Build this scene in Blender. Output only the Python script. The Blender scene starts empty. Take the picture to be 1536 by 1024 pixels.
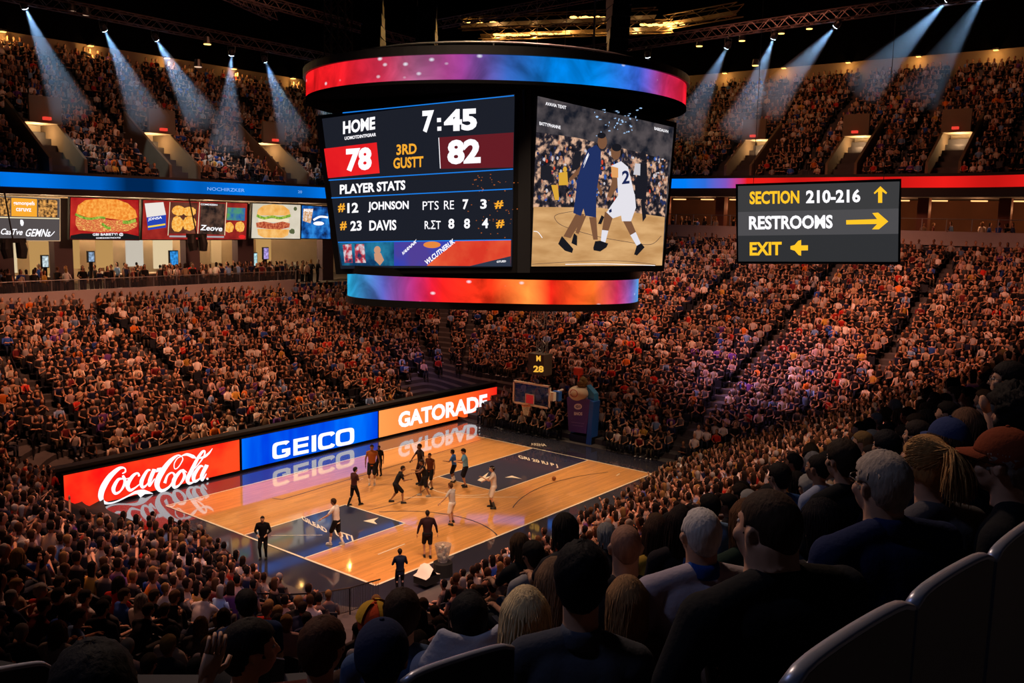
import bpy, bmesh, math, random
import numpy as np
from mathutils import Vector, Matrix, Euler
sc = bpy.context.scene
COL = sc.collection
random.seed(7)
rng = np.random.default_rng(11)

# ---------------------------------------------------------------- camera
F = 1380.17
CX, CY = 768.0, 512.0
CAM = np.array([-35.4004, -33.60405, 14.76917])
RM = np.array([[0.62216717, -0.78259351, 0.02134031],
               [-0.09186366, -0.10004823, -0.99073277],
               [0.77747609, 0.61444101, -0.13413863]])
cd = bpy.data.cameras.new('camera')
cam = bpy.data.objects.new('camera', cd)
COL.objects.link(cam)
cd.sensor_width = 36.0
cd.lens = F / 1536 * 36
cd.clip_start = 0.05
cd.clip_end = 400
m = Matrix.Identity(4)
for i in range(3):
    m[i][0] = RM[0][i]; m[i][1] = -RM[1][i]; m[i][2] = -RM[2][i]; m[i][3] = CAM[i]
cam.matrix_world = m
sc.camera = cam

def ray(u, v):
    return RM.T @ np.array([(u - CX) / F, (v - CY) / F, 1.0])
def proj(P):
    q = (np.atleast_2d(P) - CAM) @ RM.T
    z = np.where(np.abs(q[:, 2]) < 1e-6, 1e-6, q[:, 2])
    return CX + F * q[:, 0] / z, CY + F * q[:, 1] / z, q[:, 2]
def at_depth(u, v, d):
    return CAM + ray(u, v) * d
def on_z(u, v, z=0.0):
    r = ray(u, v); return CAM + r * (z - CAM[2]) / r[2]

# ---------------------------------------------------------------- materials
MATS = {}
def mat(name, col=(0.5, 0.5, 0.5), rough=0.7, metal=0.0, emit=None, est=1.0, spec=0.3, coat=0.0, noise=None, bump=None):
    if name in MATS: return MATS[name]
    mt = bpy.data.materials.new(name); mt.use_nodes = True
    nt = mt.node_tree; b = nt.nodes['Principled BSDF']
    b.inputs['Base Color'].default_value = (*col, 1)
    b.inputs['Roughness'].default_value = rough
    b.inputs['Metallic'].default_value = metal
    b.inputs['Specular IOR Level'].default_value = spec
    b.inputs['Coat Weight'].default_value = coat
    if emit is not None:
        b.inputs['Emission Color'].default_value = (*emit, 1)
        b.inputs['Emission Strength'].default_value = est
    if noise:
        scale, amt = noise
        tc = nt.nodes.new('ShaderNodeTexCoord'); nz = nt.nodes.new('ShaderNodeTexNoise')
        nz.inputs['Scale'].default_value = scale; nz.inputs['Detail'].default_value = 4
        mx = nt.nodes.new('ShaderNodeMix'); mx.data_type = 'RGBA'
        mx.inputs[6].default_value = (*[c * (1 - amt) for c in col], 1)
        mx.inputs[7].default_value = (*[min(1, c * (1 + amt)) for c in col], 1)
        nt.links.new(tc.outputs['Object'], nz.inputs['Vector'])
        nt.links.new(nz.outputs['Fac'], mx.inputs[0]); nt.links.new(mx.outputs[2], b.inputs['Base Color'])
    if bump:
        scale, st = bump
        tc = nt.nodes.new('ShaderNodeTexCoord'); nz = nt.nodes.new('ShaderNodeTexNoise')
        nz.inputs['Scale'].default_value = scale; nz.inputs['Detail'].default_value = 3
        bp = nt.nodes.new('ShaderNodeBump'); bp.inputs['Strength'].default_value = st; bp.inputs['Distance'].default_value = 0.01
        nt.links.new(tc.outputs['Object'], nz.inputs['Vector'])
        nt.links.new(nz.outputs['Fac'], bp.inputs['Height']); nt.links.new(bp.outputs[0], b.inputs['Normal'])
    MATS[name] = mt
    return mt
def glow(name, col, st=1.0):
    if name in MATS: return MATS[name]
    mt = bpy.data.materials.new(name); mt.use_nodes = True
    nt = mt.node_tree; nt.nodes.remove(nt.nodes['Principled BSDF'])
    e = nt.nodes.new('ShaderNodeEmission'); e.inputs[0].default_value = (*col, 1); e.inputs[1].default_value = st
    nt.links.new(e.outputs[0], nt.nodes['Material Output'].inputs[0])
    MATS[name] = mt
    return mt
def glow_noise(name, c1, c2, scale=3.0, st=1.0, vor=False, c3=None, stretch=(1, 1, 1), detail=4):
    """an image-like lit surface: a display whose picture wavers between two or three colours"""
    if name in MATS: return MATS[name]
    mt = bpy.data.materials.new(name); mt.use_nodes = True
    nt = mt.node_tree; nt.nodes.remove(nt.nodes['Principled BSDF'])
    e = nt.nodes.new('ShaderNodeEmission'); e.inputs[1].default_value = st
    tc = nt.nodes.new('ShaderNodeTexCoord'); mp = nt.nodes.new('ShaderNodeMapping'); mp.inputs['Scale'].default_value = stretch
    if vor:
        nz = nt.nodes.new('ShaderNodeTexVoronoi'); out = nz.outputs['Color']
    else:
        nz = nt.nodes.new('ShaderNodeTexNoise'); nz.inputs['Detail'].default_value = detail; out = nz.outputs['Fac']
    nz.inputs['Scale'].default_value = scale
    cr = nt.nodes.new('ShaderNodeValToRGB')
    cr.color_ramp.elements[0].position = 0.36; cr.color_ramp.elements[0].color = (*c1, 1)
    cr.color_ramp.elements[1].position = 0.64; cr.color_ramp.elements[1].color = (*c2, 1)
    if c3:
        el = cr.color_ramp.elements.new(0.5); el.color = (*c3, 1)
    nt.links.new(tc.outputs['Object'], mp.inputs[0]); nt.links.new(mp.outputs[0], nz.inputs['Vector'])
    nt.links.new(out, cr.inputs[0]); nt.links.new(cr.outputs[0], e.inputs[0])
    nt.links.new(e.outputs[0], nt.nodes['Material Output'].inputs[0])
    MATS[name] = mt
    return mt
def attr_mat(name, emission=False, st=1.0, rough=0.85, obj_color=False, noise=0.0, spec=0.15):
    """colour from the mesh's own 'col' attribute, or from the object's own colour"""
    if name in MATS: return MATS[name]
    mt = bpy.data.materials.new(name); mt.use_nodes = True
    nt = mt.node_tree; b = nt.nodes['Principled BSDF']
    if obj_color:
        a = nt.nodes.new('ShaderNodeObjectInfo'); o = a.outputs['Color']
    else:
        a = nt.nodes.new('ShaderNodeAttribute'); a.attribute_name = 'col'; o = a.outputs['Color']
    if noise:
        tc = nt.nodes.new('ShaderNodeTexCoord'); nz = nt.nodes.new('ShaderNodeTexNoise'); nz.inputs['Scale'].default_value = noise
        mr = nt.nodes.new('ShaderNodeMapRange'); mr.inputs[3].default_value = 0.65; mr.inputs[4].default_value = 1.3
        mx = nt.nodes.new('ShaderNodeVectorMath'); mx.operation = 'SCALE'
        nt.links.new(tc.outputs['Object'], nz.inputs['Vector']); nt.links.new(nz.outputs['Fac'], mr.inputs[0])
        nt.links.new(o, mx.inputs[0]); nt.links.new(mr.outputs[0], mx.inputs['Scale']); o = mx.outputs[0]
    if emission:
        nt.nodes.remove(b); e = nt.nodes.new('ShaderNodeEmission'); e.inputs[1].default_value = st
        nt.links.new(o, e.inputs[0]); nt.links.new(e.outputs[0], nt.nodes['Material Output'].inputs[0])
    else:
        nt.links.new(o, b.inputs['Base Color']); b.inputs['Roughness'].default_value = rough; b.inputs['Specular IOR Level'].default_value = spec
    MATS[name] = mt
    return mt

BLACK = mat('matte_black', (0.012, 0.012, 0.014), 0.6)
BLACKM = mat('black_metal', (0.02, 0.02, 0.024), 0.4, 0.6)
STEEL = mat('dull_steel', (0.32, 0.31, 0.33), 0.4, 0.8)
CONC = mat('stand_concrete', (0.07, 0.065, 0.068), 0.9, noise=(1.5, 0.3))

# ---------------------------------------------------------------- mesh helpers
class MB:
    def __init__(s): s.v = []; s.f = []
    def add(s, vs, fs):
        n = len(s.v); s.v += [tuple(map(float, p)) for p in vs]; s.f += [tuple(i + n for i in f) for f in fs]; return s
    def box(s, c, sz, rz=0.0, M=None):
        x, y, z = [q / 2 for q in sz]
        vs = [Vector((sx * x, sy * y, sz_ * z)) for sx in (-1, 1) for sy in (-1, 1) for sz_ in (-1, 1)]
        R = M if M is not None else Matrix.Rotation(rz, 3, 'Z')
        vs = [R @ p + Vector(c) for p in vs]
        return s.add(vs, [(0, 1, 3, 2), (4, 6, 7, 5), (0, 4, 5, 1), (2, 3, 7, 6), (0, 2, 6, 4), (1, 5, 7, 3)])
    def tube(s, pts, rad, n=8, cap=True, flat=None):
        pts = [Vector(p) for p in pts]
        if not hasattr(rad, '__len__'): rad = [rad] * len(pts)
        t0 = (pts[1] - pts[0]).normalized()
        a = Vector((0, 0, 1)) if abs(t0.z) < 0.9 else Vector((1, 0, 0))
        u = t0.cross(a).normalized(); vs = []
        for i, p in enumerate(pts):
            t = (pts[min(i + 1, len(pts) - 1)] - pts[max(i - 1, 0)])
            t = t.normalized() if t.length > 1e-9 else t0
            u = (u - t * u.dot(t)).normalized(); w = t.cross(u)
            r = rad[i]; ru, rw = (r, r) if not hasattr(r, '__len__') else r
            for k in range(n):
                an = 2 * math.pi * k / n
                vs.append(p + u * math.cos(an) * ru + w * math.sin(an) * rw)
        fs = []
        for i in range(len(pts) - 1):
            for k in range(n):
                a0 = i * n + k; b0 = i * n + (k + 1) % n
                fs.append((a0, b0, b0 + n, a0 + n))
        if cap:
            fs.append(tuple(reversed(range(n)))); fs.append(tuple(range((len(pts) - 1) * n, len(pts) * n)))
        return s.add(vs, fs)
    def ell(s, c, r, M=None, nu=14, nv=9):
        M = M or Matrix.Identity(3); c = Vector(c); vs = [c + M @ Vector((0, 0, -r[2]))]
        for j in range(1, nv):
            ph = -math.pi / 2 + math.pi * j / nv
            for i in range(nu):
                th = 2 * math.pi * i / nu
                vs.append(c + M @ Vector((r[0] * math.cos(ph) * math.cos(th), r[1] * math.cos(ph) * math.sin(th), r[2] * math.sin(ph))))
        vs.append(c + M @ Vector((0, 0, r[2]))); L = len(vs) - 1; fs = []
        for i in range(nu):
            fs.append((0, 1 + (i + 1) % nu, 1 + i))
            fs.append((L, L - nu + i, L - nu + (i + 1) % nu))
        for j in range(nv - 2):
            for i in range(nu):
                a = 1 + j * nu + i; b = 1 + j * nu + (i + 1) % nu
                fs.append((a, b, b + nu, a + nu))
        return s.add(vs, fs)
    def cap(s, p0, p1, r0, r1=None, n=12):
        r1 = r0 if r1 is None else r1
        p0, p1 = Vector(p0), Vector(p1); d = (p1 - p0); L = d.length
        d = d.normalized() if L > 1e-6 else Vector((0, 0, 1))
        pts = []; rr = []
        for a in (-80, -50, -25, 0):
            q = math.radians(a); pts.append(p0 + d * math.sin(q) * r0); rr.append(math.cos(q) * r0)
        for a in (0, 25, 50, 80):
            q = math.radians(a); pts.append(p1 + d * math.sin(q) * r1); rr.append(math.cos(q) * r1)
        return s.tube(pts, rr, n)
    def prism(s, poly, a, b):
        """poly: list of 3d points (planar); extruded by vector b-a"""
        n = len(poly); off = Vector(b) - Vector(a)
        vs = [Vector(p) for p in poly] + [Vector(p) + off for p in poly]
        fs = [tuple(range(n)), tuple(reversed(range(n, 2 * n)))] + [(i, (i + 1) % n + 0, (i + 1) % n + n, i + n)[::-1] for i in range(n)]
        return s.add(vs, fs)
    def lathe(s, c, prof, n=20):
        c = Vector(c); vs = []; fs = []
        for r, z in prof:
            for k in range(n):
                an = 2 * math.pi * k / n; vs.append(c + Vector((r * math.cos(an), r * math.sin(an), z)))
        for i in range(len(prof) - 1):
            for k in range(n):
                a = i * n + k; b = i * n + (k + 1) % n; fs.append((a, b, b + n, a + n))
        return s.add(vs, fs)
    def mesh(s, name, smooth=False):
        me = bpy.data.meshes.new(name); me.from_pydata(s.v, [], s.f); me.update()
        if smooth: me.polygons.foreach_set('use_smooth', [True] * len(me.polygons))
        return me
    def build(s, name, m, parent=None, smooth=False, world=True):
        if parent is not None and world:
            w = parent['_w']
            s.v = [(p[0] - w[0], p[1] - w[1], p[2] - w[2]) for p in s.v]
        me = s.mesh(name, smooth); me.materials.append(m)
        return link(name, me, parent)
WORLD = {}
def link(name, me, parent=None):
    o = bpy.data.objects.new(name, me); COL.objects.link(o)
    if parent is not None:
        o.parent = parent
        o['_w'] = parent['_w'] if '_w' in parent else (0.0, 0.0, 0.0)
    else:
        o['_w'] = (0.0, 0.0, 0.0)
    return o
def tag(o, label=None, cat=None, group=None, kind=None):
    if label: o['label'] = label
    if cat: o['category'] = cat
    if group: o['group'] = group
    if kind: o['kind'] = kind
    return o
def empty(name, loc, label=None, cat=None, group=None, rz=0.0):
    o = bpy.data.objects.new(name, None); COL.objects.link(o); o.location = loc; o.rotation_euler = (0, 0, rz)
    o.empty_display_size = 0.2
    o['_w'] = tuple(map(float, loc)) if rz == 0 else (0.0, 0.0, 0.0)
    return tag(o, label, cat, group)
def structure(o):
    o['kind'] = 'structure'; return o
def copy_thing(root, loc, rz, label=None):
    """copy of a thing with its parts and sub-parts; mesh data is shared"""
    r = root.copy(); COL.objects.link(r); r.location = loc; r.rotation_euler = (0, 0, rz)
    if label: r['label'] = label
    for ch in root.children:
        c = ch.copy(); COL.objects.link(c); c.parent = r
        for g in ch.children:
            d = g.copy(); COL.objects.link(d); d.parent = c
    return r
def np_mesh(name, V, faces_list, cols=None):
    """V (n,3); faces_list: list of int arrays with 3 or 4 columns"""
    me = bpy.data.meshes.new(name)
    me.vertices.add(len(V)); me.vertices.foreach_set('co', np.asarray(V, np.float32).ravel())
    loops = np.concatenate([f.ravel() for f in faces_list]).astype(np.int32)
    tot = np.concatenate([np.full(len(f), f.shape[1], np.int32) for f in faces_list])
    start = np.concatenate([[0], np.cumsum(tot)[:-1]]).astype(np.int32)
    me.loops.add(len(loops)); me.loops.foreach_set('vertex_index', loops)
    me.polygons.add(len(tot)); me.polygons.foreach_set('loop_start', start)
    if cols is not None:
        at = me.attributes.new('col', 'FLOAT_COLOR', 'POINT')
        c = np.ones((len(V), 4), np.float32); c[:, :3] = cols
        at.data.foreach_set('color', c.ravel())
    me.update(calc_edges=True)
    me.polygons.foreach_set('use_smooth', np.ones(len(tot), bool))
    return me

# a flat display or sign standing in the arena; its graphics are laid on its own plane
class Board:
    def __init__(s, p, n):
        s.p = np.array(p, float); s.n = np.array(n, float) / np.linalg.norm(n)
        if s.n @ (CAM - s.p) < 0: s.n = -s.n
    def pt(s, u, v, lift=0.0):
        r = ray(u, v); p = s.p + s.n * lift
        return CAM + r * ((p - CAM) @ s.n) / (r @ s.n)
    def poly(s, mb, pts, lift):
        vs = [s.pt(u, v, lift) for u, v in pts]; mb.add(vs, [tuple(range(len(vs)))]); return mb
    def ellipse(s, mb, c, r, lift, n=24, rot=0.0, jag=0.0):
        P = []
        for k in range(n):
            a = 2 * math.pi * k / n; q = 1 + (random.uniform(-jag, jag) if jag else 0)
            x, y = r[0] * math.cos(a) * q, r[1] * math.sin(a) * q
            P.append((c[0] + x * math.cos(rot) - y * math.sin(rot), c[1] + x * math.sin(rot) + y * math.cos(rot)))
        return s.poly(mb, P, lift)
    def stroke(s, mb, pts, w, lift, close=False):
        """ribbon of varying width along picture points"""
        P = catmull(pts, 8) if len(pts) > 2 else [np.array(p, float) for p in pts]
        n = len(P); W = np.interp(np.linspace(0, 1, n), np.linspace(0, 1, len(w)), w) if hasattr(w, '__len__') else np.full(n, w)
        vs = []
        for i in range(n):
            t = P[min(i + 1, n - 1)] - P[max(i - 1, 0)]; t = t / (np.linalg.norm(t) + 1e-9); nn = np.array([-t[1], t[0]])
            for sg in (-1, 1):
                q = P[i] + nn * W[i] / 2 * sg; vs.append(s.pt(q[0], q[1], lift))
        return mb.add(vs, [(2 * i, 2 * i + 1, 2 * i + 3, 2 * i + 2) for i in range(n - 1)])
    def text(s, mb, body, bl, br, h, lift, bold=0.02, italic=0.0):
        V, Fc = text_mesh(body, bold)
        mn, mx = V.min(0), V.max(0)
        a = (V[:, 0] - mn[0]) / (mx[0] - mn[0]); b = (V[:, 1] - mn[1]) / (mx[1] - mn[1])
        vs = []
        for i in range(len(V)):
            u = bl[0] + (br[0] - bl[0]) * a[i] + italic * h * b[i]; v = bl[1] + (br[1] - bl[1]) * a[i] - h * b[i]
            vs.append(s.pt(u, v, lift))
        return mb.add(vs, Fc)
    def slab(s, corners, back, name, m, parent=None, lift=0.0):
        """a board with real thickness: front corners in the picture, BACK metres deep"""
        mb = MB(); f = [s.pt(u, v, lift) for u, v in corners]
        mb.prism(f, (0, 0, 0), -s.n * back)
        return mb.build(name, m, parent)
def catmull(pts, k=8):
    P = [np.array(p, float) for p in pts]; out = []
    for i in range(len(P) - 1):
        p0 = P[max(i - 1, 0)]; p1 = P[i]; p2 = P[i + 1]; p3 = P[min(i + 2, len(P) - 1)]
        for j in range(k):
            t = j / k
            out.append(0.5 * ((2 * p1) + (-p0 + p2) * t + (2 * p0 - 5 * p1 + 4 * p2 - p3) * t * t + (-p0 + 3 * p1 - 3 * p2 + p3) * t ** 3))
    out.append(P[-1]); return out
_tc = {}
def text_mesh(body, bold):
    key = (body, bold)
    if key in _tc: return _tc[key]
    cu = bpy.data.curves.new('lettering', 'FONT'); cu.body = body; cu.size = 1; cu.offset = bold; cu.resolution_u = 3; cu.fill_mode = 'FRONT'
    o = bpy.data.objects.new('lettering', cu); COL.objects.link(o)
    dg = bpy.context.evaluated_depsgraph_get(); me = bpy.data.meshes.new_from_object(o.evaluated_get(dg))
    V = np.array([v.co[:] for v in me.vertices]); Fc = [tuple(p.vertices) for p in me.polygons]
    bpy.data.objects.remove(o); bpy.data.curves.remove(cu); bpy.data.meshes.remove(me)
    _tc[key] = (V, Fc); return V, Fc
# ---------------------------------------------------------------- the seating bowl
LOW = (-13.3, 13.8, -9.5, 10.9)      # front edge of the lower stands
def ring(inner, d, r0, kr, ns=10):
    x0, x1, y0, y1 = inner; R = r0 + kr * d
    P = []; N = []
    def corner(cx, cy, a0):
        for i in range(ns + 1):
            a = math.radians(a0 + 90.0 * i / ns); c, s_ = math.cos(a), math.sin(a)
            P.append((cx + R * c, cy + R * s_)); N.append((c, s_))
    X0, X1, Y0, Y1 = x0 - d, x1 + d, y0 - d, y1 + d
    corner(X1 - R, Y0 + R, -90); corner(X1 - R, Y1 - R, 0); corner(X0 + R, Y1 - R, 90); corner(X0 + R, Y0 + R, 180)
    return np.array(P), np.array(N)
def blend(N, near, end, far, left):
    N = np.atleast_2d(N); w = N ** 2
    return np.where(N[:, 0] > 0, w[:, 0] * end, w[:, 0] * left) + np.where(N[:, 1] > 0, w[:, 1] * far, w[:, 1] * near)
def low_z(N, d): return blend(N, 0.03, 0.03, 1.4, 0.03) + blend(N, .45, .39, .31, .45) * d + np.where(d > 18.9, .07 * d, 0) * blend(N, 1, 0, 0, 1)
def low_max(N): return blend(N, 27.5, 31, 19.0, 27.5)
TREAD = 0.86
def stand_mesh(name, inner, r0, kr, zf, dmaxf, nrow, m, skip=None, base_d=0.0):
    """stepped rows: one tread and one riser per row, all round"""
    V = []; Fq = []
    n = 44
    for k in range(nrow):
        d0, d1 = base_d + k * TREAD, base_d + (k + 1) * TREAD
        P0, N0 = ring(inner, d0, r0, kr); P1, _ = ring(inner, d1, r0, kr)
        z = zf(N0, d0 - base_d); zn = zf(N0, max(0, d0 - base_d - TREAD)) if k else z - 0.5
        ok = (d0 - base_d) <= dmaxf(N0)
        b = len(V)
        for i in range(len(P0)):
            V += [(P0[i][0], P0[i][1], zn[i]), (P0[i][0], P0[i][1], z[i]), (P1[i][0], P1[i][1], z[i])]
        for i in range(len(P0)):
            j = (i + 1) % len(P0)
            if not (ok[i] and ok[j]): continue
            if skip and skip((P0[i] + P0[j]) / 2, (N0[i] + N0[j]) / 2): continue
            Fq += [(b + 3 * i, b + 3 * j, b + 3 * j + 1, b + 3 * i + 1), (b + 3 * i + 1, b + 3 * j + 1, b + 3 * j + 2, b + 3 * i + 2)]
    me = np_mesh(name, np.array(V), [np.array(Fq, np.int32)])
    me.polygons.foreach_set('use_smooth', np.zeros(len(Fq), bool))
    me.materials.append(m)
    return structure(link(name, me))
stand_mesh('floor_lower_stand', LOW, 2.0, .35, low_z, low_max, 37, CONC)

# upper deck: its own larger ring
UP = (-62, 45.0, -34, 31.3)
def up_z(N, d): return blend(N, 18.9, 18.5, 16.7, 17) + blend(N, .6, .62, .6, .6) * d
def up_max(N): return blend(N, 17.5, 17.5, 18.4, 18)
UR = (20.0, .12)
stand_mesh('floor_upper_stand', UP, UR[0], UR[1], up_z, up_max, 22, CONC, base_d=0.7)

def strip(name, inner, r0, kr, d, z0f, z1f, m, cols=None, sel=None, thick=0.25, ns=24, structure_=True, parent=None):
    """an upright band that follows a ring (parapet, wall, ribbon display)"""
    P, N = ring(inner, d, r0, kr, ns); Q, _ = ring(inner, d + thick, r0, kr, ns)
    # subdivide the long straight runs
    PP = []; NN = []; QQ = []
    for i in range(len(P)):
        j = (i + 1) % len(P); L = np.linalg.norm(P[j] - P[i]); k = max(1, int(L / 2.0))
        for t in range(k):
            PP.append(P[i] + (P[j] - P[i]) * t / k); QQ.append(Q[i] + (Q[j] - Q[i]) * t / k); NN.append(N[i] + (N[j] - N[i]) * t / k)
    P, Q, N = np.array(PP), np.array(QQ), np.array(NN)
    z0, z1 = z0f(N), z1f(N); V = []; C_ = []; Fq = []
    for i in range(len(P)):
        V += [(P[i][0], P[i][1], z0[i]), (P[i][0], P[i][1], z1[i]), (Q[i][0], Q[i][1], z1[i]), (Q[i][0], Q[i][1], z0[i])]
    for i in range(len(P)):
        j = (i + 1) % len(P)
        if sel and not sel(P[i], N[i]): continue
        a, b = 4 * i, 4 * j
        Fq += [(a, b, b + 1, a + 1), (a + 1, b + 1, b + 2, a + 2), (a + 2, b + 2, b + 3, a + 3), (a + 3, b + 3, b, a)]
    cc = None
    if cols: cc = np.repeat(np.array([cols(P[i], N[i]) for i in range(len(P))]), 4, axis=0)
    me = np_mesh(name, np.array(V), [np.array(Fq, np.int32)], cc)
    me.polygons.foreach_set('use_smooth', np.zeros(len(Fq), bool)); me.materials.append(m)
    o = link(name, me, parent)
    return structure(o) if structure_ else o
WALLP = mat('pale_painted_wall', (0.42, 0.36, 0.37), 0.85, noise=(0.8, 0.12))
WALLD = mat('dark_wall', (0.035, 0.03, 0.032), 0.8)
WALLT = mat('tan_rim_wall', (0.2, 0.145, 0.1), 0.85, noise=(0.6, 0.15))
def one(v): return lambda N: np.full(len(N), float(v))
def is_far(p, n): return n[1] > 0.72 and p[0] < 17.0
# wall behind the last lower row
CON = (-50, 45.6, -37, 30.4)
strip('wall_concourse_far', CON, 20, 0, 0.0, one(6.6), lambda N: blend(N, 14.2, 14.2, 9.0, 9.0), WALLP, sel=lambda p, n: n[1] > 0.72 and -9.6 < p[0] < 15.5 or (n[1] > 0.72 and -40 < p[0] < -12.5), thick=.3)
strip('wall_concourse_end', CON, 20, 0, 0.4, one(10.5), lambda N: blend(N, 14.6, 14.35, 13.6, 12), WALLP, sel=lambda p, n: n[0] > 0.3 and not (-8.5 < p[1] < -2.5), thick=.3)
# upper deck front: dark fascia, ribbon display, parapet
rib = empty('ribbon_display', (0, 31, 16), 'long curved LED ribbon display along the front of the upper deck, blue then red', 'ribbon display')
def rib_cols(p, n):
    blue = np.array([0.0, 0.16, 0.72]); red = np.array([0.85, 0.012, 0.01]); lil = np.array([0.25, 0.08, 0.5])
    if n[1] > 0.7:
        x = p[0]
        if 0.5 < x < 3.2: return blue * .12
        return blue * (0.9 + .25 * math.sin(x * .7))
    y = p[1]
    if n[0] > 0.6:
        if y > 7.4: return blue * 1.3
        if y > 4.6: t = (7.4 - y) / 2.8; return blue * (1 - t) + lil * t
        if y > 3.0: t = (4.6 - y) / 1.6; return lil * (1 - t) + red * t
        return red * (.82 + .18 * math.sin(y * .8))
    return red * .8
RIBM = attr_mat('ribbon_led', True, 1.0)
strip('ribbon_screen', UP, UR[0], UR[1], 0.0, lambda N: blend(N, 18.1, 17.85, 16.05, 16), lambda N: blend(N, 19.1, 18.75, 17.0, 17), RIBM, cols=rib_cols, structure_=False, parent=None, thick=.15, sel=lambda p, n: n[1] > .3 or n[0] > .2).name
_rs = bpy.data.objects['ribbon_screen']; _rs.parent = rib; _rs.location = (0, -31, -16)
sel_vis = lambda p, n: n[1] > .3 or n[0] > .2
strip('trim_1', UP, UR[0], UR[1], 0.05, lambda N: blend(N, 17.5, 17.1, 15.6, 15.4), lambda N: blend(N, 18.1, 17.85, 16.05, 16), WALLD, sel=sel_vis, thick=.4)
strip('trim_2', UP, UR[0], UR[1], 0.02, lambda N: blend(N, 19.1, 18.75, 17.0, 17), lambda N: blend(N, 19.35, 19.0, 17.2, 17.2), WALLD, sel=sel_vis, thick=.3)
# underside of the upper deck = ceiling over the concourse
def flat_ring(name, inner, r0, kr, d0, d1, zf, m, sel=sel_vis):
    P, N = ring(inner, d0, r0, kr, 16); Q, _ = ring(inner, d1, r0, kr, 16); z = zf(N); V = []; Fq = []
    for i in range(len(P)): V += [(P[i][0], P[i][1], z[i]), (Q[i][0], Q[i][1], z[i])]
    for i in range(len(P)):
        j = (i + 1) % len(P)
        if sel(P[i], N[i]): Fq.append((2 * i, 2 * j, 2 * j + 1, 2 * i + 1))
    me = np_mesh(name, np.array(V), [np.array(Fq, np.int32)]); me.materials.append(m)
    me.polygons.foreach_set('use_smooth', np.zeros(len(Fq), bool))
    return structure(link(name, me))
CEILC = mat('concourse_soffit', (0.09, 0.075, 0.07), 0.8)
flat_ring('ceiling_concourse', UP, UR[0], UR[1], 0.1, 12, lambda N: blend(N, 17.3, 17.1, 15.6, 15.4), CEILC)
CFLOOR = mat('concourse_floor', (0.12, 0.10, 0.09), 0.5)
flat_ring('floor_concourse', CON, 20, 0, 0.2, 12, lambda N: blend(N, 13.4, 13.2, 8.6, 8.3), CFLOOR)
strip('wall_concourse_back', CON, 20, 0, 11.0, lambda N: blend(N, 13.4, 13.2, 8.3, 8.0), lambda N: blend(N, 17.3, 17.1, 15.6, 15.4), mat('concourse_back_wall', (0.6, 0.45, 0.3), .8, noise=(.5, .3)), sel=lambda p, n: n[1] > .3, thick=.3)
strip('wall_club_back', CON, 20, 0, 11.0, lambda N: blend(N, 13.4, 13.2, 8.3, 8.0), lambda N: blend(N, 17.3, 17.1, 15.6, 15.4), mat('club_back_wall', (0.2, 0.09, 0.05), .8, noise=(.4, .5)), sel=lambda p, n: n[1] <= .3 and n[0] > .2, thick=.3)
# rim wall behind the last upper row, then the black roof
strip('wall_rim', UP, UR[0], UR[1], 19.6, lambda N: up_z(N, 17.2), lambda N: up_z(N, 18.4) + 1.75, WALLT, sel=sel_vis, thick=.3)
strip('wall_upper_black', UP, UR[0], UR[1], 19.55, lambda N: up_z(N, 18.4) + 1.75, lambda N: np.full(len(N), 41.0), mat('roof_black', (0.0015, 0.0015, 0.002), 1, spec=0), sel=sel_vis, thick=.3)
mb = MB(); mb.box((-5, 0, 41.3), (170, 150, .5)); structure(mb.build('ceiling', MATS['roof_black']))

# ---------------------------------------------------------------- the floor: wood court, painted keys, dark apron
def plane_z(mb, pts, z): mb.add([(x, y, z) for x, y in pts], [tuple(range(len(pts)))]); return mb
def floor_mat(name, col, ior, rough, wood=False):
    mt = mat(name, col, rough); nt = mt.node_tree; b = nt.nodes['Principled BSDF']
    b.inputs['IOR'].default_value = 1.5; b.inputs['Specular IOR Level'].default_value = .5
    b.inputs['Coat Weight'].default_value = 1.0; b.inputs['Coat Roughness'].default_value = rough; b.inputs['Coat IOR'].default_value = ior
    b.inputs['Roughness'].default_value = .5
    if wood:
        tc = nt.nodes.new('ShaderNodeTexCoord'); br = nt.nodes.new('ShaderNodeTexBrick')
        br.inputs['Color1'].default_value = (*[c * 1.12 for c in col], 1); br.inputs['Color2'].default_value = (*[c * .84 for c in col], 1)
        br.inputs['Mortar'].default_value = (*[c * .7 for c in col], 1); br.inputs['Scale'].default_value = 1
        br.inputs['Mortar Size'].default_value = .004; br.inputs['Brick Width'].default_value = 1.6; br.inputs['Row Height'].default_value = .09
        br.offset = .37; nz = nt.nodes.new('ShaderNodeTexNoise'); nz.inputs['Scale'].default_value = 1
        mp = nt.nodes.new('ShaderNodeMapping'); mp.inputs['Scale'].default_value = (.25, 2.2, 1)
        mx = nt.nodes.new('ShaderNodeMix'); mx.data_type = 'RGBA'; mx.blend_type = 'MULTIPLY'; mx.inputs[0].default_value = 1
        mr = nt.nodes.new('ShaderNodeMapRange'); mr.inputs[3].default_value = .78; mr.inputs[4].default_value = 1.2
        nt.links.new(tc.outputs['Object'], br.inputs['Vector']); nt.links.new(tc.outputs['Object'], mp.inputs[0]); nt.links.new(mp.outputs[0], nz.inputs['Vector'])
        nt.links.new(nz.outputs['Fac'], mr.inputs[0]); nt.links.new(br.outputs['Color'], mx.inputs[6]); nt.links.new(mr.outputs[0], mx.inputs[7])
        nt.links.new(mx.outputs[2], b.inputs['Base Color'])
    return mt
WOOD = floor_mat('maple_court', (0.74, 0.335, 0.09), 2.2, .045, True)
NAVY = floor_mat('navy_paint', (0.012, 0.016, 0.055), 2.0, .05)
APRON = floor_mat('apron_paint', (0.012, 0.013, 0.032), 2.2, .05)
LINE = floor_mat('white_line_paint', (0.85, 0.74, 0.6), 1.5, .15)
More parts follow.
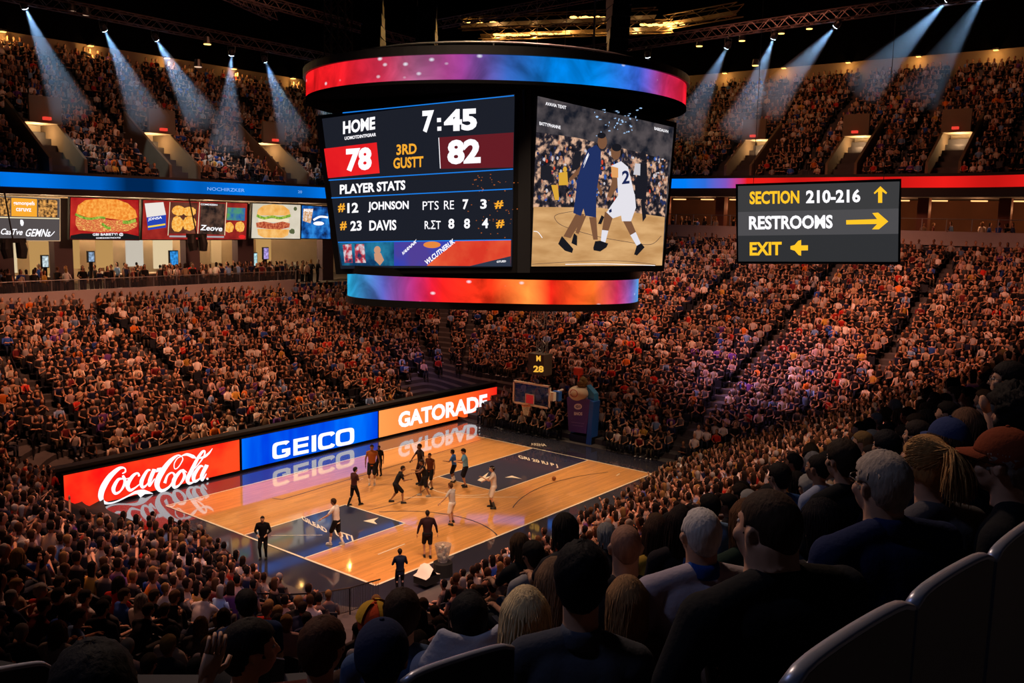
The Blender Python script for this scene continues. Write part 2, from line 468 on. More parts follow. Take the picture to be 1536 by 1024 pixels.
DLINE = floor_mat('black_line_paint', (0.02, 0.015, 0.015), 1.6, .12)
mb = MB(); plane_z(mb, [(-40, -30), (60, -30), (60, 40), (-40, 40)], -.06); structure(mb.build('floor', mat('arena_floor', (0.02, 0.02, 0.025), .6)))
mb = MB(); mb.box((0.6, .25, -.03), (30, 20.9, .06)); structure(mb.build('floor_apron', APRON))
mb = MB(); mb.box((0, 0, .004), (22, 15.24, .008)); structure(mb.build('floor_court', WOOD))
mb = MB(); mb.box((-7.93, -1.0, .011), (6.1, 4.3, .006)); mb.box((6.53, -1.0, .011), (8.9, 4.3, .006)); structure(mb.build('floor_key', NAVY))
def arc(mb, c, r, a0, a1, w, z, n=48):
    vs = []
    for i in range(n + 1):
        a = math.radians(a0 + (a1 - a0) * i / n)
        for q in (r - w / 2, r + w / 2): vs.append((c[0] + q * math.cos(a), c[1] + q * math.sin(a), z))
    return mb.add(vs, [(2 * i, 2 * i + 1, 2 * i + 3, 2 * i + 2) for i in range(n)])
def seg(mb, a, b, w, z):
    a, b = Vector(a), Vector(b); t = (b - a).normalized(); n = Vector((-t.y, t.x)) * w / 2
    return plane_z(mb, [a - n, b - n, b + n, a + n], z)
mb = MB(); z = .017
for a, b in (((-11, -7.62), (11, -7.62)), ((-11, 7.62), (11, 7.62)), ((-11, -7.62), (-11, 7.62)), ((11, -7.62), (11, 7.62))): seg(mb, a, b, .11, z)
for x0, x1 in ((-11, -4.88), (11, 2.08)):
    seg(mb, (x0, 1.15), (x1, 1.15), .08, z); seg(mb, (x0, -3.15), (x1, -3.15), .08, z); seg(mb, (x1, -3.15), (x1, 1.15), .08, z)
arc(mb, (2.1, -1.0), 2.15, 90, 270, .06, z)
seg(mb, (-8.6, -5.2), (-6.9, -5.15), .07, z); seg(mb, (-2.0, -.2), (2.1, -4.6), .05, z); seg(mb, (-10.2, .2), (-8.6, -1.5), .03, z)
seg(mb, (9.2, -6.3), (9.7, -6.2), .08, z)
# slanted club lettering in both keys (as it reads in the photo, mirrored scribble letters)
structure(mb.build('floor_court_lines', LINE))
mb = MB(); z = .016
arc(mb, (-7.0, -4.9), 4.6, -38, 58, .07, z); arc(mb, (5, -14.0), 9.6, 62, 118, .055, z); seg(mb, (-6.5, 4.2), (12.0, 5.1), .06, z); seg(mb, (-6.5, 4.2), (-6.7, 4.75), .06, z)
arc(mb, (-3.0, 6.0), 6.6, 250, 330, .05, z)
structure(mb.build('floor_dark_lines', DLINE))
FL = Board((0, 0, .02), (0, 0, 1))
mb = MB()
FL.text(mb, 'GILEAD', (454, 780), (492, 800), 8, 0, .03, italic=-.4); FL.text(mb, 'UTI', (504, 803), (531, 812), 9, 0, .03, italic=-.3)
FL.text(mb, 'GRI 20 IU P J', (779, 688), (838, 702), 6, 0, .03, italic=-.4)
FL.poly(mb, [(545, 781), (568, 776), (561, 781), (566, 786)], 0); FL.poly(mb, [(757, 716), (768, 713), (783, 718), (768, 716)], 0)
FL.poly(mb, [(716, 720), (733, 708), (728, 716), (741, 712), (722, 722)], 0)
FL.text(mb, 'ARENA', (797, 668), (820, 669), 4, 0, .03, italic=-.5)
structure(mb.build('floor_lettering', LINE))
# ---------------------------------------------------------------- spectators: where everybody sits
SC = 1.1
SKIN = np.array([[.56, .3, .19], [.48, .25, .15], [.36, .17, .1], [.6, .35, .24], [.25, .12, .07], [.16, .08, .05]])
HAIRC = np.array([[.015, .01, .008], [.03, .017, .01], [.09, .045, .02], [.01, .008, .008], [.25, .14, .05], [.3, .28, .26]])
HAIRN = ['black hair', 'dark brown hair', 'light brown hair', 'black hair', 'blond hair', 'grey hair']
SHIRT = [('white', (.78, .7, .66)), ('cream', (.66, .56, .45)), ('pale pink', (.62, .42, .4)), ('light grey', (.36, .33, .34)), ('black', (.012, .011, .013)),
         ('charcoal', (.022, .02, .024)), ('navy', (.015, .022, .07)), ('mid grey', (.09, .085, .09)), ('red', (.55, .03, .02)), ('orange', (.7, .17, .02)),
         ('light blue', (.2, .34, .62)), ('royal blue', (.03, .09, .42)), ('tan', (.4, .27, .17)), ('maroon', (.16, .02, .025)), ('mustard', (.6, .34, .06)), ('purple', (.16, .06, .3))]
SHW = np.array([.085, .05, .045, .045, .3, .19, .1, .06, .03, .015, .035, .03, .045, .03, .01, .015]); SHW /= SHW.sum()
PANTS = np.array([[.008, .008, .012], [.012, .018, .04], [.02, .024, .04], [.01, .01, .01], [.06, .045, .03]])

def aisle_far(x): return abs(((x + 3.2) % 8.6) - 4.3) > 4.3 - .62
def seats_on(inner, r0, kr, zf, dmaxf, nrow, base_d, pitch, aisle_x, aisle_y, corner_aisles, vomit=None):
    out = []
    for k in range(nrow):
        d = base_d + k * TREAD
        P, N = ring(inner, d + .38, r0, kr)
        off = rng.uniform(0, pitch)
        for i in range(len(P)):
            j = (i + 1) % len(P); a, b = P[i], P[j]; L = np.linalg.norm(b - a)
            if L < 1e-6: continue
            s_ = off
            while s_ < L:
                t = s_ / L; p = a + (b - a) * t; n = N[i] * (1 - t) + N[j] * t; n = n / np.linalg.norm(n)
                s_ += pitch
                if k * TREAD > dmaxf(n)[0]: continue
                if abs(n[1]) > .999:
                    if abs(((p[0] - aisle_x) % 8.6) - 4.3) > 4.3 - .5: continue
                elif abs(n[0]) > .999:
                    if abs(((p[1] - aisle_y) % 8.2) - 4.1) > 4.1 - .5: continue
                else:
                    R = r0 + kr * (d + .38); an = math.degrees(math.atan2(abs(n[1]), abs(n[0])))
                    if any(abs(an - q) * math.pi / 180 * R < .5 for q in corner_aisles): continue
                z = zf(n, k * TREAD)[0]
                if vomit and vomit(p, n, k): continue
                out.append((p[0], p[1], z, math.atan2(-n[1], -n[0]), k))
            off = s_ - L
    return out
# the openings (vomitories) in the upper deck: (x or y position along the front, width)
VOM_FAR = [(-3.1, 'x'), (6.1, 'x'), (17.0, 'x')]
VOM_END = [(4.3, 'y'), (-5.3, 'y'), (-13.6, 'y')]
def vomit(p, n, k):
    if n[1] > .95:
        for c, _ in VOM_FAR:
            if abs(p[0] - c) < 1.5 and k < 8: return True
            if abs(p[0] - c) < .7 and k < 11: return True
    if n[0] > .8:
        for c, _ in VOM_END:
            if abs(p[1] - c) < 1.6 and k < 8: return True
    return False
pitch = .6
low = seats_on(LOW, 2.0, .35, low_z, low_max, 37, 0.0, pitch, -3.2, 1.0, (22, 45, 68))
upp = seats_on(UP, UR[0], UR[1], up_z, up_max, 22, 0.7, pitch, 4.1, -1.5, (8, 30, 50), vomit)
low = np.array(low); upp = np.array(upp)

def inpoly(u, v, poly):
    poly = np.array(poly, float); c = np.zeros(len(u), bool); j = len(poly) - 1
    for i in range(len(poly)):
        xi, yi = poly[i]; xj, yj = poly[j]
        c ^= ((yi > v) != (yj > v)) & (u < (xj - xi) * (v - yi) / (yj - yi + 1e-9) + xi); j = i
    return c
def cull(S, upper=False):
    H = S[:, :3] + np.array([0, 0, 1.2]); u, v, z = proj(H)
    keep = (z > .5) & (u > -60) & (u < 1600) & (v > -40) & (v < 1110)
    keep &= ~inpoly(u, v, [(500, 130), (980, 130), (965, 400), (530, 400)])
    return S[keep]
low = cull(low); upp = cull(upp, True)
# who is an individual: the nearest ones that show; the rest is the crowd
dist = np.linalg.norm(low[:, :3] + np.array([0, 0, 1.1]) - CAM, axis=1)
HERO_R = 7.0
# nobody and nothing where the stanchion of the hoop, the railings or the walkway by the corner stand
def blocked(S):
    x, y = S[:, 0], S[:, 1]
    b = (np.abs(y + .6) < 1.5) & (x > 13) & (x < 15.6)
    b |= (y > 8.2) & (x > 10) & (x < 19.5) & (S[:, 2] < 2.2)
    # sight line: nobody's head stands in front of the court or the lit boards
    VIS = [(60, 700), (360, 640), (745, 570), (745, 640), (975, 706), (984, 710), (860, 776), (760, 822), (700, 850), (640, 878), (560, 904), (470, 880), (400, 856), (330, 806), (270, 780), (215, 768), (98, 768)]
    for hz_ in (1.42, 1.2):
        u, v, z = proj(S[:, :3] + np.array([0, 0, hz_])); b |= inpoly(u, v, VIS) & ((y < -7.5) | ((x < -11) & (y < 9.3)))
    u, v, z = proj(S[:, :3] + np.array([0, 0, 1.2])); dd = np.linalg.norm(S[:, :3] + np.array([0, 0, 1.1]) - CAM, axis=1)
    b |= (u < 520) & (dd < 12)
    b |= (u >= 520) & (u < 760) & (dd < 8)
    return b
keep = (dist > HERO_R) & ~blocked(low)
low, dist = low[keep], dist[keep]
# ---------------------------------------------------------------- simple figures for the far crowd
def np_tube(pts, rad, n, cls, rot=0.0):
    pts = np.array(pts, float); V = []; T = []; K = []
    t0 = pts[1] - pts[0]; t0 /= np.linalg.norm(t0); a = np.array([0, 0, 1.]) if abs(t0[2]) < .9 else np.array([0, 1., 0])
    u = np.cross(t0, a); u /= np.linalg.norm(u)
    for i, p in enumerate(pts):
        t = pts[min(i + 1, len(pts) - 1)] - pts[max(i - 1, 0)]; t /= np.linalg.norm(t)
        u = u - t * (u @ t); u /= np.linalg.norm(u); w = np.cross(t, u); r = rad[i]
        ru, rw = r if hasattr(r, '__len__') else (r, r)
        for k in range(n):
            an = 2 * math.pi * (k + rot) / n; V.append(p + u * math.cos(an) * ru + w * math.sin(an) * rw); K.append(cls if not hasattr(cls, '__len__') else cls[i])
    for i in range(len(pts) - 1):
        for k in range(n):
            a0 = i * n + k; b0 = i * n + (k + 1) % n; T += [(a0, b0, b0 + n), (a0, b0 + n, a0 + n)]
    e = (len(pts) - 1) * n
    for k in range(1, n - 1): T.append((0, k + 1, k)); T.append((e, e + k, e + k + 1))
    return np.array(V), np.array(T), np.array(K)
def join(parts):
    V = []; T = []; K = []; n = 0
    for v, t, k in parts: V.append(v); T.append(t + n); K.append(k); n += len(v)
    return np.concatenate(V), np.concatenate(T), np.concatenate(K)
def lp_person(pose, long_hair=False, full=False):
    """classes: 0 skin 1 shirt 2 trousers 3 hair 4 shoes"""
    P = []
    ln = {'lean': .16, 'rest': .02, 'back': -.05}.get(pose, .05)
    stand = pose.startswith('stand'); hz = .92 if stand else .5
    hip = np.array([0, 0, hz]); ch = np.array([0, ln * .7, hz + .33]); sh = np.array([0, ln, hz + .47]); nk = np.array([0, ln + .01, hz + .57]); hd = np.array([0, ln + .04, hz + .72])
    P.append(np_tube([hip - [0, 0, .06], hip + [0, 0, .1], ch, sh, nk], [(.17, .13), (.16, .12), (.19, .13), (.18, .1), (.055, .055)], 8, [1, 1, 1, 1, 0]))
    hx, hy = .078, .095
    P.append(np_tube([nk, hd - [0, 0, .085], hd - [0, 0, .03], hd + [0, 0, .045], hd + [0, 0, .10], hd + [0, 0, .125]], [.05, (.055, .06), (.077, .09), (.078, .094), (.055, .068), .02], 8, 0))
    hb = hd + [0, -.022, 0]
    if long_hair: P.append(np_tube([hb - [0, .03, .26], hb - [0, .03, .08], hb + [0, -.012, .03], hb + [0, .0, .10], hb + [0, .01, .145]], [(.09, .04), (.096, .06), (.094, .085), (.075, .085), .025], 8, 3))
    else: P.append(np_tube([hb - [0, .01, .06], hb + [0, -.008, .03], hb + [0, .0, .10], hb + [0, .012, .14]], [(.07, .06), (.09, .09), (.072, .085), .025], 8, 3))
    for sx in (-1, 1):
        s0 = sh + [sx * .19, 0, -.01]
        if pose == 'clap': el, wr = s0 + [sx * .06, .1, -.25], hd + [sx * .03, .3, -.28]
        elif pose == 'cheer': el, wr = s0 + [sx * .12, .1, .18], s0 + [sx * .16, .16, .46]
        elif pose == 'phone' and sx > 0: el, wr = s0 + [.05, .16, -.2], hd + [.08, .24, -.03]
        elif pose == 'cross': el, wr = s0 + [sx * .07, .1, -.26], sh + [-sx * .06, .23, -.22]
        elif pose == 'stand2' and sx > 0: el, wr = s0 + [.1, .05, -.27], s0 + [.0, .25, -.3]
        elif stand: el, wr = s0 + [sx * .05, 0, -.28], s0 + [sx * .06, .06, -.54]
        else: el, wr = s0 + [sx * .06, .04, -.27], np.array([sx * .13, .34, hz + .13])
        P.append(np_tube([s0, el, wr], [.058, .047, .036], 5, [1, 1 if full else 0, 0]))
        dw = (wr - el) / np.linalg.norm(wr - el); P.append(np_tube([wr, wr + dw * .09, wr + dw * .15], [.033, .045, .02], 4, 0))
        if stand:
            P.append(np_tube([hip + [sx * .09, 0, 0], hip + [sx * .1, .02, -.42], hip + [sx * .1, -.02, -.86]], [.1, .065, .045], 5, 2))
            P.append(np_tube([hip + [sx * .1, -.05, -.87], hip + [sx * .1, .16, -.9]], [(.045, .05), (.04, .03)], 4, 4))
        else:
            kx = sx * (.12 + .03 * (pose == 'lean')); kn = np.array([kx, .44, hz + .03])
            P.append(np_tube([hip + [sx * .09, 0, 0], kn, np.array([kx, .42, .08])], [.095, .068, .048], 5, 2))
            P.append(np_tube([[kx, .36, .05], [kx, .58, .04]], [(.045, .05), (.04, .03)], 4, 4))
    return join(P)
TEMPL = [lp_person(p, l, f) for p, l, f in (('rest', 0, 0), ('rest', 1, 1), ('clap', 0, 1), ('clap', 1, 0), ('lean', 0, 1), ('lean', 1, 0), ('phone', 0, 0), ('cross', 0, 1), ('cheer', 0, 1), ('back', 1, 0))]
TW = np.array([.26, .14, .08, .06, .15, .1, .04, .11, .006, .055]); TW /= TW.sum()
STAND = [lp_person('stand'), lp_person('stand2', 1, 1)]
def place_all(S, templates, tw, fill=1.0, dark=1.0):
    V = []; T = []; C_ = []; n = 0
    S = S[rng.random(len(S)) < fill]
    S = S.copy(); S[:, :2] += rng.normal(0, .05, (len(S), 2)); S[:, 2] += rng.uniform(-.03, .05, len(S))
    ti = rng.choice(len(templates), len(S), p=tw)
    for q in range(len(templates)):
        G = S[ti == q]; m_ = len(G)
        if not m_: continue
        v, t, k = templates[q]
        sc_ = SC * rng.uniform(.92, 1.06, m_); an = G[:, 3] - math.pi / 2 + rng.normal(0, .28, m_)
        ca, sa = np.cos(an) * sc_, np.sin(an) * sc_
        X = v[None, :, 0] * ca[:, None] - v[None, :, 1] * sa[:, None] + G[:, 0][:, None]
        Y = v[None, :, 0] * sa[:, None] + v[None, :, 1] * ca[:, None] + G[:, 1][:, None]
        Z = v[None, :, 2] * sc_[:, None] + G[:, 2][:, None]
        V.append(np.stack([X, Y, Z], -1).reshape(-1, 3))
        T.append((t[None] + (np.arange(m_) * len(v))[:, None, None] + n).reshape(-1, 3)); n += m_ * len(v)
        pal = np.zeros((m_, 5, 3))
        pal[:, 0] = SKIN[rng.choice(6, m_, p=[.25, .25, .17, .2, .08, .05])]
        sh = np.array([c for _, c in SHIRT])[rng.choice(len(SHIRT), m_, p=SHW)]; pal[:, 1] = sh * rng.uniform(.45, 1.15, (m_, 1))
        pal[:, 2] = PANTS[rng.choice(5, m_)]; pal[:, 3] = HAIRC[rng.choice(6, m_, p=[.28, .26, .16, .12, .09, .09])]; pal[:, 4] = rng.choice([.02, .02, .5], m_)[:, None]
        C_.append(pal[:, k].reshape(-1, 3))
    return np.concatenate(V), np.concatenate(T), np.concatenate(C_)
# split into individuals and the mass
order = np.argsort(dist)
u_, v_, z_ = proj(low[:, :3] + np.array([0, 0, 1.2]))
vis = (u_ > -5) & (u_ < 1541) & (v_ < 1035)
N_MID = 262
mid_idx = [i for i in order if vis[i]][:N_MID]
mask = np.ones(len(low), bool); mask[mid_idx] = False
MID = low[mid_idx]; REST = low[mask]
print('low', len(low), 'upper', len(upp), 'mid radius', dist[mid_idx[-1]])
v1, t1, c1 = place_all(REST, TEMPL, TW, .93)
v2, t2, c2 = place_all(upp, TEMPL, TW, .95)
# people standing and walking on the concourses
cs = []
for i in range(120):
    x = rng.uniform(-9, 19); y = rng.choice([31.2, 32.0, 33.2, 34.4], p=[.45, .3, .15, .1]) + rng.uniform(-.2, .2)
    cs.append((x, y, 8.6, rng.uniform(-3.14, 3.14), 0))
for i in range(70):
    y = rng.uniform(-20, 14); x = 46.7 + rng.choice([0, .8, 2.2]) + rng.uniform(-.2, .2)
    cs.append((x, y, 13.2, rng.uniform(-3.14, 3.14), 0))
v3, t3, c3 = place_all(np.array(cs), STAND, [.5, .5], 1)
# the last upper rows stand out against the lit rim wall
n1, n2 = len(v1), len(v2)
me = np_mesh('crowd', np.concatenate([v1, v2, v3]), [np.concatenate([t1, t2 + n1, t3 + n1 + n2])], np.concatenate([c1, c2, c3]))
me.materials.append(attr_mat('crowd_cloth', rough=.9))
crowd = tag(link('crowd', me), 'thousands of seated spectators filling the lower and upper stands, too far to single out', 'crowd', kind='stuff')
# seats of the far stands, mostly hidden under the spectators
def seat_lp():
    mb = MB(); mb.box((0, .0, .42), (.5, .44, .06)); mb.box((0, -.24, .68), (.5, .05, .5)); mb.box((0, -.1, .2), (.06, .1, .4))
    V = np.array(mb.v); T = []
    for f in mb.f: T += [(f[0], f[1], f[2]), (f[0], f[2], f[3])]
    return V, np.array(T)
sv, st = seat_lp()
S = np.concatenate([REST, upp]); an = S[:, 3] - math.pi / 2; ca, sa = np.cos(an), np.sin(an)
X = sv[None, :, 0] * ca[:, None] - sv[None, :, 1] * sa[:, None] + S[:, 0][:, None]; Y = sv[None, :, 0] * sa[:, None] + sv[None, :, 1] * ca[:, None] + S[:, 1][:, None]; Z = sv[None, :, 2] + S[:, 2][:, None]
me = np_mesh('stadium_seats', np.stack([X, Y, Z], -1).reshape(-1, 3), [(st[None] + (np.arange(len(S)) * len(sv))[:, None, None]).reshape(-1, 3)])
me.polygons.foreach_set('use_smooth', np.zeros(len(me.polygons), bool))
SEATM = mat('black_seat_plastic', (0.018, 0.02, 0.028), .45)
me.materials.append(SEATM)
tag(link('stadium_seats', me), 'rows of black folding stadium seats under the far spectators', 'seats', kind='stuff')
def spot(name, p, target, power, col, ang, blend_=.6, r=.25):
    l = bpy.data.lights.new(name, 'SPOT'); l.energy = power; l.color = col; l.spot_size = math.radians(ang); l.spot_blend = blend_; l.shadow_soft_size = r
    o = bpy.data.objects.new(name, l); COL.objects.link(o); o.location = p
    d = Vector(target) - Vector(p); o.rotation_euler = d.to_track_quat('-Z', 'Y').to_euler(); return o
def point(name, p, power, col, r=.15):
    l = bpy.data.lights.new(name, 'POINT'); l.energy = power; l.color = col; l.shadow_soft_size = r
    o = bpy.data.objects.new(name, l); COL.objects.link(o); o.location = p; return o
# ---------------------------------------------------------------- detailed figures
def vox(mb, name, voxel, smooth=4, fac=.5, extra=None):
    """one continuous surface grown over all the shapes in MB"""
    me = mb.mesh(name); o = bpy.data.objects.new(name, me); COL.objects.link(o)
    r = o.modifiers.new('r', 'REMESH'); r.mode = 'VOXEL'; r.voxel_size = voxel; r.adaptivity = 0
    s_ = o.modifiers.new('s', 'SMOOTH'); s_.iterations = smooth; s_.factor = fac
    dg = bpy.context.evaluated_depsgraph_get(); dg.update()
    out = bpy.data.meshes.new_from_object(o.evaluated_get(dg)); out.name = name
    bpy.data.objects.remove(o); bpy.data.meshes.remove(me)
    if extra is not None and extra.v:
        V = [tuple(v.co) for v in out.vertices]; Fc = [tuple(p.vertices) for p in out.polygons]; n = len(V)
        V += extra.v; Fc += [tuple(i + n for i in f) for f in extra.f]
        out2 = bpy.data.meshes.new(name); out2.from_pydata(V, [], Fc); out2.update(); bpy.data.meshes.remove(out); out = out2
    out.polygons.foreach_set('use_smooth', [True] * len(out.polygons))
    return out
V3 = Vector
def rotz(a): return Matrix.Rotation(a, 3, 'Z')
def ik(a, b, l1, l2, pole):
    a, b = V3(a), V3(b); d = b - a; L = min(d.length, (l1 + l2) * .999); dn = d.normalized()
    x = (l1 * l1 - l2 * l2 + L * L) / (2 * L); h = math.sqrt(max(l1 * l1 - x * x, 0))
    p = V3(pole); p = (p - dn * p.dot(dn)); p = p.normalized() if p.length > 1e-6 else V3((0, 1, 0))
    return a + dn * x + p * h
def hand(mb, wr, d, side, pn, s=1.0, curl=.5):
    """palm, four unequal bent fingers and a thumb that leaves the side of the palm"""
    d = V3(d).normalized(); pn = V3(pn); pn = (pn - d * pn.dot(d)).normalized(); w = d.cross(pn) * side
    wr = V3(wr); mb.tube([wr - d * .02 * s, wr + d * .03 * s, wr + d * .085 * s], [(.026 * s, .020 * s), (.036 * s, .016 * s), (.038 * s, .013 * s)], 8)
    for i, (L, off) in enumerate(((.072, -.028), (.08, -.0095), (.075, .0095), (.06, .027))):
        b = wr + d * .082 * s + w * off * s; t = b; dd = d.copy(); pts = [b]
        for k, q in enumerate((.45, .32, .23)):
            dd = (dd + pn * curl * (.35 + .35 * k)).normalized(); t = t + dd * L * q * s; pts.append(t)
        mb.tube(pts, [.0092 * s, .0086 * s, .0078 * s, .006 * s], 6)
    b = wr + d * .025 * s - w * .03 * s; q1 = b + (d * .6 - w * .75 + pn * .3).normalized() * .038 * s; q2 = q1 + (d * .9 - w * .2 + pn * .35).normalized() * .034 * s
    mb.tube([b, q1, q2], [.012 * s, .0105 * s, .008 * s], 6)
def head_prims(mb, c, R, s=1.0, fat=0.0, neck=None, nr=.056):
    """skull, jaw, brow, nose, lips, chin and ears round the head's middle; R turns the head (faces +Y)"""
    c = V3(c); P = lambda x, y, z: c + R @ V3((x * s, y * s, z * s))
    mb.ell(P(0, -.012, .03), (.076 * s, .098 * s, .092 * s), R, 20, 14)
    mb.ell(P(0, .03, -.035), ((.058 + fat * .5) * s, .068 * s, .075 * s), R, 16, 10)
    mb.ell(P(0, .045, -.078), ((.036 + fat * .5) * s, .038 * s, .03 * s), R)
    mb.ell(P(0, -.04, -.03), ((.062 + fat * .4) * s, .055 * s, .07 * s), R)
    mb.ell(P(0, .078, .03), (.05 * s, .016 * s, .012 * s), R)
    mb.tube([P(0, .088, .02), P(0, .103, -.005), P(0, .114, -.022), P(0, .092, -.032)], [.009 * s, .012 * s, .016 * s, .012 * s], 8)
    mb.ell(P(0, .092, -.052), (.024 * s, .011 * s, .006 * s), R); mb.ell(P(0, .09, -.062), (.021 * s, .011 * s, .007 * s), R)
    for q in (-1, 1):
        mb.ell(P(q * .042, .058, -.02), ((.026 + fat * .4) * s, .026 * s, .028 * s), R)
        E_ = R @ Matrix.Rotation(q * .35, 3, 'Z')
        mb.ell(P(q * (.078 + fat * .2), -.006, -.004), (.009 * s, .02 * s, .032 * s), E_); mb.ell(P(q * (.084 + fat * .2), -.015, .008), (.009 * s, .014 * s, .018 * s), E_)
    if neck is not None:
        mb.tube([P(0, -.02, -.03), (P(0, -.022, -.09) + V3(neck)) / 2, V3(neck)], [nr * s, nr * s * .98, nr * s * 1.12], 14)
    return P
def hair_shell(mb, P0, R, s, t=.016, nape=-.07, front=.055, fy=.045, side=-.01, nz=.0, volume=0.0, ear=True):
    """a cap of hair with a hairline: outside the hairline the shell sinks into the skull"""
    c = V3(P0); nu, nv = 40, 24; vs = []; fs = []
    for j in range(nv + 1):
        ph = math.pi * j / nv
        for i in range(nu):
            th = 2 * math.pi * i / nu
            d = V3((math.sin(ph) * math.cos(th), math.sin(ph) * math.sin(th), math.cos(ph)))
            p = V3((d.x * .076, d.y * .098 - .012, d.z * .092 + .03))
            # extend the shell down at the back of the head
            back = max(0, -d.y); low = max(0, -d.z)
            p.z -= back * low * .05; p.y -= back * .002
            fr = p.y > fy and p.z < front           # face
            zmin = nape if p.y < -.045 else (side if p.y < .03 else front)
            m_ = 1.0
            if p.z < zmin: m_ = max(0, 1 - (zmin - p.z) / .012)
            if p.y > fy: m_ = min(m_, max(0, min(1, (p.z - front) / .01 + .5)))
            if ear and abs(p.y + .006) < .024 and p.z < .03: m_ = min(m_, max(0, (p.z - .012) / .018))
            th_ = t * (1 + volume * max(0, d.z)) * (1 + nz * (math.sin(th * 9 + ph * 13) * .5 + random.uniform(-.5, .5)))
            k = th_ * m_ - .012 * (1 - m_)
            vs.append(c + R @ (p + V3((d.x, d.y, d.z)) * k) * 1.0 if s == 1 else c + R @ ((p + d * k) * s))
    for j in range(nv):
        for i in range(nu):
            a = j * nu + i; b = j * nu + (i + 1) % nu; fs.append((a, a + nu, b + nu, b))
    return mb.add(vs, fs)
def strands(mb, c, R, s, n, length, spread=.02, wav=.012, part=0.0, tail=None, r=.0022, front=.07, gather=None, phmax=1.75):
    """locks that grow from the crown, follow the head and fall down the back (or are gathered in a tail)"""
    c = V3(c)
    for _ in range(n):
        th = random.uniform(0, 2 * math.pi); ph = random.uniform(.05, phmax)
        d = V3((math.sin(ph) * math.cos(th), math.sin(ph) * math.sin(th), math.cos(ph)))
        if d.y > .45 and d.z < .62: continue
        q = V3((d.x * .088, d.y * .108 - .012, d.z * .104 + .03)); pts = [q.copy()]
        if gather is not None:
            g = V3(gather) + V3((random.gauss(0, .008), random.gauss(0, .008), random.gauss(0, .008)))
            for k in range(1, 5):
                w_ = q.lerp(g, k / 4); e = V3((w_.x / .088, (w_.y + .012) / .108, (w_.z - .03) / .104)); L = e.length
                if L < 1: w_ = V3((w_.x / L, (w_.y + .012) / L - .012, (w_.z - .03) / L + .03))
                pts.append(w_)
            ph_ = random.uniform(0, 6); dr = V3((random.gauss(0, .25), -.55, -.1)).normalized()
            p = pts[-1].copy(); Lh = length * random.uniform(.6, 1.05)
            for k in range(6):
                dr = (dr + V3((math.sin(ph_ + k) * .14, .05, -.42))).normalized(); p = p + dr * Lh / 6; pts.append(p.copy())
        else:
            p = q.copy(); ph_ = random.uniform(0, 6); Lh = length * random.uniform(.75, 1.05); n_ = 11
            out = V3((d.x, d.y * .7 - .35, 0)); out = out.normalized() if out.length > .01 else V3((0, -1, 0))
            fx = random.uniform(-spread, spread)
            for k in range(n_):
                e = V3((p.x / .09, (p.y + .012) / .11, 0)); rad = e.length
                st = Lh / n_
                if p.z > .0 and rad < 1:  # still over the skull
                    tdir = V3((out.x, out.y, -.15 - 1.4 * rad))
                else: tdir = V3((fx * 2 + math.sin(ph_ + k * .9) * wav * 12, -.06 + math.cos(ph_ + k * .8) * wav * 7, -1))
                p = p + tdir.normalized() * st
                e = V3((p.x / .088, (p.y + .012) / .106, (p.z - .03) / .102)); L = e.length
                if L < 1 and p.z > -.03: p = V3((e.x / L * .088, e.y / L * .106 - .012, e.z / L * .102 + .03))
                if p.z < -.16 and p.y > -.125: p.y = p.y * .6 - .125 * .4
                pts.append(p.copy())
        rr = [r * (1.2 - .9 * k / (len(pts) - 1)) for k in range(len(pts))]
        mb.tube([c + R @ (x * s) for x in pts], [(q_ * 2.2 * s, q_ * s) for q_ in rr], 4, cap=False)
    return mb

SKINM = {}
def skin_m(i):
    c = SKIN[i]; return mat('skin_%d' % i, tuple(c), .55, spec=.3, noise=(14, .12))
def cloth_m(name, c, rough=.9): return mat(name, c, rough, spec=.12, bump=(60, .25), noise=(5, .15))
def hair_m(name, c, scale=70):
    if name in MATS: return MATS[name]
    mt = mat(name, c, .75, spec=.12); nt = mt.node_tree; b = nt.nodes['Principled BSDF']
    tc = nt.nodes.new('ShaderNodeTexCoord'); mp = nt.nodes.new('ShaderNodeMapping'); mp.inputs['Scale'].default_value = (1, 1, .25)
    nz = nt.nodes.new('ShaderNodeTexNoise'); nz.inputs['Scale'].default_value = scale; nz.inputs['Detail'].default_value = 3
    bp = nt.nodes.new('ShaderNodeBump'); bp.inputs['Strength'].default_value = .7; bp.inputs['Distance'].default_value = .006
    mx = nt.nodes.new('ShaderNodeMix'); mx.data_type = 'RGBA'; mx.inputs[6].default_value = (*[q * .55 for q in c], 1); mx.inputs[7].default_value = (*[min(1, q * 1.5) for q in c], 1)
    nt.links.new(tc.outputs['Object'], mp.inputs[0]); nt.links.new(mp.outputs[0], nz.inputs['Vector'])
    nt.links.new(nz.outputs['Fac'], bp.inputs['Height']); nt.links.new(bp.outputs[0], b.inputs['Normal'])
    nt.links.new(nz.outputs['Fac'], mx.inputs[0]); nt.links.new(mx.outputs[2], b.inputs['Base Color'])
    return mt

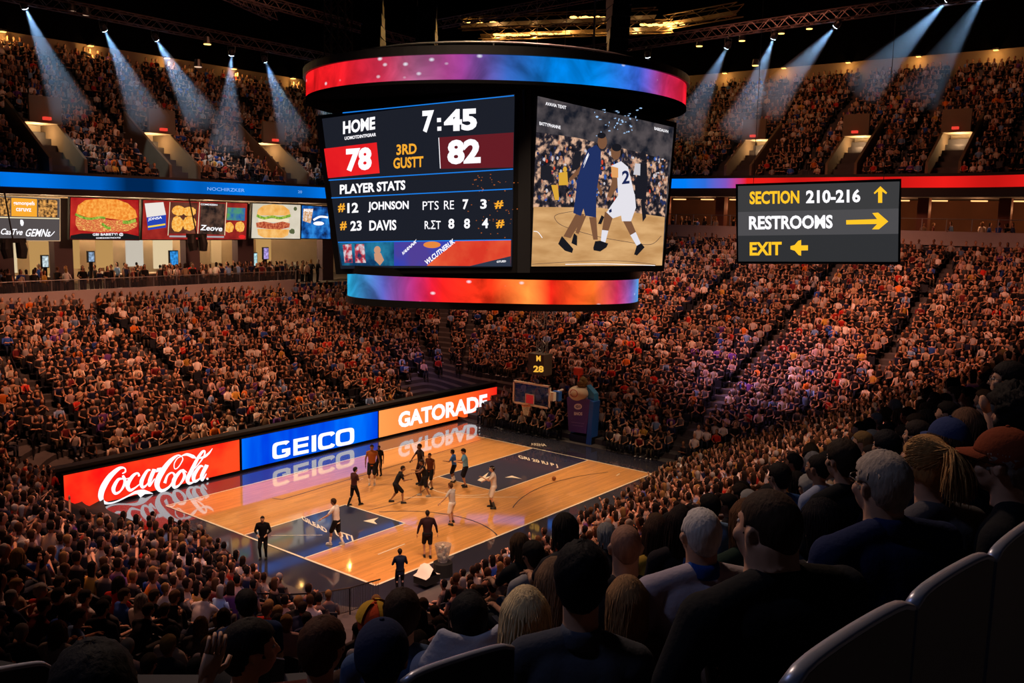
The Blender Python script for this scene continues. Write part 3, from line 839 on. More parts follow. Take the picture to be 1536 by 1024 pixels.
def torso(mb, hip, sh, neck, wid, belly, g, dep=1.0, yaw=0.0, bottom=.06):
    """trunk rings from the hips to the shoulders; g is how far the cloth stands off"""
    hip, sh = V3(hip), V3(sh); ax = (sh - hip)
    pr = [(-bottom, .155, .12), (.10, .150 + belly * .5, .115 + belly), (.35, .150 + belly * .4, .115 + belly * .9), (.65, .172, .125 + belly * .3), (.86, .19, .115), (.97, .165, .095), (1.03, .10, .07)]
    Y = rotz(yaw); pts = []; vs = []; n = 18
    for t, rx, ry in pr:
        p = hip + ax * t
        if t < 0: p = hip + V3((0, 0, t))
        f = 1 + (wid - 1) * max(0, min(1, t * 1.3))
        for k in range(n):
            a = 2 * math.pi * k / n; vs.append(p + Y @ V3(((rx * f + g) * math.cos(a), (ry * dep + g) * math.sin(a), 0)))
    fs = [(i * n + k, i * n + (k + 1) % n, (i + 1) * n + (k + 1) % n, (i + 1) * n + k) for i in range(len(pr) - 1) for k in range(n)]
    fs += [tuple(reversed(range(n))), tuple(range((len(pr) - 1) * n, len(pr) * n))]
    mb.add(vs, fs)
    # trapezius
    for q in (-1, 1):
        mb.cap(V3(neck) + V3((0, -.012, -.012)), sh + Y @ V3((q * .16 * wid, -.005, -.008)), .05 + g, .058 + g); mb.ell(sh + Y @ V3((q * .18 * wid, -.005, -.03)), (.066 + g, .066 + g, .075 + g)); mb.ell(sh + Y @ V3((q * .08 * wid, -.05, -.12)), (.1 * wid, .065 + g, .14), Y)
def figure(name, label, loc, yaw, spec, cat='person', group=None):
    """spec: body pose and clothes. Figure faces +Y, floor at z=0, before it is turned by YAW."""
    g = dict(scale=1.0, wid=1.0, belly=0.0, fat=0.0, hip=(0, 0, .5), lean=.05, twist=0.0, head=(0, 0), headoff=(0, 0, 0), skin=0, shirt=('white', (.7, .7, .7)), sleeve='short',
             pants=(.02, .02, .03), short=False, shoe=(.02, .02, .02), sock=None, hair='short', hairc=(.02, .012, .01), arms=None, feet=None, knees=None, voxel=.012,
             low=True, hands=True, collar=None, eyes=True, glasses=False, sit=True, hat=None, hoop=None, stripe=None, jacket=False, neck_r=.054, loosen=0.0)
    g.update(spec); s = g['scale']; root = empty(name, loc, label, cat, group)
    root.rotation_euler = (0, 0, yaw); root['_w'] = (0, 0, 0)
    hip = V3(g['hip']); L = .50; sh = hip + V3((g.get('leanx', 0), g['lean'], math.sqrt(max(.04, L * L - g['lean'] ** 2 - g.get('leanx', 0) ** 2)))); nk = sh + V3((0, .015 + g['lean'] * .12, .06))
    hd = nk + V3((0, .03 + g['lean'] * .15, .152)) + V3(g['headoff']); tw = rotz(g['twist'])
    HR = Matrix.Rotation(g['twist'] + g['head'][0], 3, 'Z') @ Matrix.Rotation(g['head'][1], 3, 'X')
    if 'tilt' in g: HR = HR @ Matrix.Rotation(g['tilt'], 3, 'Y')
    W = g['wid']; body = MB(); extra = MB(); shirt = MB(); pants = MB(); shoes = MB()
    c_skin = skin_m(g['skin'])
    head_prims(body, hd, HR, 1.0, g['fat'], nk, g['neck_r'] + g['fat'] * .5)
    torso(body, hip, sh, nk, W, g['belly'], -.012, yaw=g['twist']); torso(shirt, hip, sh, nk, W, g['belly'], .008 + g['loosen'], yaw=g['twist'], bottom=.1 if not g['jacket'] else .2)
    arms = g['arms'] or {}
    for q, key in ((-1, 'l'), (1, 'r')):
        s0 = sh + tw @ V3((q * .185 * W, -.005, -.015))
        el, wr = arms.get(key, (None, None))
        if el is None:
            el = s0 + V3((q * .045, .03, -.275)); wr = V3((q * .13, .33, hip.z + .14)) + V3((0, hip.y, 0)) if g['sit'] else s0 + V3((q * .09, .08, -.52))
        elif isinstance(el, tuple): el = s0 + tw @ V3(el); wr = el + tw @ V3(wr)
        body.cap(s0, el, .05 * (.6 + .4 * W), .038); body.cap(el, wr, .039, .026)
        d = (V3(wr) - V3(el)).normalized()
        if g['hands']: hand(extra, V3(wr), d, q, V3((-q, .0, -.25)) if abs(d.z) > .5 else V3((0, .2, -1)), 1.05)
        sl = g['sleeve']
        if sl != 'none': shirt.cap(s0 + V3((0, 0, -.01)), s0 + (el - s0) * (.72 if sl == 'short' else 1.0), .066 * (.5 + .5 * W), .053 if sl == 'short' else .052)
        else: shirt.cap(s0 - V3((q * .06, 0, .02)), s0 - V3((q * .03, 0, 0)), .06, .05)
        if sl == 'long': shirt.cap(el, el + (wr - el) * .9, .05, .036)
    if g['low']:
        feet = g['feet'] or ((-.12, .42, 0), (.12, .42, 0)) if g['sit'] else (g['feet'] or ((-.11, 0, 0), (.11, 0, 0)))
        for i, q in enumerate((-1, 1)):
            h0 = hip + tw @ V3((q * .09, 0, -.02)); ft = V3(feet[i]); fz = feet[i][3] if len(feet[i]) > 3 else 0
            an = V3((ft.x, ft.y, ft.z + .09)); kn = ik(h0, an, .43, .43, (q * .12, 1, .15))
            fa = (g.get('toes') or (0, 0))[i]; fd = rotz(fa) @ V3((0, 1, 0))
            body.cap(h0, kn, .08, .052); body.cap(kn, an, .05, .034); body.ell(kn.lerp(an, .3) + V3((0, -.015, 0)), (.05, .05, .09))
            pr = .016 + (.02 if g['short'] else 0)
            pants.cap(h0, kn if not g['short'] else h0.lerp(kn, .93), .092 + pr * .5, (.062 + pr) if not g['short'] else .088)
            if not g['short']: pants.cap(kn, an + V3((0, 0, .0)), .066, .052)
            if g['sock']: shoes_s = None
            sm = shoes; sm.ell(ft + fd * .05 + V3((0, 0, .042)), (.045, .125, .042), rotz(fa)); sm.ell(ft + V3((0, 0, .06)) - fd * .02, (.042, .06, .055)); sm.box(ft + fd * .045 + V3((0, 0, .012)), (.085, .25, .024), fa)
        pants.ell(hip + V3((0, 0, -.01)), (.17 * (.5 + .5 * W), .135 + g['belly'] * .6, .11))
        body.ell(hip, (.15, .11, .1))
    vx = g['voxel']
    def add(nm, me, m_, parent=root, lab=None):
        me.materials.clear(); me.materials.append(m_)
        if s != 1: me.transform(Matrix.Scale(s, 4))
        o = link(nm, me, parent)
        if lab: o['label'] = lab
        if g.get('objcol'):
            me.materials[0] = attr_mat('own_colour', obj_color=True, rough=.8, noise=9)
            o.color = (*g['objcol'][nm if nm in g['objcol'] else 'shirt'], 1)
        return o
    bo = add('body', vox(body, 'body', vx, 5 if vx < .01 else 3, extra=extra), c_skin)
    so = add('jacket' if g['jacket'] else 'shirt', vox(shirt, 'shirt', max(vx, .01), 7), cloth_m('cloth_' + g['shirt'][0].replace(' ', '_'), g['shirt'][1]))
    if g['low']:
        add('shorts' if g['short'] else 'trousers', vox(pants, 'trousers', max(vx, .013), 5), cloth_m('cloth_%02x%02x%02x' % tuple(int(q * 255) for q in g['pants']), g['pants']))
        nf = len(shoes.v) // 2; ff = len(shoes.f) // 2
        for i in range(2):
            m1 = MB(); m1.v = shoes.v[i * nf:(i + 1) * nf]; m1.f = [tuple(q - i * nf for q in f) for f in shoes.f[i * ff:(i + 1) * ff]]
            add('shoe', m1.mesh('shoe', True), mat('shoe_%02x' % int(g['shoe'][0] * 255), g['shoe'], .5))
        if g['sock']:
            for i, q in enumerate((-1, 1)):
                mb = MB(); ft = V3((g['feet'] or ((-.11, 0, 0), (.11, 0, 0)))[i][:3]); kn = ik(hip + tw @ V3((q * .09, 0, -.02)), ft + V3((0, 0, .09)), .43, .43, (q * .12, 1, .15))
                mb.cap(ft + V3((0, 0, .08)), (ft + V3((0, 0, .09))).lerp(kn, .45), .042, .052)
                add('sock', mb.mesh('sock', True), mat('sock_%02x' % int(g['sock'][0] * 255), g['sock'], .8))
    if g['collar']:
        mb = MB(); pr = [(.075, -.012), (.08, .0), (.072, .035), (.064, .05), (.058, .05)]
        mb.lathe(nk + V3((0, -.012, -.012)), pr, 20)
        # points of the collar
        for q in (-1, 1): mb.add([nk + V3((q * .005, .075, .0)), nk + V3((q * .06, .06, .03)), nk + V3((q * .055, .09, -.03)), nk + V3((q * .02, .1, -.035))], [(0, 1, 2, 3)])
        add('collar', mb.mesh('collar', True), cloth_m('cloth_collar_' + g['collar'][0], g['collar'][1]))
    # hair
    hs = g['hair']; mb = MB(); hm = hair_m('hair_%02x%02x%02x' % tuple(int(q * 255) for q in g['hairc']), g['hairc'])
    if hs in ('short', 'thin', 'buzz', 'thick', 'afro', 'bun'):
        kw = dict(short=dict(t=.017, nz=.18), thin=dict(t=.009, nz=.3, front=.09, fy=.02), buzz=dict(t=.006), thick=dict(t=.019, nz=.2, volume=.4, side=-.02), afro=dict(t=.05, nz=.3, volume=.4, ear=False, side=-.03), bun=dict(t=.015, nz=.1))[hs]
        hair_shell(mb, hd, HR, 1, **kw)
        if hs == 'bun': mb.ell(hd + HR @ V3((0, -.10, .1)), (.045, .04, .04), HR)
        if hs in ('short', 'thick'): strands(mb, hd, HR, 1.0, 200, .045, r=.0024, phmax=1.15)
    elif hs in ('long', 'mid', 'ponytail'):
        hair_shell(mb, hd, HR, 1, t=.012, ear=False, side=-.04, nape=-.08)
        nS = 900 if vx < .01 else 160; rr = .0024 if vx < .01 else .006
        if hs == 'ponytail': strands(mb, hd, HR, 1.0, nS, .2, gather=(0, -.12, .085), r=rr)
        else: strands(mb, hd, HR, 1.0, nS, .42 if hs == 'long' else .24, r=rr)
    elif hs == 'bald': hair_shell(mb, hd, HR, 1, t=.002, front=.0, side=-.02, nape=-.05, fy=-.02)
    if mb.v: add('hair', mb.mesh('hair', True), hm)
    hat = g['hat']
    if hat:
        kind, hc = hat[0], hat[1]; mb = MB(); hb = HR
        if kind == 'cap':
            hair_shell(mb, hd + HR @ V3((0, 0, .006)), HR, 1, t=.017, nape=-.005, side=.012, front=.035, fy=.05, ear=False, volume=.35)
            o = add('cap', mb.mesh('cap', True), cloth_m('cap_' + hc[0], hc[1]))
            br = MB(); vs = []; n = 14
            for ring_ in ((1.0, .042), (1.75, .024)):
                for k in range(n + 1):
                    a = math.radians(25 + 130 * k / n); vs.append(hd + HR @ V3((.094 * math.cos(a), (.104 if ring_[0] == 1 else .104 * ring_[0]) * math.sin(a) - .012, ring_[1] + .012 * math.sin(a))))
            vs2 = [v + HR @ V3((0, 0, -.005)) for v in vs]; m_ = len(vs)
            fs = []
            for k in range(n): fs += [(k, k + 1, n + 2 + k, n + 1 + k), (m_ + k + 1, m_ + k, m_ + n + 1 + k, m_ + n + 2 + k), (n + 1 + k, n + 2 + k, m_ + n + 2 + k, m_ + n + 1 + k)]
            if g.get('backward'):
                vs = [hd + Matrix.Rotation(math.pi, 3, HR @ V3((0, 0, 1))) @ (v - hd) for v in vs]; vs2 = [hd + Matrix.Rotation(math.pi, 3, HR @ V3((0, 0, 1))) @ (v - hd) for v in vs2]
            br.add(vs + vs2, fs); b_ = add('brim', br.mesh('brim', True), cloth_m('cap_' + hc[0], hc[1]), parent=o)
            bt = MB(); bt.ell(hd + HR @ V3((0, -.01, .152)), (.009, .009, .006)); add('button', bt.mesh('button', True), cloth_m('cap_' + hc[0], hc[1]), parent=o)
            if len(hat) > 2:   # front panels of another colour
                mb = MB(); n = 16
                for a0 in (0, 2, 4):
                    vs = []; m2 = 7
                    for i in range(m2 + 1):
                        for k in range(5):
                            th = math.radians(30 + a0 * 60 + k * 15); ph = math.radians(6 + i * 66 / m2); d = V3((math.sin(ph) * math.cos(th), math.sin(ph) * math.sin(th), math.cos(ph)))
                            vs.append(hd + HR @ V3((d.x * .109, d.y * .131 - .012, d.z * .131 + .036)))
                    mb.add(vs, [(i * 5 + k, i * 5 + k + 1, (i + 1) * 5 + k + 1, (i + 1) * 5 + k) for i in range(m2) for k in range(4)])
                add('panel', mb.mesh('panel', True), cloth_m('cap_' + hat[2][0], hat[2][1]), parent=o, lab=hat[2][0] + ' cap panels')
        elif kind == 'hood':
            mb = MB()
            # a dropped hood: thick folded roll of cloth behind the neck
            for k in range(5):
                pts = []
                for i in range(13):
                    a = math.radians(200 + 140 * i / 12); rr = .125 + .018 * k
                    pts.append(nk + V3((rr * math.cos(a) * 1.25, rr * math.sin(a) * .9 + .0, .055 - .032 * k + .03 * abs(math.cos(a)))))
                mb.tube(pts, [.034] * 13, 8)
            mb.ell(nk + V3((0, -.13, -.03)), (.15, .06, .1))
            o = add('hood', vox(mb, 'hood', .012, 4), cloth_m('cloth_' + g['shirt'][0].replace(' ', '_'), g['shirt'][1]))
        elif kind == 'band':
            mb = MB(); pts = [hd + HR @ V3((.083 * math.cos(a), .106 * math.sin(a) - .012, .06)) for a in [2 * math.pi * k / 20 for k in range(21)]]
            mb.tube(pts, [(.006, .016)] * 21, 6); add('headband', mb.mesh('headband', True), cloth_m('cap_' + hc[0], hc[1]))
    if g['eyes'] and vx < .012:
        mb = MB()
        for q in (-1, 1): mb.ell(hd + HR @ V3((q * .03, .079, .012)), (.0125, .0095, .008), HR, 10, 6)
        add('eye', mb.mesh('eye', True), mat('eye_white', (.5, .45, .42), .2))
    if g['glasses']:
        mb = MB()
        for q in (-1, 1):
            cc = hd + HR @ V3((q * .032, .1, .012)); mb.tube([cc + HR @ V3((.023 * math.cos(a), 0, .018 * math.sin(a))) for a in [2 * math.pi * k / 16 for k in range(17)]], .002, 5)
            mb.tube([hd + HR @ V3((q * .055, .098, .016)), hd + HR @ V3((q * .082, .0, .014))], .002, 5)
        mb.tube([hd + HR @ V3((-.01, .104, .014)), hd + HR @ V3((.01, .104, .014))], .002, 5)
        add('glasses', mb.mesh('glasses', True), mat('wire_frame', (.1, .1, .1), .3, .8))
    return root
# ---------------------------------------------------------------- the people on the court
def cam_yaw(u, v, a):
    """turn of a figure that looks A degrees to the photo's left of straight away from the viewer"""
    r = ray(u, v); return math.atan2(r[1], r[0]) + math.radians(a) - math.pi / 2
UPA = {}
def court(u, v, head_v, a, label, name='person', **sp):
    p = on_z(u, v, 0.0); lo, hi = 1.0, 3.0
    for _ in range(30):
        m_ = (lo + hi) / 2
        if proj([[p[0], p[1], m_]])[1][0] > head_v: lo = m_
        else: hi = m_
    base = dict(sit=False, hip=(0, 0, .93), lean=.03, voxel=.017, eyes=True, scale=lo / (1.80 - sp.pop('drop', 0)))
    base.update(sp)
    return figure(name, label, (p[0], p[1], .016), cam_yaw(u, v, a), base, 'person', 'players, referees and staff on the court')
BLK = ('black', (.012, .011, .014)); WHT = ('white', (.75, .68, .64)); DK = (.012, .012, .016)
down = {'l': ((-.07, .0, -.28), (-.02, .07, -.25)), 'r': ((.07, .0, -.28), (.02, .07, -.25))}
court(558, 727, 665, 175, 'player in patterned dark and orange jersey with black shorts, nearest the blue ad board', shirt=('rust', (.34, .11, .03)), pants=DK, short=True, sleeve='none', skin=4, arms={'l': ((-.1, .0, -.27), (-.06, .05, -.24)), 'r': ((.08, .0, -.28), (.0, .07, -.25))}, hair='buzz', sock=(.7, .65, .6), shoe=(.5, .45, .42))
court(569, 713, 667, 160, 'player in all dark kit partly hidden behind the one in the orange patterned jersey', shirt=BLK, pants=DK, sleeve='short', skin=5, arms=down, hair='buzz')
court(531, 758, 700, -55, 'referee in maroon shirt and long black trousers striding near the left key', shirt=('maroon', (.06, .018, .02)), pants=(.01, .01, .012), skin=3, feet=((-.11, -.22, 0), (.11, .25, 0)), arms={'l': ((-.07, .02, -.28), (-.02, .1, -.24)), 'r': ((.1, .04, -.26), (-.1, .2, .05))}, hair='short', shoe=(.01, .01, .01))
court(596, 754, 698, -80, 'crouching player in black shirt and shorts with one arm bent forward', shirt=BLK, pants=DK, short=True, skin=4, lean=.22, drop=.12, hip=(0, -.08, .86), feet=((-.16, -.28, 0), (.16, .2, 0)), arms={'l': ((-.08, .2, -.2), (.0, .22, .08)), 'r': ((.1, .1, -.24), (-.05, .24, .02))}, hair='buzz', head=(0, -.1))
court(637, 744, 688, 100, 'player in black kit in front of the tight huddle, white and black shoes', shirt=BLK, pants=DK, short=True, sleeve='none', skin=4, lean=.1, feet=((-.13, -.2, 0), (.13, .18, 0)), arms={'l': ((-.12, .2, -.14), (-.05, .26, -.02)), 'r': ((.1, .12, -.24), (-.05, .24, .05))}, hair='short', shoe=(.3, .28, .27))
court(631, 727, 664, 120, 'tall dark clothed player at the back of the huddle with both arms spread low', shirt=('charcoal', (.03, .02, .02)), pants=(.03, .012, .012), skin=5, arms={'l': ((-.2, .08, -.16), (-.22, .08, -.1)), 'r': ((.18, .05, -.2), (.1, .1, -.22))}, hair='buzz')
court(645, 733, 678, 150, 'player in black shorts wedged on the right side of the huddle', shirt=('umber', (.1, .03, .015)), pants=DK, short=True, sleeve='none', skin=4, arms=down, hair='buzz')
court(681, 723, 674, 70, 'player in blue and white top with black shorts over white leggings', shirt=('azure', (.05, .16, .5)), pants=DK, short=True, skin=4, lean=.06, arms={'l': ((-.1, .12, -.24), (-.02, .22, .02)), 'r': ((.1, .0, -.28), (.05, .05, -.24))}, hair='thick', sock=(.8, .75, .7))
court(698, 730, 672, 100, 'player in light blue top with white vest and black shorts at the right key', shirt=('sky', (.16, .42, .7)), pants=DK, short=True, skin=1, lean=.06, arms={'l': ((-.1, .16, -.22), (-.02, .22, .05)), 'r': ((.1, .1, -.25), (-.08, .22, .0))}, hair='thick', shoe=(.01, .01, .01), head=(0, -.25))
court(740, 762, 698, 88, 'player all in white with a white headband holding his hands out in front', shirt=WHT, pants=(.75, .7, .66), short=True, sleeve='short', skin=0, lean=.04, feet=((-.14, -.05, 0), (.14, .1, 0)), arms={'l': ((-.06, .16, -.2), (.02, .25, .12)), 'r': ((.06, .14, -.22), (.0, .22, -.12))}, hair='short', hat=('band', ('white', (.85, .8, .75))), sock=(.05, .05, .05), shoe=(.02, .02, .03))
court(678, 786, 724, 55, 'player in white shorts and dark fronted white top with left arm stretched down', shirt=('pale grey', (.5, .46, .46)), pants=(.75, .7, .66), short=True, skin=1, lean=.06, feet=((-.17, -.1, 0), (.2, .1, 0)), arms={'l': ((-.16, .06, -.22), (-.2, .1, -.16)), 'r': ((.1, .12, -.22), (-.08, .2, .06))}, hair='thick', hairc=(.08, .035, .015), shoe=(.01, .01, .012))
court(641, 836, 765, 8, 'person in dark maroon long sleeved top and shorts standing near the near sideline', shirt=('dark maroon', (.03, .012, .016)), pants=(.015, .012, .014), short=True, sleeve='long', skin=1, feet=((-.1, .05, 0), (.1, -.08, 0)), arms={'l': ((-.11, .0, -.26), (-.05, .02, -.26)), 'r': ((.11, .0, -.26), (.05, .02, -.26))}, hair='buzz', shoe=(.01, .01, .012), wid=1.12)
court(505, 817, 747, 62, 'person in white shirt and black shorts stepping forward on the left key', shirt=WHT, pants=(.01, .01, .012), short=True, skin=1, lean=.07, feet=((-.1, .22, 0), (.1, -.2, 0)), toes=(0, -.3), arms={'l': ((-.12, .14, -.22), (-.08, .2, -.12)), 'r': ((.08, -.02, -.28), (.02, .06, -.25))}, hair='short', hairc=(.04, .018, .01), shoe=(.55, .5, .46), sock=(.8, .74, .7))
court(395, 838, 772, 170, 'man in a black suit standing off the left baseline with folded hands', shirt=('black suit', (.01, .009, .01)), pants=(.01, .009, .01), sleeve='long', skin=1, arms={'l': ((-.09, .02, -.27), (.12, .14, -.1)), 'r': ((.09, .02, -.27), (-.12, .14, -.1))}, hair='buzz', wid=1.1, jacket=True)
court(600, 888, 823, 10, 'man in dark navy jacket standing at the near left corner of the court', shirt=('midnight', (.012, .017, .04)), pants=(.01, .01, .014), sleeve='long', skin=3, arms={'l': ((-.09, .06, -.27), (.05, .22, .0)), 'r': ((.09, .06, -.27), (-.05, .22, .0))}, hair='short', wid=1.05, jacket=True)

# ---------------------------------------------------------------- the spectators right in front of the viewer
def seat_proto():
    r = empty('stadium_seat', (0, 0, 0), 'black folding stadium seat in the near stand, mostly hidden by the person sitting in it', 'seat', 'seats of the near stand')
    mb = MB()
    # pan: slightly dished
    vs = []
    for j in range(5):
        for i in range(5): vs.append(((i - 2) * .115, -.2 + j * .105, .43 - .02 * math.cos((i - 2) * .7) + (.0 if j < 4 else -.015)))
    n = len(vs); fs = [(j * 5 + i, j * 5 + i + 1, j * 5 + i + 6, j * 5 + i + 5) for j in range(4) for i in range(4)]
    mb.add(vs, fs); mb.add([(x, y, z - .05) for x, y, z in vs], [tuple(reversed(f)) for f in fs]); rim = [0, 1, 2, 3, 4, 9, 14, 19, 24, 23, 22, 21, 20, 15, 10, 5]
    mb.add([vs[i] for i in rim] + [(vs[i][0], vs[i][1], vs[i][2] - .05) for i in rim], [(i + 16, (i + 1) % 16 + 16, (i + 1) % 16, i) for i in range(16)])
    mb.build('seat_pan', SEATM, r)
    mb = MB(); vs = []
    for j in range(6):
        for i in range(7):
            x = (i - 3) * .082; zz = .45 + j * .098; zz += .0 if j < 5 else -.05 * (abs(i - 3) / 3) ** 3
            vs.append((x, -.22 - .035 * j * .5 + .02 * (abs(i - 3) / 3) ** 2, zz))
    fs = [(j * 7 + i, j * 7 + i + 1, j * 7 + i + 8, j * 7 + i + 7) for j in range(5) for i in range(6)]
    n = len(vs); rim = list(range(7)) + [13, 20, 27, 34, 41] + list(range(40, 34, -1)) + [28, 21, 14, 7]
    mb.add(vs, [tuple(reversed(f)) for f in fs]); mb.add([(x, y - .035, z) for x, y, z in vs], fs)
    mb.add([vs[i] for i in rim] + [(vs[i][0], vs[i][1] - .035, vs[i][2]) for i in rim], [(i, (i + 1) % len(rim), (i + 1) % len(rim) + len(rim), i + len(rim)) for i in range(len(rim))])
    mb.build('backrest', SEATM, r)
    for q in (-1, 1):
        mb = MB(); mb.box((q * .275, -.05, .62), (.05, .34, .03)); mb.box((q * .275, -.16, .32), (.035, .06, .6)); mb.build('armrest', mat('seat_frame_metal', (.03, .035, .05), .35, .5), r)
    mb = MB(); mb.box((0, -.12, .13), (.08, .1, .56)); mb.box((0, -.12, -.2), (.05, .08, .5)); mb.build('pedestal', mat('seat_frame_metal', (.03, .035, .05), .35, .5), r)
    return r
SEAT = seat_proto(); seat_used = [False]
def put_seat(loc, yaw, s=1.0):
    o = SEAT if not seat_used[0] else copy_thing(SEAT, loc, yaw)
    seat_used[0] = True; o.location = loc; o.rotation_euler = (0, 0, yaw); o.scale = (s, s, s); return o
HERO_XY = []
def hero(u, v, dz, a, label, seat=True, **sp):
    s = sp.get('scale', 1.05); lean = sp.get('lean', .04); ho = V3(sp.get('headoff', (0, 0, 0)))
    sh = V3((0, lean, .5 + math.sqrt(.25 - lean ** 2))); hd = (sh + V3((0, .015 + lean * .12 + .03 + lean * .15, .212)) + ho) * s
    yaw = cam_yaw(u, v, a); P = at_depth(u, v, dz); loc = V3(P) - rotz(yaw) @ hd
    base = dict(voxel=.0085, lean=lean, scale=s); base.update(sp)
    if seat: put_seat(loc, yaw, 1.0)
    HERO_XY.append((loc.x, loc.y)); 
    return figure('person', label, tuple(loc), yaw, base, 'person', 'spectators seated in front of the viewer')
GR = (.3, .27, .25)
hero(1150, 795, 2.9, 42, 'broad man with cropped brown hair and black tee, largest of the nearest spectators', head=(.1, 0), wid=1.42, fat=.02, belly=.06, skin=0, shirt=('soft black', (.014, .014, .016)), hair='buzz', hairc=(.05, .028, .018), neck_r=.072, headoff=(0, 0, -.03), low=True, arms={'l': ((-.13, .04, -.28), (.06, .2, -.12)), 'r': ((.12, .05, -.27), (-.06, .25, -.1))})
hero(1050, 804, 4.25, 24, 'white haired man in lavender grey polo with blue collar', wid=1.3, fat=.012, belly=.05, skin=0, shirt=('lavender grey', (.42, .36, .42)), collar=('blue', (.02, .07, .3)), hair='thin', hairc=(.6, .54, .5), neck_r=.064, headoff=(0, 0, -.02))
hero(1320, 729, 3.55, 44, 'grey haired man with glasses in a dark navy shirt', wid=1.38, fat=.016, belly=.05, skin=0, shirt=('navy shirt', (.014, .022, .07)), collar=('navy', (.02, .03, .1)), hair='short', hairc=(.36, .29, .24), glasses=True, neck_r=.064, headoff=(0, 0, -.02))
hero(1386, 700, 3.9, 48, 'woman with blond ponytail in a grey zip jacket beside the blue capped person', wid=1.1, skin=0, shirt=('grey jacket', (.085, .08, .09)), sleeve='long', hair='ponytail', hairc=(.45, .23, .08), headoff=(0, 0, .0), lean=.1, low=True)
hero(1420, 668, 4.9, 40, 'person wearing a plain blue cap between the ponytail woman and the rust cap', wid=1.05, skin=0, shirt=('night blue', (.01, .012, .025)), sleeve='long', hair='mid', hairc=(.05, .025, .015), hat=('cap', ('blue', (.03, .045, .13))), lean=.05)
hero(1502, 697, 3.7, 78, 'older person in rust cap and thin glasses at the right edge', wid=1.15, fat=.01, skin=0, shirt=('black coat', (.01, .01, .012)), sleeve='long', hair='short', hairc=(.2, .16, .14), hat=('cap', ('rust', (.2, .04, .015))), glasses=True)
hero(938, 822, 4.9, 10, 'bald man in black shirt in front of the lavender polo man', wid=1.25, fat=.012, skin=0, shirt=('coal', (.016, .015, .018)), hair='bald', hairc=(.34, .17, .11), neck_r=.062)
hero(872, 872, 3.3, 6, 'man with thick black hair in slate blue collared shirt', wid=1.0, headoff=(0, 0, .02), twist=-.12, fat=.006, skin=0, shirt=('slate blue', (.05, .055, .075)), collar=('slate', (.06, .07, .1)), hair='thick', hairc=(.008, .007, .009), neck_r=.06)
hero(788, 922, 4.2, 4, 'woman with long straight blond hair, seen from behind', wid=.9, skin=0, shirt=('plum pattern', (.05, .02, .04)), sleeve='short', hair='long', hairc=(.8, .52, .28))
hero(702, 930, 4.6, 10, 'black haired person in a pale grey hooded sweatshirt', wid=1.15, headoff=(0, 0, -.05), skin=1, shirt=('pale grey hoodie', (.42, .42, .5)), sleeve='long', hair='short', hairc=(.008, .007, .008), hat=('hood', ('grey', (.42, .42, .5))))
hero(603, 922, 4.7, 0, 'brown haired man in steel blue tee between the striped cap and the hoodie', wid=1.2, skin=1, shirt=('steel blue', (.05, .085, .18)), hair='short', hairc=(.03, .015, .01), neck_r=.06)
hero(563, 944, 5.0, 12, 'person in a red and yellow panelled cap', wid=1.0, skin=1, shirt=('brown top', (.06, .03, .02)), hair='short', hat=('cap', ('red', (.55, .06, .015)), ('yellow', (.6, .32, .03))))
hero(573, 990, 3.3, -6, 'person in a dark navy cap low in the frame beside the panelled cap', wid=1.05, skin=1, shirt=('ink', (.012, .014, .03)), hair='buzz', hat=('cap', ('dark navy', (.015, .022, .06))))
hero(485, 972, 3.9, -28, 'man with short reddish brown hair directly left of the navy cap', wid=1.15, skin=0, shirt=('dark red tee', (.06, .01, .01)), hair='short', hairc=(.06, .022, .012))
hero(377, 976, 3.9, -72, 'dark haired man in profile looking to the right along the row', wid=1.1, skin=0, shirt=('black tee', (.012, .011, .012)), hair='short', hairc=(.015, .01, .009), arms={'r': ((.06, -.27, .06), (.0, .08, .24))})
hero(140, 1052, 2.2, 0, 'person with big dark head of hair cut off by the bottom edge', wid=1.1, skin=1, shirt=('raven', (.01, .01, .012)), hair='thick', hairc=(.008, .007, .008))
hero(369, 906, 8.2, 10, 'man in dark navy polo sitting by the black railing', wid=1.2, skin=1, shirt=('deep navy polo', (.012, .02, .06)), hair='short', hairc=(.012, .01, .01), neck_r=.06)
hero(1230, 782, 5.2, 68, 'young person with black hair in profile and striped grey top', wid=.95, skin=0, shirt=('striped grey', (.3, .29, .3)), hair='mid', hairc=(.01, .008, .01))
hero(1262, 692, 6.0, 45, 'dark haired person with black jacket behind the navy shirted man', wid=1.15, skin=0, shirt=('jet jacket', (.011, .011, .013)), sleeve='long', hair='thick', hairc=(.03, .018, .012))
hero(1226, 703, 8.2, 55, 'short haired man in pale blue shirt clasping his hands', wid=1.1, skin=2, shirt=('pale blue', (.3, .33, .45)), hair='buzz', hairc=(.015, .01, .01))
hero(1168, 716, 8.3, 40, 'dark haired man in royal blue tee with hand near his face', wid=1.15, skin=1, shirt=('royal blue tee', (.02, .06, .2)), hair='short', hairc=(.015, .01, .01))
hero(984, 800, 6.9, 20, 'brown haired woman in mustard yellow top beside the bald man', wid=1.0, skin=1, shirt=('mustard top', (.38, .22, .03)), sleeve='none', hair='mid', hairc=(.05, .022, .012))
hero(1022, 785, 6.6, 20, 'person with long dark hair just behind the white haired man', wid=1.0, skin=1, shirt=('dark top', (.02, .015, .018)), hair='long', hairc=(.02, .01, .008))
hero(940, 902, 4.1, 10, 'child with light brown bowl haircut between the dark haired man and polo man', scale=.92, wid=.9, skin=0, shirt=('brown jumper', (.08, .05, .03)), hair='mid', hairc=(.3, .16, .07))
hero(833, 872, 5.0, 25, 'person with long light brown hair behind the blond woman', wid=1.0, skin=0, shirt=('olive coat', (.05, .04, .02)), sleeve='long', hair='long', hairc=(.2, .11, .06))
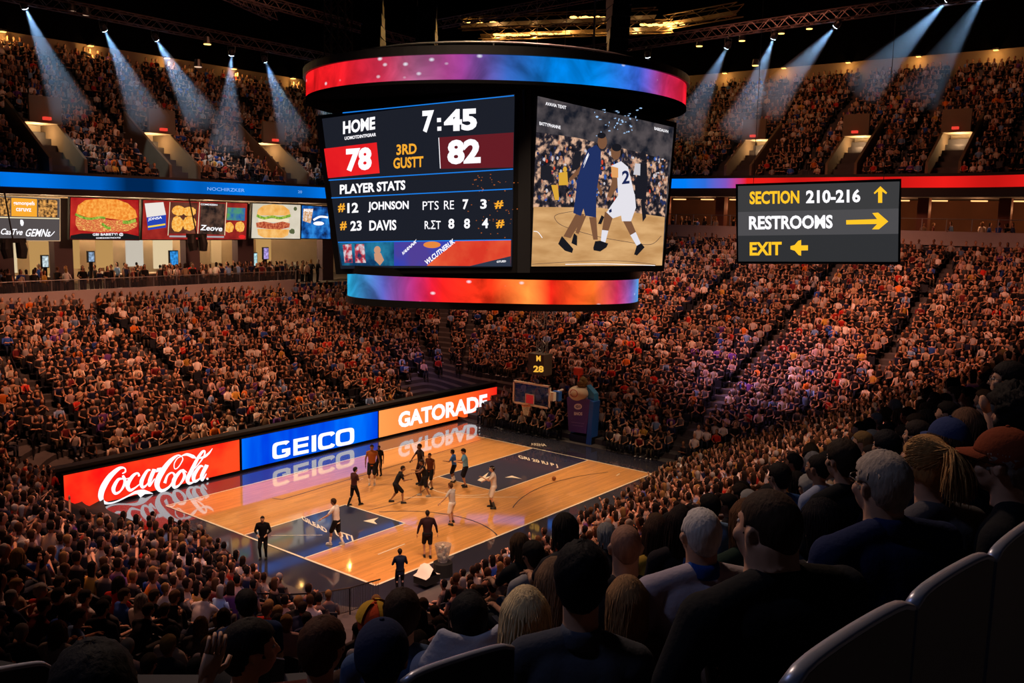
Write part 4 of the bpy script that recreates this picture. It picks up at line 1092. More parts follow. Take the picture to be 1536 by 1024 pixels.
hero(1512, 572, 6.3, 80, 'person with glasses and short dark hair high at the right edge', wid=1.0, skin=1, shirt=('teal dark', (.015, .03, .04)), hair='short', hairc=(.015, .01, .01), glasses=True)
hero(1520, 625, 5.2, 60, 'person with curly dark hair at the right edge below the one with glasses', wid=1.1, skin=2, shirt=('black knit', (.01, .01, .011)), sleeve='long', hair='afro', hairc=(.012, .008, .007))
hero(1448, 640, 6.4, 50, 'person with straight brown hair beyond the blue cap', wid=1.0, skin=0, shirt=('black blouse', (.012, .01, .012)), sleeve='long', hair='mid', hairc=(.12, .055, .03))
hero(1328, 672, 7.4, 50, 'person in black knit hat peeking over the grey haired man', wid=1.0, skin=1, shirt=('black parka', (.01, .01, .012)), sleeve='long', hair='thick', hairc=(.008, .008, .009))
hero(1375, 655, 7.6, 60, 'dark haired person beyond the ponytail woman, partly hidden', wid=1.0, skin=1, shirt=('brown coat', (.05, .03, .02)), sleeve='long', hair='short', hairc=(.02, .012, .01))
hero(1120, 780, 5.6, 35, 'woman with auburn hair behind the broad man, mostly hidden', wid=1.0, skin=0, shirt=('dark green top', (.015, .03, .02)), hair='mid', hairc=(.12, .05, .02))
hero(705, 912, 6.6, 15, 'black haired person in front of the hoodie wearer', wid=1.0, skin=2, shirt=('garnet', (.12, .015, .015)), hair='long', hairc=(.01, .008, .008))
HERO_XY = np.array(HERO_XY)
# ---------------------------------------------------------------- the nearest 260 of the crowd, one by one
POSES = {
 'hands resting': dict(lean=.04),
 'clapping': dict(lean=.06, arms={'l': ((-.05, .14, -.22), (.13, .22, .12)), 'r': ((.05, .14, -.22), (-.13, .22, .12))}),
 'leaning forward': dict(lean=.24, arms={'l': ((-.03, .2, -.2), (.05, .22, -.03)), 'r': ((.03, .2, -.2), (-.05, .22, -.03))}),
 'lifting a phone': dict(lean=.04, arms={'l': ((-.06, .05, -.27), (.02, .25, -.06)), 'r': ((.05, .18, -.18), (-.06, .14, .22))}),
 'arms folded': dict(lean=.0, arms={'l': ((-.07, .06, -.26), (.24, .16, .03)), 'r': ((.07, .06, -.26), (-.24, .18, .05))}),
 'leaning back': dict(lean=-.08),
}
HS = ['short', 'thick', 'long', 'buzz', 'mid']
def obj_cols(sh, pn, hr, sk): return {'body': sk, 'shirt': sh, 'jacket': sh, 'trousers': pn, 'shoe': (.02, .02, .02), 'hair': hr, 'cap': sh}
protos = []
for i, (pn, ps) in enumerate(POSES.items()):
    for j in range(2):
        h = HS[(i * 2 + j) % 5]
        f_ = figure('person', 'x', (0, 0, 0), 0, dict(ps, voxel=.02, hair=h, eyes=False, sleeve='long' if (i + j) % 2 else 'short', wid=1.0 + .1 * j, objcol=obj_cols((1, 1, 1), (1, 1, 1), (1, 1, 1), (1, 1, 1))), 'person', 'spectators in the nearer rows')
        for ch in f_.children:
            if len(ch.data.polygons) > 1500 and ch.name.split('.')[0] != 'hair':
                dm = ch.modifiers.new('d', 'DECIMATE'); dm.ratio = 1400 / len(ch.data.polygons)
                dgx = bpy.context.evaluated_depsgraph_get(); me2 = bpy.data.meshes.new_from_object(ch.evaluated_get(dgx)); ch.modifiers.clear(); me2.polygons.foreach_set('use_smooth', [True] * len(me2.polygons)); ch.data = me2
        protos.append((pn, h, f_))
LAND = [('black suited man', -12.2, -1.9), ('near court corner', -11, -7.6), ('navy jacketed man', -11.6, -9.5), ('near sideline', -4, -8.5), ('far right court corner', 10, -8.5),
        ('maroon topped coach', -7.5, -8.2), ('black railing', -20, -13.5), ('navy polo man', -30.5, -26.7), ('steel blue tee man', -32, -29.5), ('hooded sweatshirt', -31.5, -29.8), ('long blond hair woman', -31.5, -30),
        ('bald man', -30, -29.5), ('mustard top woman', -28.5, -29), ('royal blue tee man', -26.5, -29), ('pale blue shirt man', -25.5, -30.2), ('red script board', -14.5, 6), ('left stairway', -24, -6)]
HN = {'short': 'short', 'thick': 'thick', 'long': 'long', 'buzz': 'cropped', 'mid': 'chin length'}
used = {}; mids = []
for i, row in enumerate(MID):
    x, y, z, an, k = row
    if len(HERO_XY) and np.min(np.hypot(HERO_XY[:, 0] - x, HERO_XY[:, 1] - y)) < .62: continue
    pi = int(rng.choice(6, p=[.38, .1, .24, .03, .15, .1])); pn, h, pr = protos[pi * 2 + int(rng.integers(2))]
    ci = int(rng.choice(len(SHIRT), p=SHW)); hi = int(rng.choice(6, p=[.28, .26, .18, .1, .09, .09]))
    sk = SKIN[int(rng.choice(6, p=[.25, .25, .17, .2, .08, .05]))]; pants = PANTS[int(rng.integers(5))]
    yaw = an - math.pi / 2 + float(rng.normal(0, .22)); s = SC * float(rng.uniform(.93, 1.05))
    r = copy_thing(pr, (x, y, z), yaw); r.scale = (s, s, s)
    cols = obj_cols(np.array(SHIRT[ci][1]) * rng.uniform(.75, 1.05), pants, HAIRC[hi], sk)
    for ch in r.children:
        nm = ch.name.split('.')[0]; ch.color = (*[float(q) for q in cols.get(nm, cols['shirt'])], 1)
    land = min(LAND, key=lambda L: (L[1] - x) ** 2 + (L[2] - y) ** 2); dd = math.hypot(land[1] - x, land[2] - y)
    mids.append([r, pn, f'{SHIRT[ci][0]} top', f'{HN[h]} {HAIRN[hi]}', land[0], dd, x, y]); put_seat((x, y, z), an - math.pi / 2, 1.05)
for p in protos:
    for ch in list(p[2].children): bpy.data.objects.remove(ch)
    bpy.data.objects.remove(p[2])
groups_ = {}
for q in mids: groups_.setdefault((q[1], q[2], q[3], q[4]), []).append(q)
for key, L in groups_.items():
    L.sort(key=lambda q: q[5]); u = [proj([[q[6], q[7], 5]])[0][0] for q in L]
    for n_, q in enumerate(L):
        base = f'{q[2]}, {q[3]}, {q[1]}, '
        if len(L) > 1: base += ['closest to ', 'next closest to ', 'third closest to ', 'fourth closest to ', 'farther from '][min(n_, 4)] + q[4]
        else: base += ('beside ' if q[5] < 2.5 else 'near ' if q[5] < 6 else 'beyond ') + q[4]
        q[0]['label'] = base
# ---------------------------------------------------------------- helpers for placed things
def low_surface(x, y):
    """height of the lower stand under a point"""
    lo, hi = 0.0, 36.0; x0, x1, y0, y1 = LOW
    if x0 <= x <= x1 and y0 <= y <= y1: return 0.0
    for _ in range(30):
        d = (lo + hi) / 2; R = 2.0 + .35 * d; cx = min(max(x, x0 - d + R), x1 + d - R); cy = min(max(y, y0 - d + R), y1 + d - R)
        if math.hypot(x - cx, y - cy) < R: hi = d
        else: lo = d
    R = 2.0 + .35 * d; cx = min(max(x, x0 - d + R), x1 + d - R); cy = min(max(y, y0 - d + R), y1 + d - R)
    n = np.array([x - cx, y - cy]); n = n / (np.linalg.norm(n) + 1e-9)
    if abs(x - cx) < 1e-6: n = np.array([0, math.copysign(1, y)])
    if abs(y - cy) < 1e-6: n = np.array([math.copysign(1, x), 0])
    return float(low_z(n, math.floor(d / TREAD) * TREAD)[0])
def on_stand(u, v, t0=2.0):
    r = ray(u, v); t = t0
    while t < 110:
        p = CAM + r * t
        if p[2] <= low_surface(p[0], p[1]): return p
        t += .05
    return p
VDIR = np.array([0.77747609, 0.61444101, 0]); VDIR /= np.linalg.norm(VDIR); LAT = np.array([VDIR[1], -VDIR[0], 0])
W_ = glow('screen_white', (.95, .93, .97), 1.15); OR_ = glow('screen_amber', (.95, .42, .03), 1.0); BL_ = glow('screen_blue_line', (.01, .2, .75), 1.1)
def comp(name, items, m, parent):
    mb = MB()
    for f in items: f(mb)
    return mb.build(name, m, parent)

# ---------------------------------------------------------------- lit boards along the far sideline
AD = Board((0, 9.9, 1), (0, -1, 0))
mb = MB(); mb.box((1.4, 10.35, .06), (33.4, .75, .12)); mb.box((1.4, 10.5, 1.05), (33.4, .5, 2.1)); mb.box((1.4, 10.42, 2.2), (33.6, .62, .16))
structure(mb.build('wall_courtside', BLACK))
def ad(name, label, corners, m):
    c = [AD.pt(u, v) for u, v in corners]; ctr = sum(c) / 4
    r = empty(name, (ctr[0], 10.0, 0.1), label, 'advertising board', 'lit boards along the far sideline')
    x0, x1 = min(p[0] for p in c), max(p[0] for p in c); z0, z1 = .16, 1.95
    mb = MB(); mb.box(((x0 + x1) / 2, 10.07, (z0 + z1) / 2), (x1 - x0 + .1, .26, z1 - z0 + .1)); mb.build('cabinet', BLACKM, r)
    mb = MB(); mb.box(((x0 + x1) / 2, 9.93, (z0 + z1) / 2), (x1 - x0, .02, z1 - z0)); mb.build('display_face', m, r)
    return r
r1 = ad('advertising_board', 'red lit courtside board with flowing white script lettering', [(96, 712), (359, 660), (360, 703), (98, 762)], glow_noise('ad_red', (.95, .006, .006), (1, .07, .015), .35, 1.05))
r2 = ad('advertising_board', 'blue lit courtside board reading GEICO', [(364, 658), (565, 619), (567, 655), (364, 703)], glow_noise('ad_blue', (.0, .03, .72), (.0, .16, .95), .45, 1.05, stretch=(1, 1, .2)))
r3 = ad('advertising_board', 'orange to red lit courtside board reading GATORADE', [(569, 618), (744, 583), (745, 618), (569, 655)], glow('ad_orange', (1, .25, .03), 1.1))
# the orange board turns red at its right end: the colour of the display itself
mt = MATS['ad_orange']; nt = mt.node_tree; e = nt.nodes['Emission']; tc = nt.nodes.new('ShaderNodeTexCoord'); sp = nt.nodes.new('ShaderNodeSeparateXYZ'); cr = nt.nodes.new('ShaderNodeValToRGB'); mr = nt.nodes.new('ShaderNodeMapRange')
mr.inputs[1].default_value = -6; mr.inputs[2].default_value = 6
cr.color_ramp.elements[0].color = (1, .33, .08, 1); cr.color_ramp.elements[1].color = (.9, .02, .01, 1); cr.color_ramp.elements.new(.55).color = (1, .16, .02, 1)
nt.links.new(tc.outputs['Object'], sp.inputs[0]); nt.links.new(sp.outputs[0], mr.inputs[0]); nt.links.new(mr.outputs[0], cr.inputs[0]); nt.links.new(cr.outputs[0], e.inputs[0])
K = .03
def zc(ox, oy, s): return lambda L: [(ox + x / s, oy + y / s) for x, y in L]
Z = zc(90, 650, 5.486); sw = lambda L: [q / 5.486 for q in L]
comp('lettering', [
 lambda m_: AD.stroke(m_, Z([(512, 330), (538, 312), (530, 284), (485, 288), (412, 352), (357, 438), (336, 510), (352, 558), (400, 574), (470, 557), (560, 514), (625, 484), (690, 476), (765, 494)]), sw([8, 14, 10, 28, 44, 50, 46, 32, 16, 12, 12, 26, 30, 3]), K),
 lambda m_: AD.poly(m_, Z([(600, 488), (690, 470), (765, 494), (700, 498), (662, 526), (640, 500)]), K + .003),
 lambda m_: AD.stroke(m_, Z([(520, 372), (478, 380), (440, 450), (455, 492), (500, 470), (535, 400), (520, 350), (545, 372), (585, 360)]), sw([10, 24, 34, 24, 14, 26, 20, 8, 8]), K + .006),
 lambda m_: AD.stroke(m_, Z([(652, 352), (640, 326), (600, 348), (556, 420), (575, 465), (620, 445), (680, 395)]), sw([20, 14, 26, 38, 28, 12, 7]), K + .009),
 lambda m_: AD.stroke(m_, Z([(745, 300), (715, 310), (672, 390), (678, 440), (715, 420), (760, 345), (775, 298), (740, 385), (738, 430), (780, 370)]), sw([10, 22, 34, 26, 12, 10, 32, 32, 18, 7]), K + .012),
 lambda m_: AD.poly(m_, Z([(798, 285), (836, 278), (824, 312), (786, 320)]), K),
 lambda m_: AD.stroke(m_, Z([(1002, 190), (968, 180), (905, 228), (838, 318), (800, 400), (808, 452), (845, 470), (905, 432), (945, 360), (925, 322), (885, 345), (862, 408)]), sw([10, 14, 34, 46, 46, 36, 26, 16, 24, 12, 16, 26]), K + .015),
 lambda m_: AD.stroke(m_, Z([(1000, 185), (1010, 215), (975, 275), (945, 290), (940, 250), (965, 205), (998, 188)]), sw([7, 9, 8, 8, 8, 8, 7]), K + .018),
 lambda m_: AD.stroke(m_, Z([(1000, 184), (1045, 172), (1095, 190), (1122, 204)]), sw([6, 22, 30, 4]), K + .021),
 lambda m_: AD.stroke(m_, Z([(1030, 318), (995, 308), (940, 380), (940, 440), (985, 420), (1025, 350), (1010, 300), (1045, 320)]), sw([10, 22, 36, 28, 14, 26, 18, 6]), K + .024),
 lambda m_: AD.stroke(m_, Z([(1100, 400), (1062, 408), (1050, 375), (1080, 310), (1130, 210), (1172, 150), (1192, 150), (1180, 195), (1120, 275), (1075, 310)]), sw([8, 26, 34, 34, 26, 20, 14, 12, 8, 6]), K + .027),
 lambda m_: AD.stroke(m_, Z([(1120, 208), (1185, 192), (1225, 162), (1255, 122)]), sw([5, 20, 16, 3]), K + .03),
 lambda m_: AD.stroke(m_, Z([(1180, 272), (1150, 272), (1102, 345), (1108, 392), (1150, 370), (1190, 310), (1208, 262), (1168, 345), (1172, 384), (1205, 330)]), sw([10, 22, 34, 26, 12, 10, 32, 32, 18, 7]), K + .033),
 lambda m_: AD.ellipse(m_, Z([(1213, 372)])[0], (1.7, 1.7), K)], W_, r1)
def ring_letter(m_, cx, cy, w, h, th, gap=None, sk=-.2, lift=K):
    """squared round letter outline; gap leaves the opening of a C or G"""
    out = []; inn = []; n = 32
    for k in range(n):
        a = 2 * math.pi * k / n; c_, s_ = math.cos(a), math.sin(a); f = lambda q: math.copysign(abs(q) ** .45, q)
        out.append((f(c_) * w / 2, f(s_) * h / 2)); inn.append((f(c_) * (w / 2 - th), f(s_) * (h / 2 - th * .8)))
    for k in range(n):
        j = (k + 1) % n
        a = math.degrees(2 * math.pi * (k + .5) / n)
        if gap and (a > 360 - gap[0] or a < gap[1]): continue
        AD.poly(m_, [(cx + p[0], cy + p[1] + p[0] * sk) for p in (out[k], out[j], inn[j], inn[k])], lift)
def bar(m_, x, y, w, h, sk=-.2, ox=None, lift=K):
    AD.poly(m_, [(x, y), (x + w, y + w * sk), (x + w, y + h + w * sk), (x, y + h)], lift)
def geico(m_):
    s_ = -.2
    def cy(x): return 674.5 - (x - 421) * .2
    ring_letter(m_, 422, cy(422), 27, 25, 6.2, gap=(34, 2)); bar(m_, 423, cy(423) - .5, 12.5, 5.2); bar(m_, 429.5, cy(429.5), 6, 10)
    x = 440; y = cy(x) - 12
    bar(m_, x, y, 6.5, 24.5); bar(m_, x, y, 23, 5.2, lift=K + .003); bar(m_, x, y + 9.7, 22, 5, lift=K + .003); bar(m_, x, y + 19.5, 23, 5.2, lift=K + .003)
    bar(m_, 467.5, cy(467.5) - 12, 6.8, 24.5)
    ring_letter(m_, 490, cy(490), 26, 25, 6.2, gap=(28, 28)); ring_letter(m_, 517.5, cy(517.5), 28, 25, 6.4)
comp('lettering', [geico], W_, r2)
comp('lettering', [lambda m_: AD.text(m_, 'GATORADE', (597.5, 642.5), (731, 614), 24, K, .045)], W_, r3)

# ---------------------------------------------------------------- the hanging scoreboard
HC = CAM + ray(742, 315) * 46; HC[2] = 0
sb = empty('scoreboard', (HC[0], HC[1], 12), 'huge hanging centre scoreboard with score panel, live picture panel and two curved ribbons', 'scoreboard')
def bplane(a, b, c): 
    a, b, c = at_depth(*a), at_depth(*b), at_depth(*c); n = np.cross(b - a, c - a); return Board(a, n)
SL = bplane((770, 401, 39.6), (510, 403, 44.4), (775, 140, 38.0)); SR = bplane((797, 398, 39.6), (990, 402, 44.0), (805, 145, 38.0))
SL.slab([(473, 174), (787, 128), (787, 409), (504, 411)], .7, 'left_cabinet', BLACKM, sb, -.06)
SR.slab([(787, 128), (1015, 184), (996, 407), (787, 409)], .7, 'right_cabinet', BLACKM, sb, -.06)
mb = MB(); SLp = SL.pt; 
SL.poly(mb, [(779, 128), (797, 128), (795, 409), (776, 409)], .03); mb.build('corner_post', mat('corner_post_grey', (.03, .032, .04), .35, .4), sb)
def ell_band(c, a, b, z0, z1, p=2.0, n=96, thick=.3, cap=False):
    V = []; cols_t = []
    for k in range(n):
        an = 2 * math.pi * k / n; co, si = math.cos(an), math.sin(an); fa = lambda q: math.copysign(abs(q) ** (2 / p), q)
        for r_, z in ((0, z0), (0, z1), (-thick, z1), (-thick, z0)):
            P = c + LAT * (a + r_) * fa(co) - VDIR * (b + r_) * fa(si); V.append((P[0], P[1], z)); cols_t.append(an)
    Fq = []
    for k in range(n):
        a_, b_ = 4 * k, 4 * ((k + 1) % n)
        Fq += [(a_, b_, b_ + 1, a_ + 1), (a_ + 1, b_ + 1, b_ + 2, a_ + 2), (a_ + 2, b_ + 2, b_ + 3, a_ + 3), (a_ + 3, b_ + 3, b_, a_)]
    return V, Fq, cols_t
def art_mat(name, spark):
    mt = bpy.data.materials.new(name); mt.use_nodes = True; nt = mt.node_tree; nt.nodes.remove(nt.nodes['Principled BSDF']); N_ = nt.nodes.new; Lk = nt.links.new
    a = N_('ShaderNodeAttribute'); a.attribute_name = 'col'; tc = N_('ShaderNodeTexCoord'); nz = N_('ShaderNodeTexNoise'); nz.inputs['Scale'].default_value = .55; nz.inputs['Detail'].default_value = 6; nz.inputs['Distortion'].default_value = .8
    mr = N_('ShaderNodeMapRange'); mr.inputs[1].default_value = .3; mr.inputs[2].default_value = .7; mr.inputs[3].default_value = .45; mr.inputs[4].default_value = 1.35
    sc_ = N_('ShaderNodeVectorMath'); sc_.operation = 'SCALE'
    vo = N_('ShaderNodeTexVoronoi'); vo.inputs['Scale'].default_value = 1.1; m2 = N_('ShaderNodeMapRange'); m2.inputs[1].default_value = .16; m2.inputs[2].default_value = .03; m2.inputs[3].default_value = 0; m2.inputs[4].default_value = .8
    mp = N_('ShaderNodeMapping'); mp.inputs['Scale'].default_value = (1, 1, 1.6); mx = N_('ShaderNodeMix'); mx.data_type = 'RGBA'; mx.inputs[7].default_value = spark
    e = N_('ShaderNodeEmission'); e.inputs[1].default_value = 1.1
    Lk(tc.outputs['Object'], nz.inputs['Vector']); Lk(nz.outputs['Fac'], mr.inputs[0]); Lk(a.outputs['Color'], sc_.inputs[0]); Lk(mr.outputs[0], sc_.inputs['Scale'])
    Lk(tc.outputs['Object'], mp.inputs[0]); Lk(mp.outputs[0], vo.inputs['Vector']); Lk(vo.outputs['Distance'], m2.inputs[0]); Lk(m2.outputs[0], mx.inputs[0]); Lk(sc_.outputs[0], mx.inputs[6])
    Lk(mx.outputs[2], e.inputs[0]); Lk(e.outputs[0], nt.nodes['Material Output'].inputs[0]); return mt
def band(name, c, a, b, z0, z1, stops, m_, p=2.0, thick=.3, lab=None, parent=sb):
    V, Fq, an = ell_band(c, a, b, z0, z1, p, thick=thick); V = np.array(V) - np.array(parent['_w'])
    cc = None
    if stops:
        x = np.array([math.cos(q) * (1 if math.sin(q) >= 0 else -1) for q in an]); x = (x + 1) / 2   # 0 at the photo's left, 1 at the right, mirrored behind
        st = np.array([s_[0] for s_ in stops]); cc = np.stack([np.interp(x, st, [s_[1][i] for s_ in stops]) for i in range(3)], 1)
    me = np_mesh(name, V, [np.array(Fq, np.int32)], cc); me.materials.append(m_)
    me.polygons.foreach_set('use_smooth', np.zeros(len(Fq), bool))
    o = link(name, me, parent)
    if lab: o['label'] = lab
    return o
zt1 = at_depth(742, 86, 36.8)[2]; zt0 = at_depth(742, 124, 36.8)[2]
ART = art_mat('ribbon_art', (.85, .9, 1, 1))
band('upper_ribbon', HC, 9.17, 9.2, zt0, zt1, [(0, (.85, .01, .01)), (.16, (.8, .012, .02)), (.26, (.6, .03, .08)), (.33, (.4, .12, .25)), (.42, (.3, .03, .2)), (.52, (.04, .1, .4)), (.62, (.0, .2, .7)), (.74, (.0, .25, .85)), (.84, (.05, .12, .7)), (.9, (.5, .02, .1)), (1, (.9, .01, .01))], ART, lab='curved upper LED ribbon, red to blue to red')
band('upper_rim', HC, 9.3, 9.33, zt1 - .02, zt1 + .32, None, BLACKM, thick=.8)
band('ribbon_sill', HC, 9.2, 9.23, zt0 - .12, zt0 + .02, None, mat('soffit_black', (.004, .004, .005), .9, spec=0), thick=1.2)
def disc(name, c, a, b, z, m_, p=2.0):
    V, _, _ = ell_band(c, a, b, z, z, p); mb = MB(); mb.add([V[4 * k] for k in range(96)], [tuple(range(96))]); return mb.build(name, m_, sb)
disc('soffit', HC, 9.0, 9.0, zt0 - .1, mat('soffit_black', (.004, .004, .005), .9, spec=0)); disc('top_deck', HC, 9.0, 9.0, zt1 + .2, BLACK)
zb1 = at_depth(742, 419, 42)[2]; zb0 = at_depth(742, 457, 42)[2]
band('lower_ribbon', HC, 7.25, 4.0, zb0, zb1, [(0, (.02, .45, .75)), (.07, (.03, .3, .6)), (.2, (.1, .1, .45)), (.3, (.4, .03, .2)), (.38, (.85, .01, .015)), (.5, (1, .04, .01)), (.56, (1, .3, .05)), (.63, (1, .02, .01)), (.78, (1, .16, .02)), (.88, (.7, .03, .12)), (.95, (.2, .12, .5)), (1, (.05, .4, .8))], ART, p=2.8, lab='curved lower LED ribbon, blue to red to orange')
band('lower_rim', HC, 7.3, 4.05, zb1 - .01, zb1 + .38, None, BLACKM, p=2.8, thick=1); band('lower_sill', HC, 7.3, 4.05, zb0 - .32, zb0 + .01, None, BLACKM, p=2.8, thick=1)
disc('bottom_deck', HC, 7.2, 3.95, zb0 - .2, BLACK, 2.8); disc('inner_deck', HC, 7.2, 3.95, zb1 + .36, BLACK, 2.8)
# rear panels so the board is closed from every side
mb = MB(); c0 = HC + VDIR * 3.0; mb.tube([(c0[0], c0[1], zb1 + .3), (c0[0], c0[1], zt0 + .3)], [(5.4, 4.2), (7.4, 5.2)], 8); mb.build('rear_body', BLACKM, sb)
mb = MB()
pts = [tuple(HC + LAT * 7.6 * math.cos(a) - VDIR * 7.6 * math.sin(a) + np.array([0, 0, zt1 + .75])) for a in [math.radians(20 + 140 * k / 16) for k in range(17)]]
mb.tube(pts, .045, 6)
for k in (0, 4, 8, 12, 16): mb.tube([pts[k], tuple(np.array(pts[k]) - [0, 0, .6])], .03, 5)
mb.build('guard_rail', STEEL, sb)
# left picture: the score
lf = .02
face = MB(); SL.poly(face, [(483, 178), (772, 141), (768, 400), (511, 403)], lf - .015); face.build('score_panel', glow('panel_dark', (.012, .014, .022), 1), sb)
comp('red_score_box', [lambda m_: SL.poly(m_, [(486, 223), (565, 213.5), (569.5, 259.5), (492, 267)], lf)], glow_noise('score_red', (.75, .01, .015), (.9, .02, .02), .4), sb)
comp('maroon_score_box', [lambda m_: SL.poly(m_, [(659, 206), (770.5, 198.5), (769.6, 251), (661, 253)], lf)], glow('score_maroon', (.13, .012, .018), 1), sb)
comp('blue_rules', [lambda m_, a=a, b=b: SL.poly(m_, [a, b, (b[0], b[1] + 1.5), (a[0], a[1] + 1.5)], lf + .01) for a, b in (((514, 168.5), (771, 142.5)), ((493, 269.5), (769.5, 252.7)), ((497, 296), (768.5, 282.5)), ((507, 362.5), (766.5, 358.8)))], BL_, sb)
Tx = lambda body, bl, br, h, b_=.03: (lambda m_: SL.text(m_, body, bl, br, h, lf + .02, b_))
comp('white_lettering', [Tx('HOME', (514.5, 201.5), (562.7, 194), 19.5, .04), Tx('UOMOTDINTFGRAR', (517, 210), (564, 204), 5), Tx('7', (633.5, 199.3), (651, 198), 33, .05), Tx('45', (666, 197.6), (715.5, 195), 33, .05),
  lambda m_: SL.poly(m_, [(656, 190), (662, 189.7), (662, 195.8), (656, 196.2)], lf + .02), lambda m_: SL.poly(m_, [(655.5, 177), (661.5, 176.7), (661.5, 182.8), (655.5, 183.2)], lf + .02),
  Tx('78', (519, 258), (557.5, 255), 35, .05), Tx('82', (671, 247), (721, 244.7), 37, .05), Tx('PLAYER STATS', (509.7, 291.5), (608, 284.5), 14.5, .035),
  Tx('12', (521, 319.5), (537.5, 318.6), 15), Tx('JOHNSON', (552, 318.7), (613, 317), 16, .03), Tx('PTS', (634, 315), (658, 314.3), 13, 0.0), Tx('RE', (666, 314), (681, 313.5), 13, 0.0), Tx('7', (694, 314), (702.5, 313.8), 15), Tx('3', (720.5, 313.2), (730, 313), 14.5),
  Tx('23', (525.6, 346.5), (542.5, 345.6), 15), Tx('DAVIS', (554, 346), (594.5, 345), 15.5, .03), Tx('R.ΣT', (637, 343.6), (661, 343.4), 13, .01), Tx('8', (672.5, 343), (681.5, 342.8), 15), Tx('8', (696, 342.8), (705, 342.6), 15), Tx('4', (723, 342.4), (732.5, 342), 15),
  lambda m_: SL.poly(m_, [(657.6, 206.5), (658.6, 206.4), (661, 252.5), (660, 252.6)], lf + .02)], W_, sb)
comp('amber_lettering', [Tx('3RD', (594.7, 232.7), (625, 230.6), 16, .03), Tx('GUSTT', (590, 253.2), (635, 250.4), 16.5, .03), Tx('#', (507, 318.5), (517.5, 317.6), 13), Tx('#', (510, 345.5), (520, 344.7), 13), Tx('#', (742, 313.5), (755, 312), 12), Tx('#', (744, 342.5), (756.5, 341), 12)], OR_, sb)
comp('embers', [lambda m_: [SL.ellipse(m_, (random.gauss(740, 22), random.gauss(275 if i < 26 else 325, 7 if i < 26 else 22)), (random.uniform(.5, 1.5), random.uniform(.4, 1.2)), lf + .004, 6) for i in range(60)] and None], glow('ember', (.35, .09, .02), 1), sb)
ban = [((507, 364.5), (591, 362), (591, 398.5), (513, 398), glow_noise('ban_teal', (.005, .04, .12), (.02, .2, .35), 1.2)), ((591, 362.5), (684, 361), (640, 398.5), (591, 398.5), glow_noise('ban_blue', (.02, .06, .5), (.08, .05, .3), .5)), ((684, 361), (766.5, 360), (766, 399), (640, 398.5), glow_noise('ban_red', (.7, .04, .02), (.85, .14, .05), .5))]
for a, b, c_, d_, mm in ban: comp('banner', [lambda m_: SL.poly(m_, [a, b, c_, d_], lf)], mm, sb)
comp('banner_figures', [lambda m_: SL.poly(m_, [(514, 367), (527, 366), (529, 394), (517, 394)], lf + .01), lambda m_: SL.poly(m_, [(532, 366), (546, 366), (549, 394), (533, 394)], lf + .01)], glow_noise('ban_players', (.02, .04, .1), (.7, .6, .65), 3.5, c3=(.5, .03, .05)), sb)
comp('banner_portrait', [lambda m_: SL.ellipse(m_, (566, 375), (5, 6), lf + .01), lambda m_: SL.poly(m_, [(561, 380), (571, 379), (576, 390), (570, 398), (562, 390)], lf + .01)], glow('ban_skin', (.6, .3, .18), 1), sb)
comp('banner_disc', [lambda m_: SL.ellipse(m_, (648, 367), (13, 5), lf + .02)], glow('ban_amber', (.8, .25, .05), 1), sb)
comp('banner_corner', [lambda m_: SL.poly(m_, [(704, 399), (766, 384), (766, 399)], lf + .015)], glow('ban_slate', (.03, .04, .07), 1), sb)
comp('banner_lettering', [lambda m_: SL.text(m_, 'WLCUTNERUK', (640, 398), (683, 364), 7, lf + .03, .03, italic=-.5), lambda m_: SL.text(m_, 'VARNNK', (603, 384), (625, 364), 6, lf + .03, .03), lambda m_: SL.text(m_, 'GTUED', (745, 394), (759, 393), 3, lf + .03, .03)], W_, sb)
# right picture: the live game
Q = zc(780, 130, 3.53)
comp('live_picture', [lambda m_: SR.poly(m_, [(806.5, 144), (1011, 191), (993, 398), (797, 399.5)], 0)], glow_noise('live_arena', (.01, .012, .02), (.09, .075, .08), 1.6, detail=8), sb)
comp('picture_lights', [lambda m_: [SR.ellipse(m_, Q([(random.uniform(380, 640), random.uniform(110, 260))])[0], (random.uniform(.6, 2.2), random.uniform(.5, 1.6)), .006, 6, jag=.4) for i in range(46)] and None], glow('live_lamp', (.35, .55, .85), 1), sb)
comp('picture_crowd', [lambda m_: SR.poly(m_, Q([(86, 240), (300, 270), (560, 330), (790, 390), (768, 690), (70, 640)]), .004)], glow_noise('live_crowd', (.008, .008, .012), (.75, .45, .3), 3.4, c3=(.03, .025, .035), detail=7), sb)
def specks(m_, n, cols_=None):
    for i in range(n):
        x = random.uniform(90, 770); y = random.uniform(260 + x * .16, 620); SR.ellipse(m_, Q([(x, y)])[0], (random.uniform(.8, 2.2), random.uniform(1.2, 4.2)), .008, 7)
for nm, c_, n_ in (('picture_spectators', (.45, .2, .12), 90), ('picture_spectators', (.6, .55, .58), 40), ('picture_spectators', (.02, .03, .1), 90), ('picture_spectators', (.65, .07, .03), 22), ('picture_spectators', (.03, .1, .4), 26)):
    comp(nm, [lambda m_: specks(m_, n_)], glow('live_%02x%02x%02x' % tuple(int(q * 255) for q in c_), c_, 1), sb)
comp('picture_floor', [lambda m_: SR.poly(m_, Q([(72, 636), (420, 640), (767, 690), (752, 946), (60, 951)]), .012)], glow_noise('live_floor', (.52, .27, .1), (.72, .42, .18), .5, stretch=(1, 1, 4)), sb)
comp('picture_lines', [lambda m_: SR.stroke(m_, Q([(310, 655), (200, 675), (186, 700), (235, 740), (400, 790), (560, 820), (690, 835), (748, 790)]), .8, .016), lambda m_: SR.stroke(m_, Q([(62, 940), (300, 925), (530, 922), (720, 942)]), .7, .016)], glow('live_line', (.12, .07, .05), 1), sb)
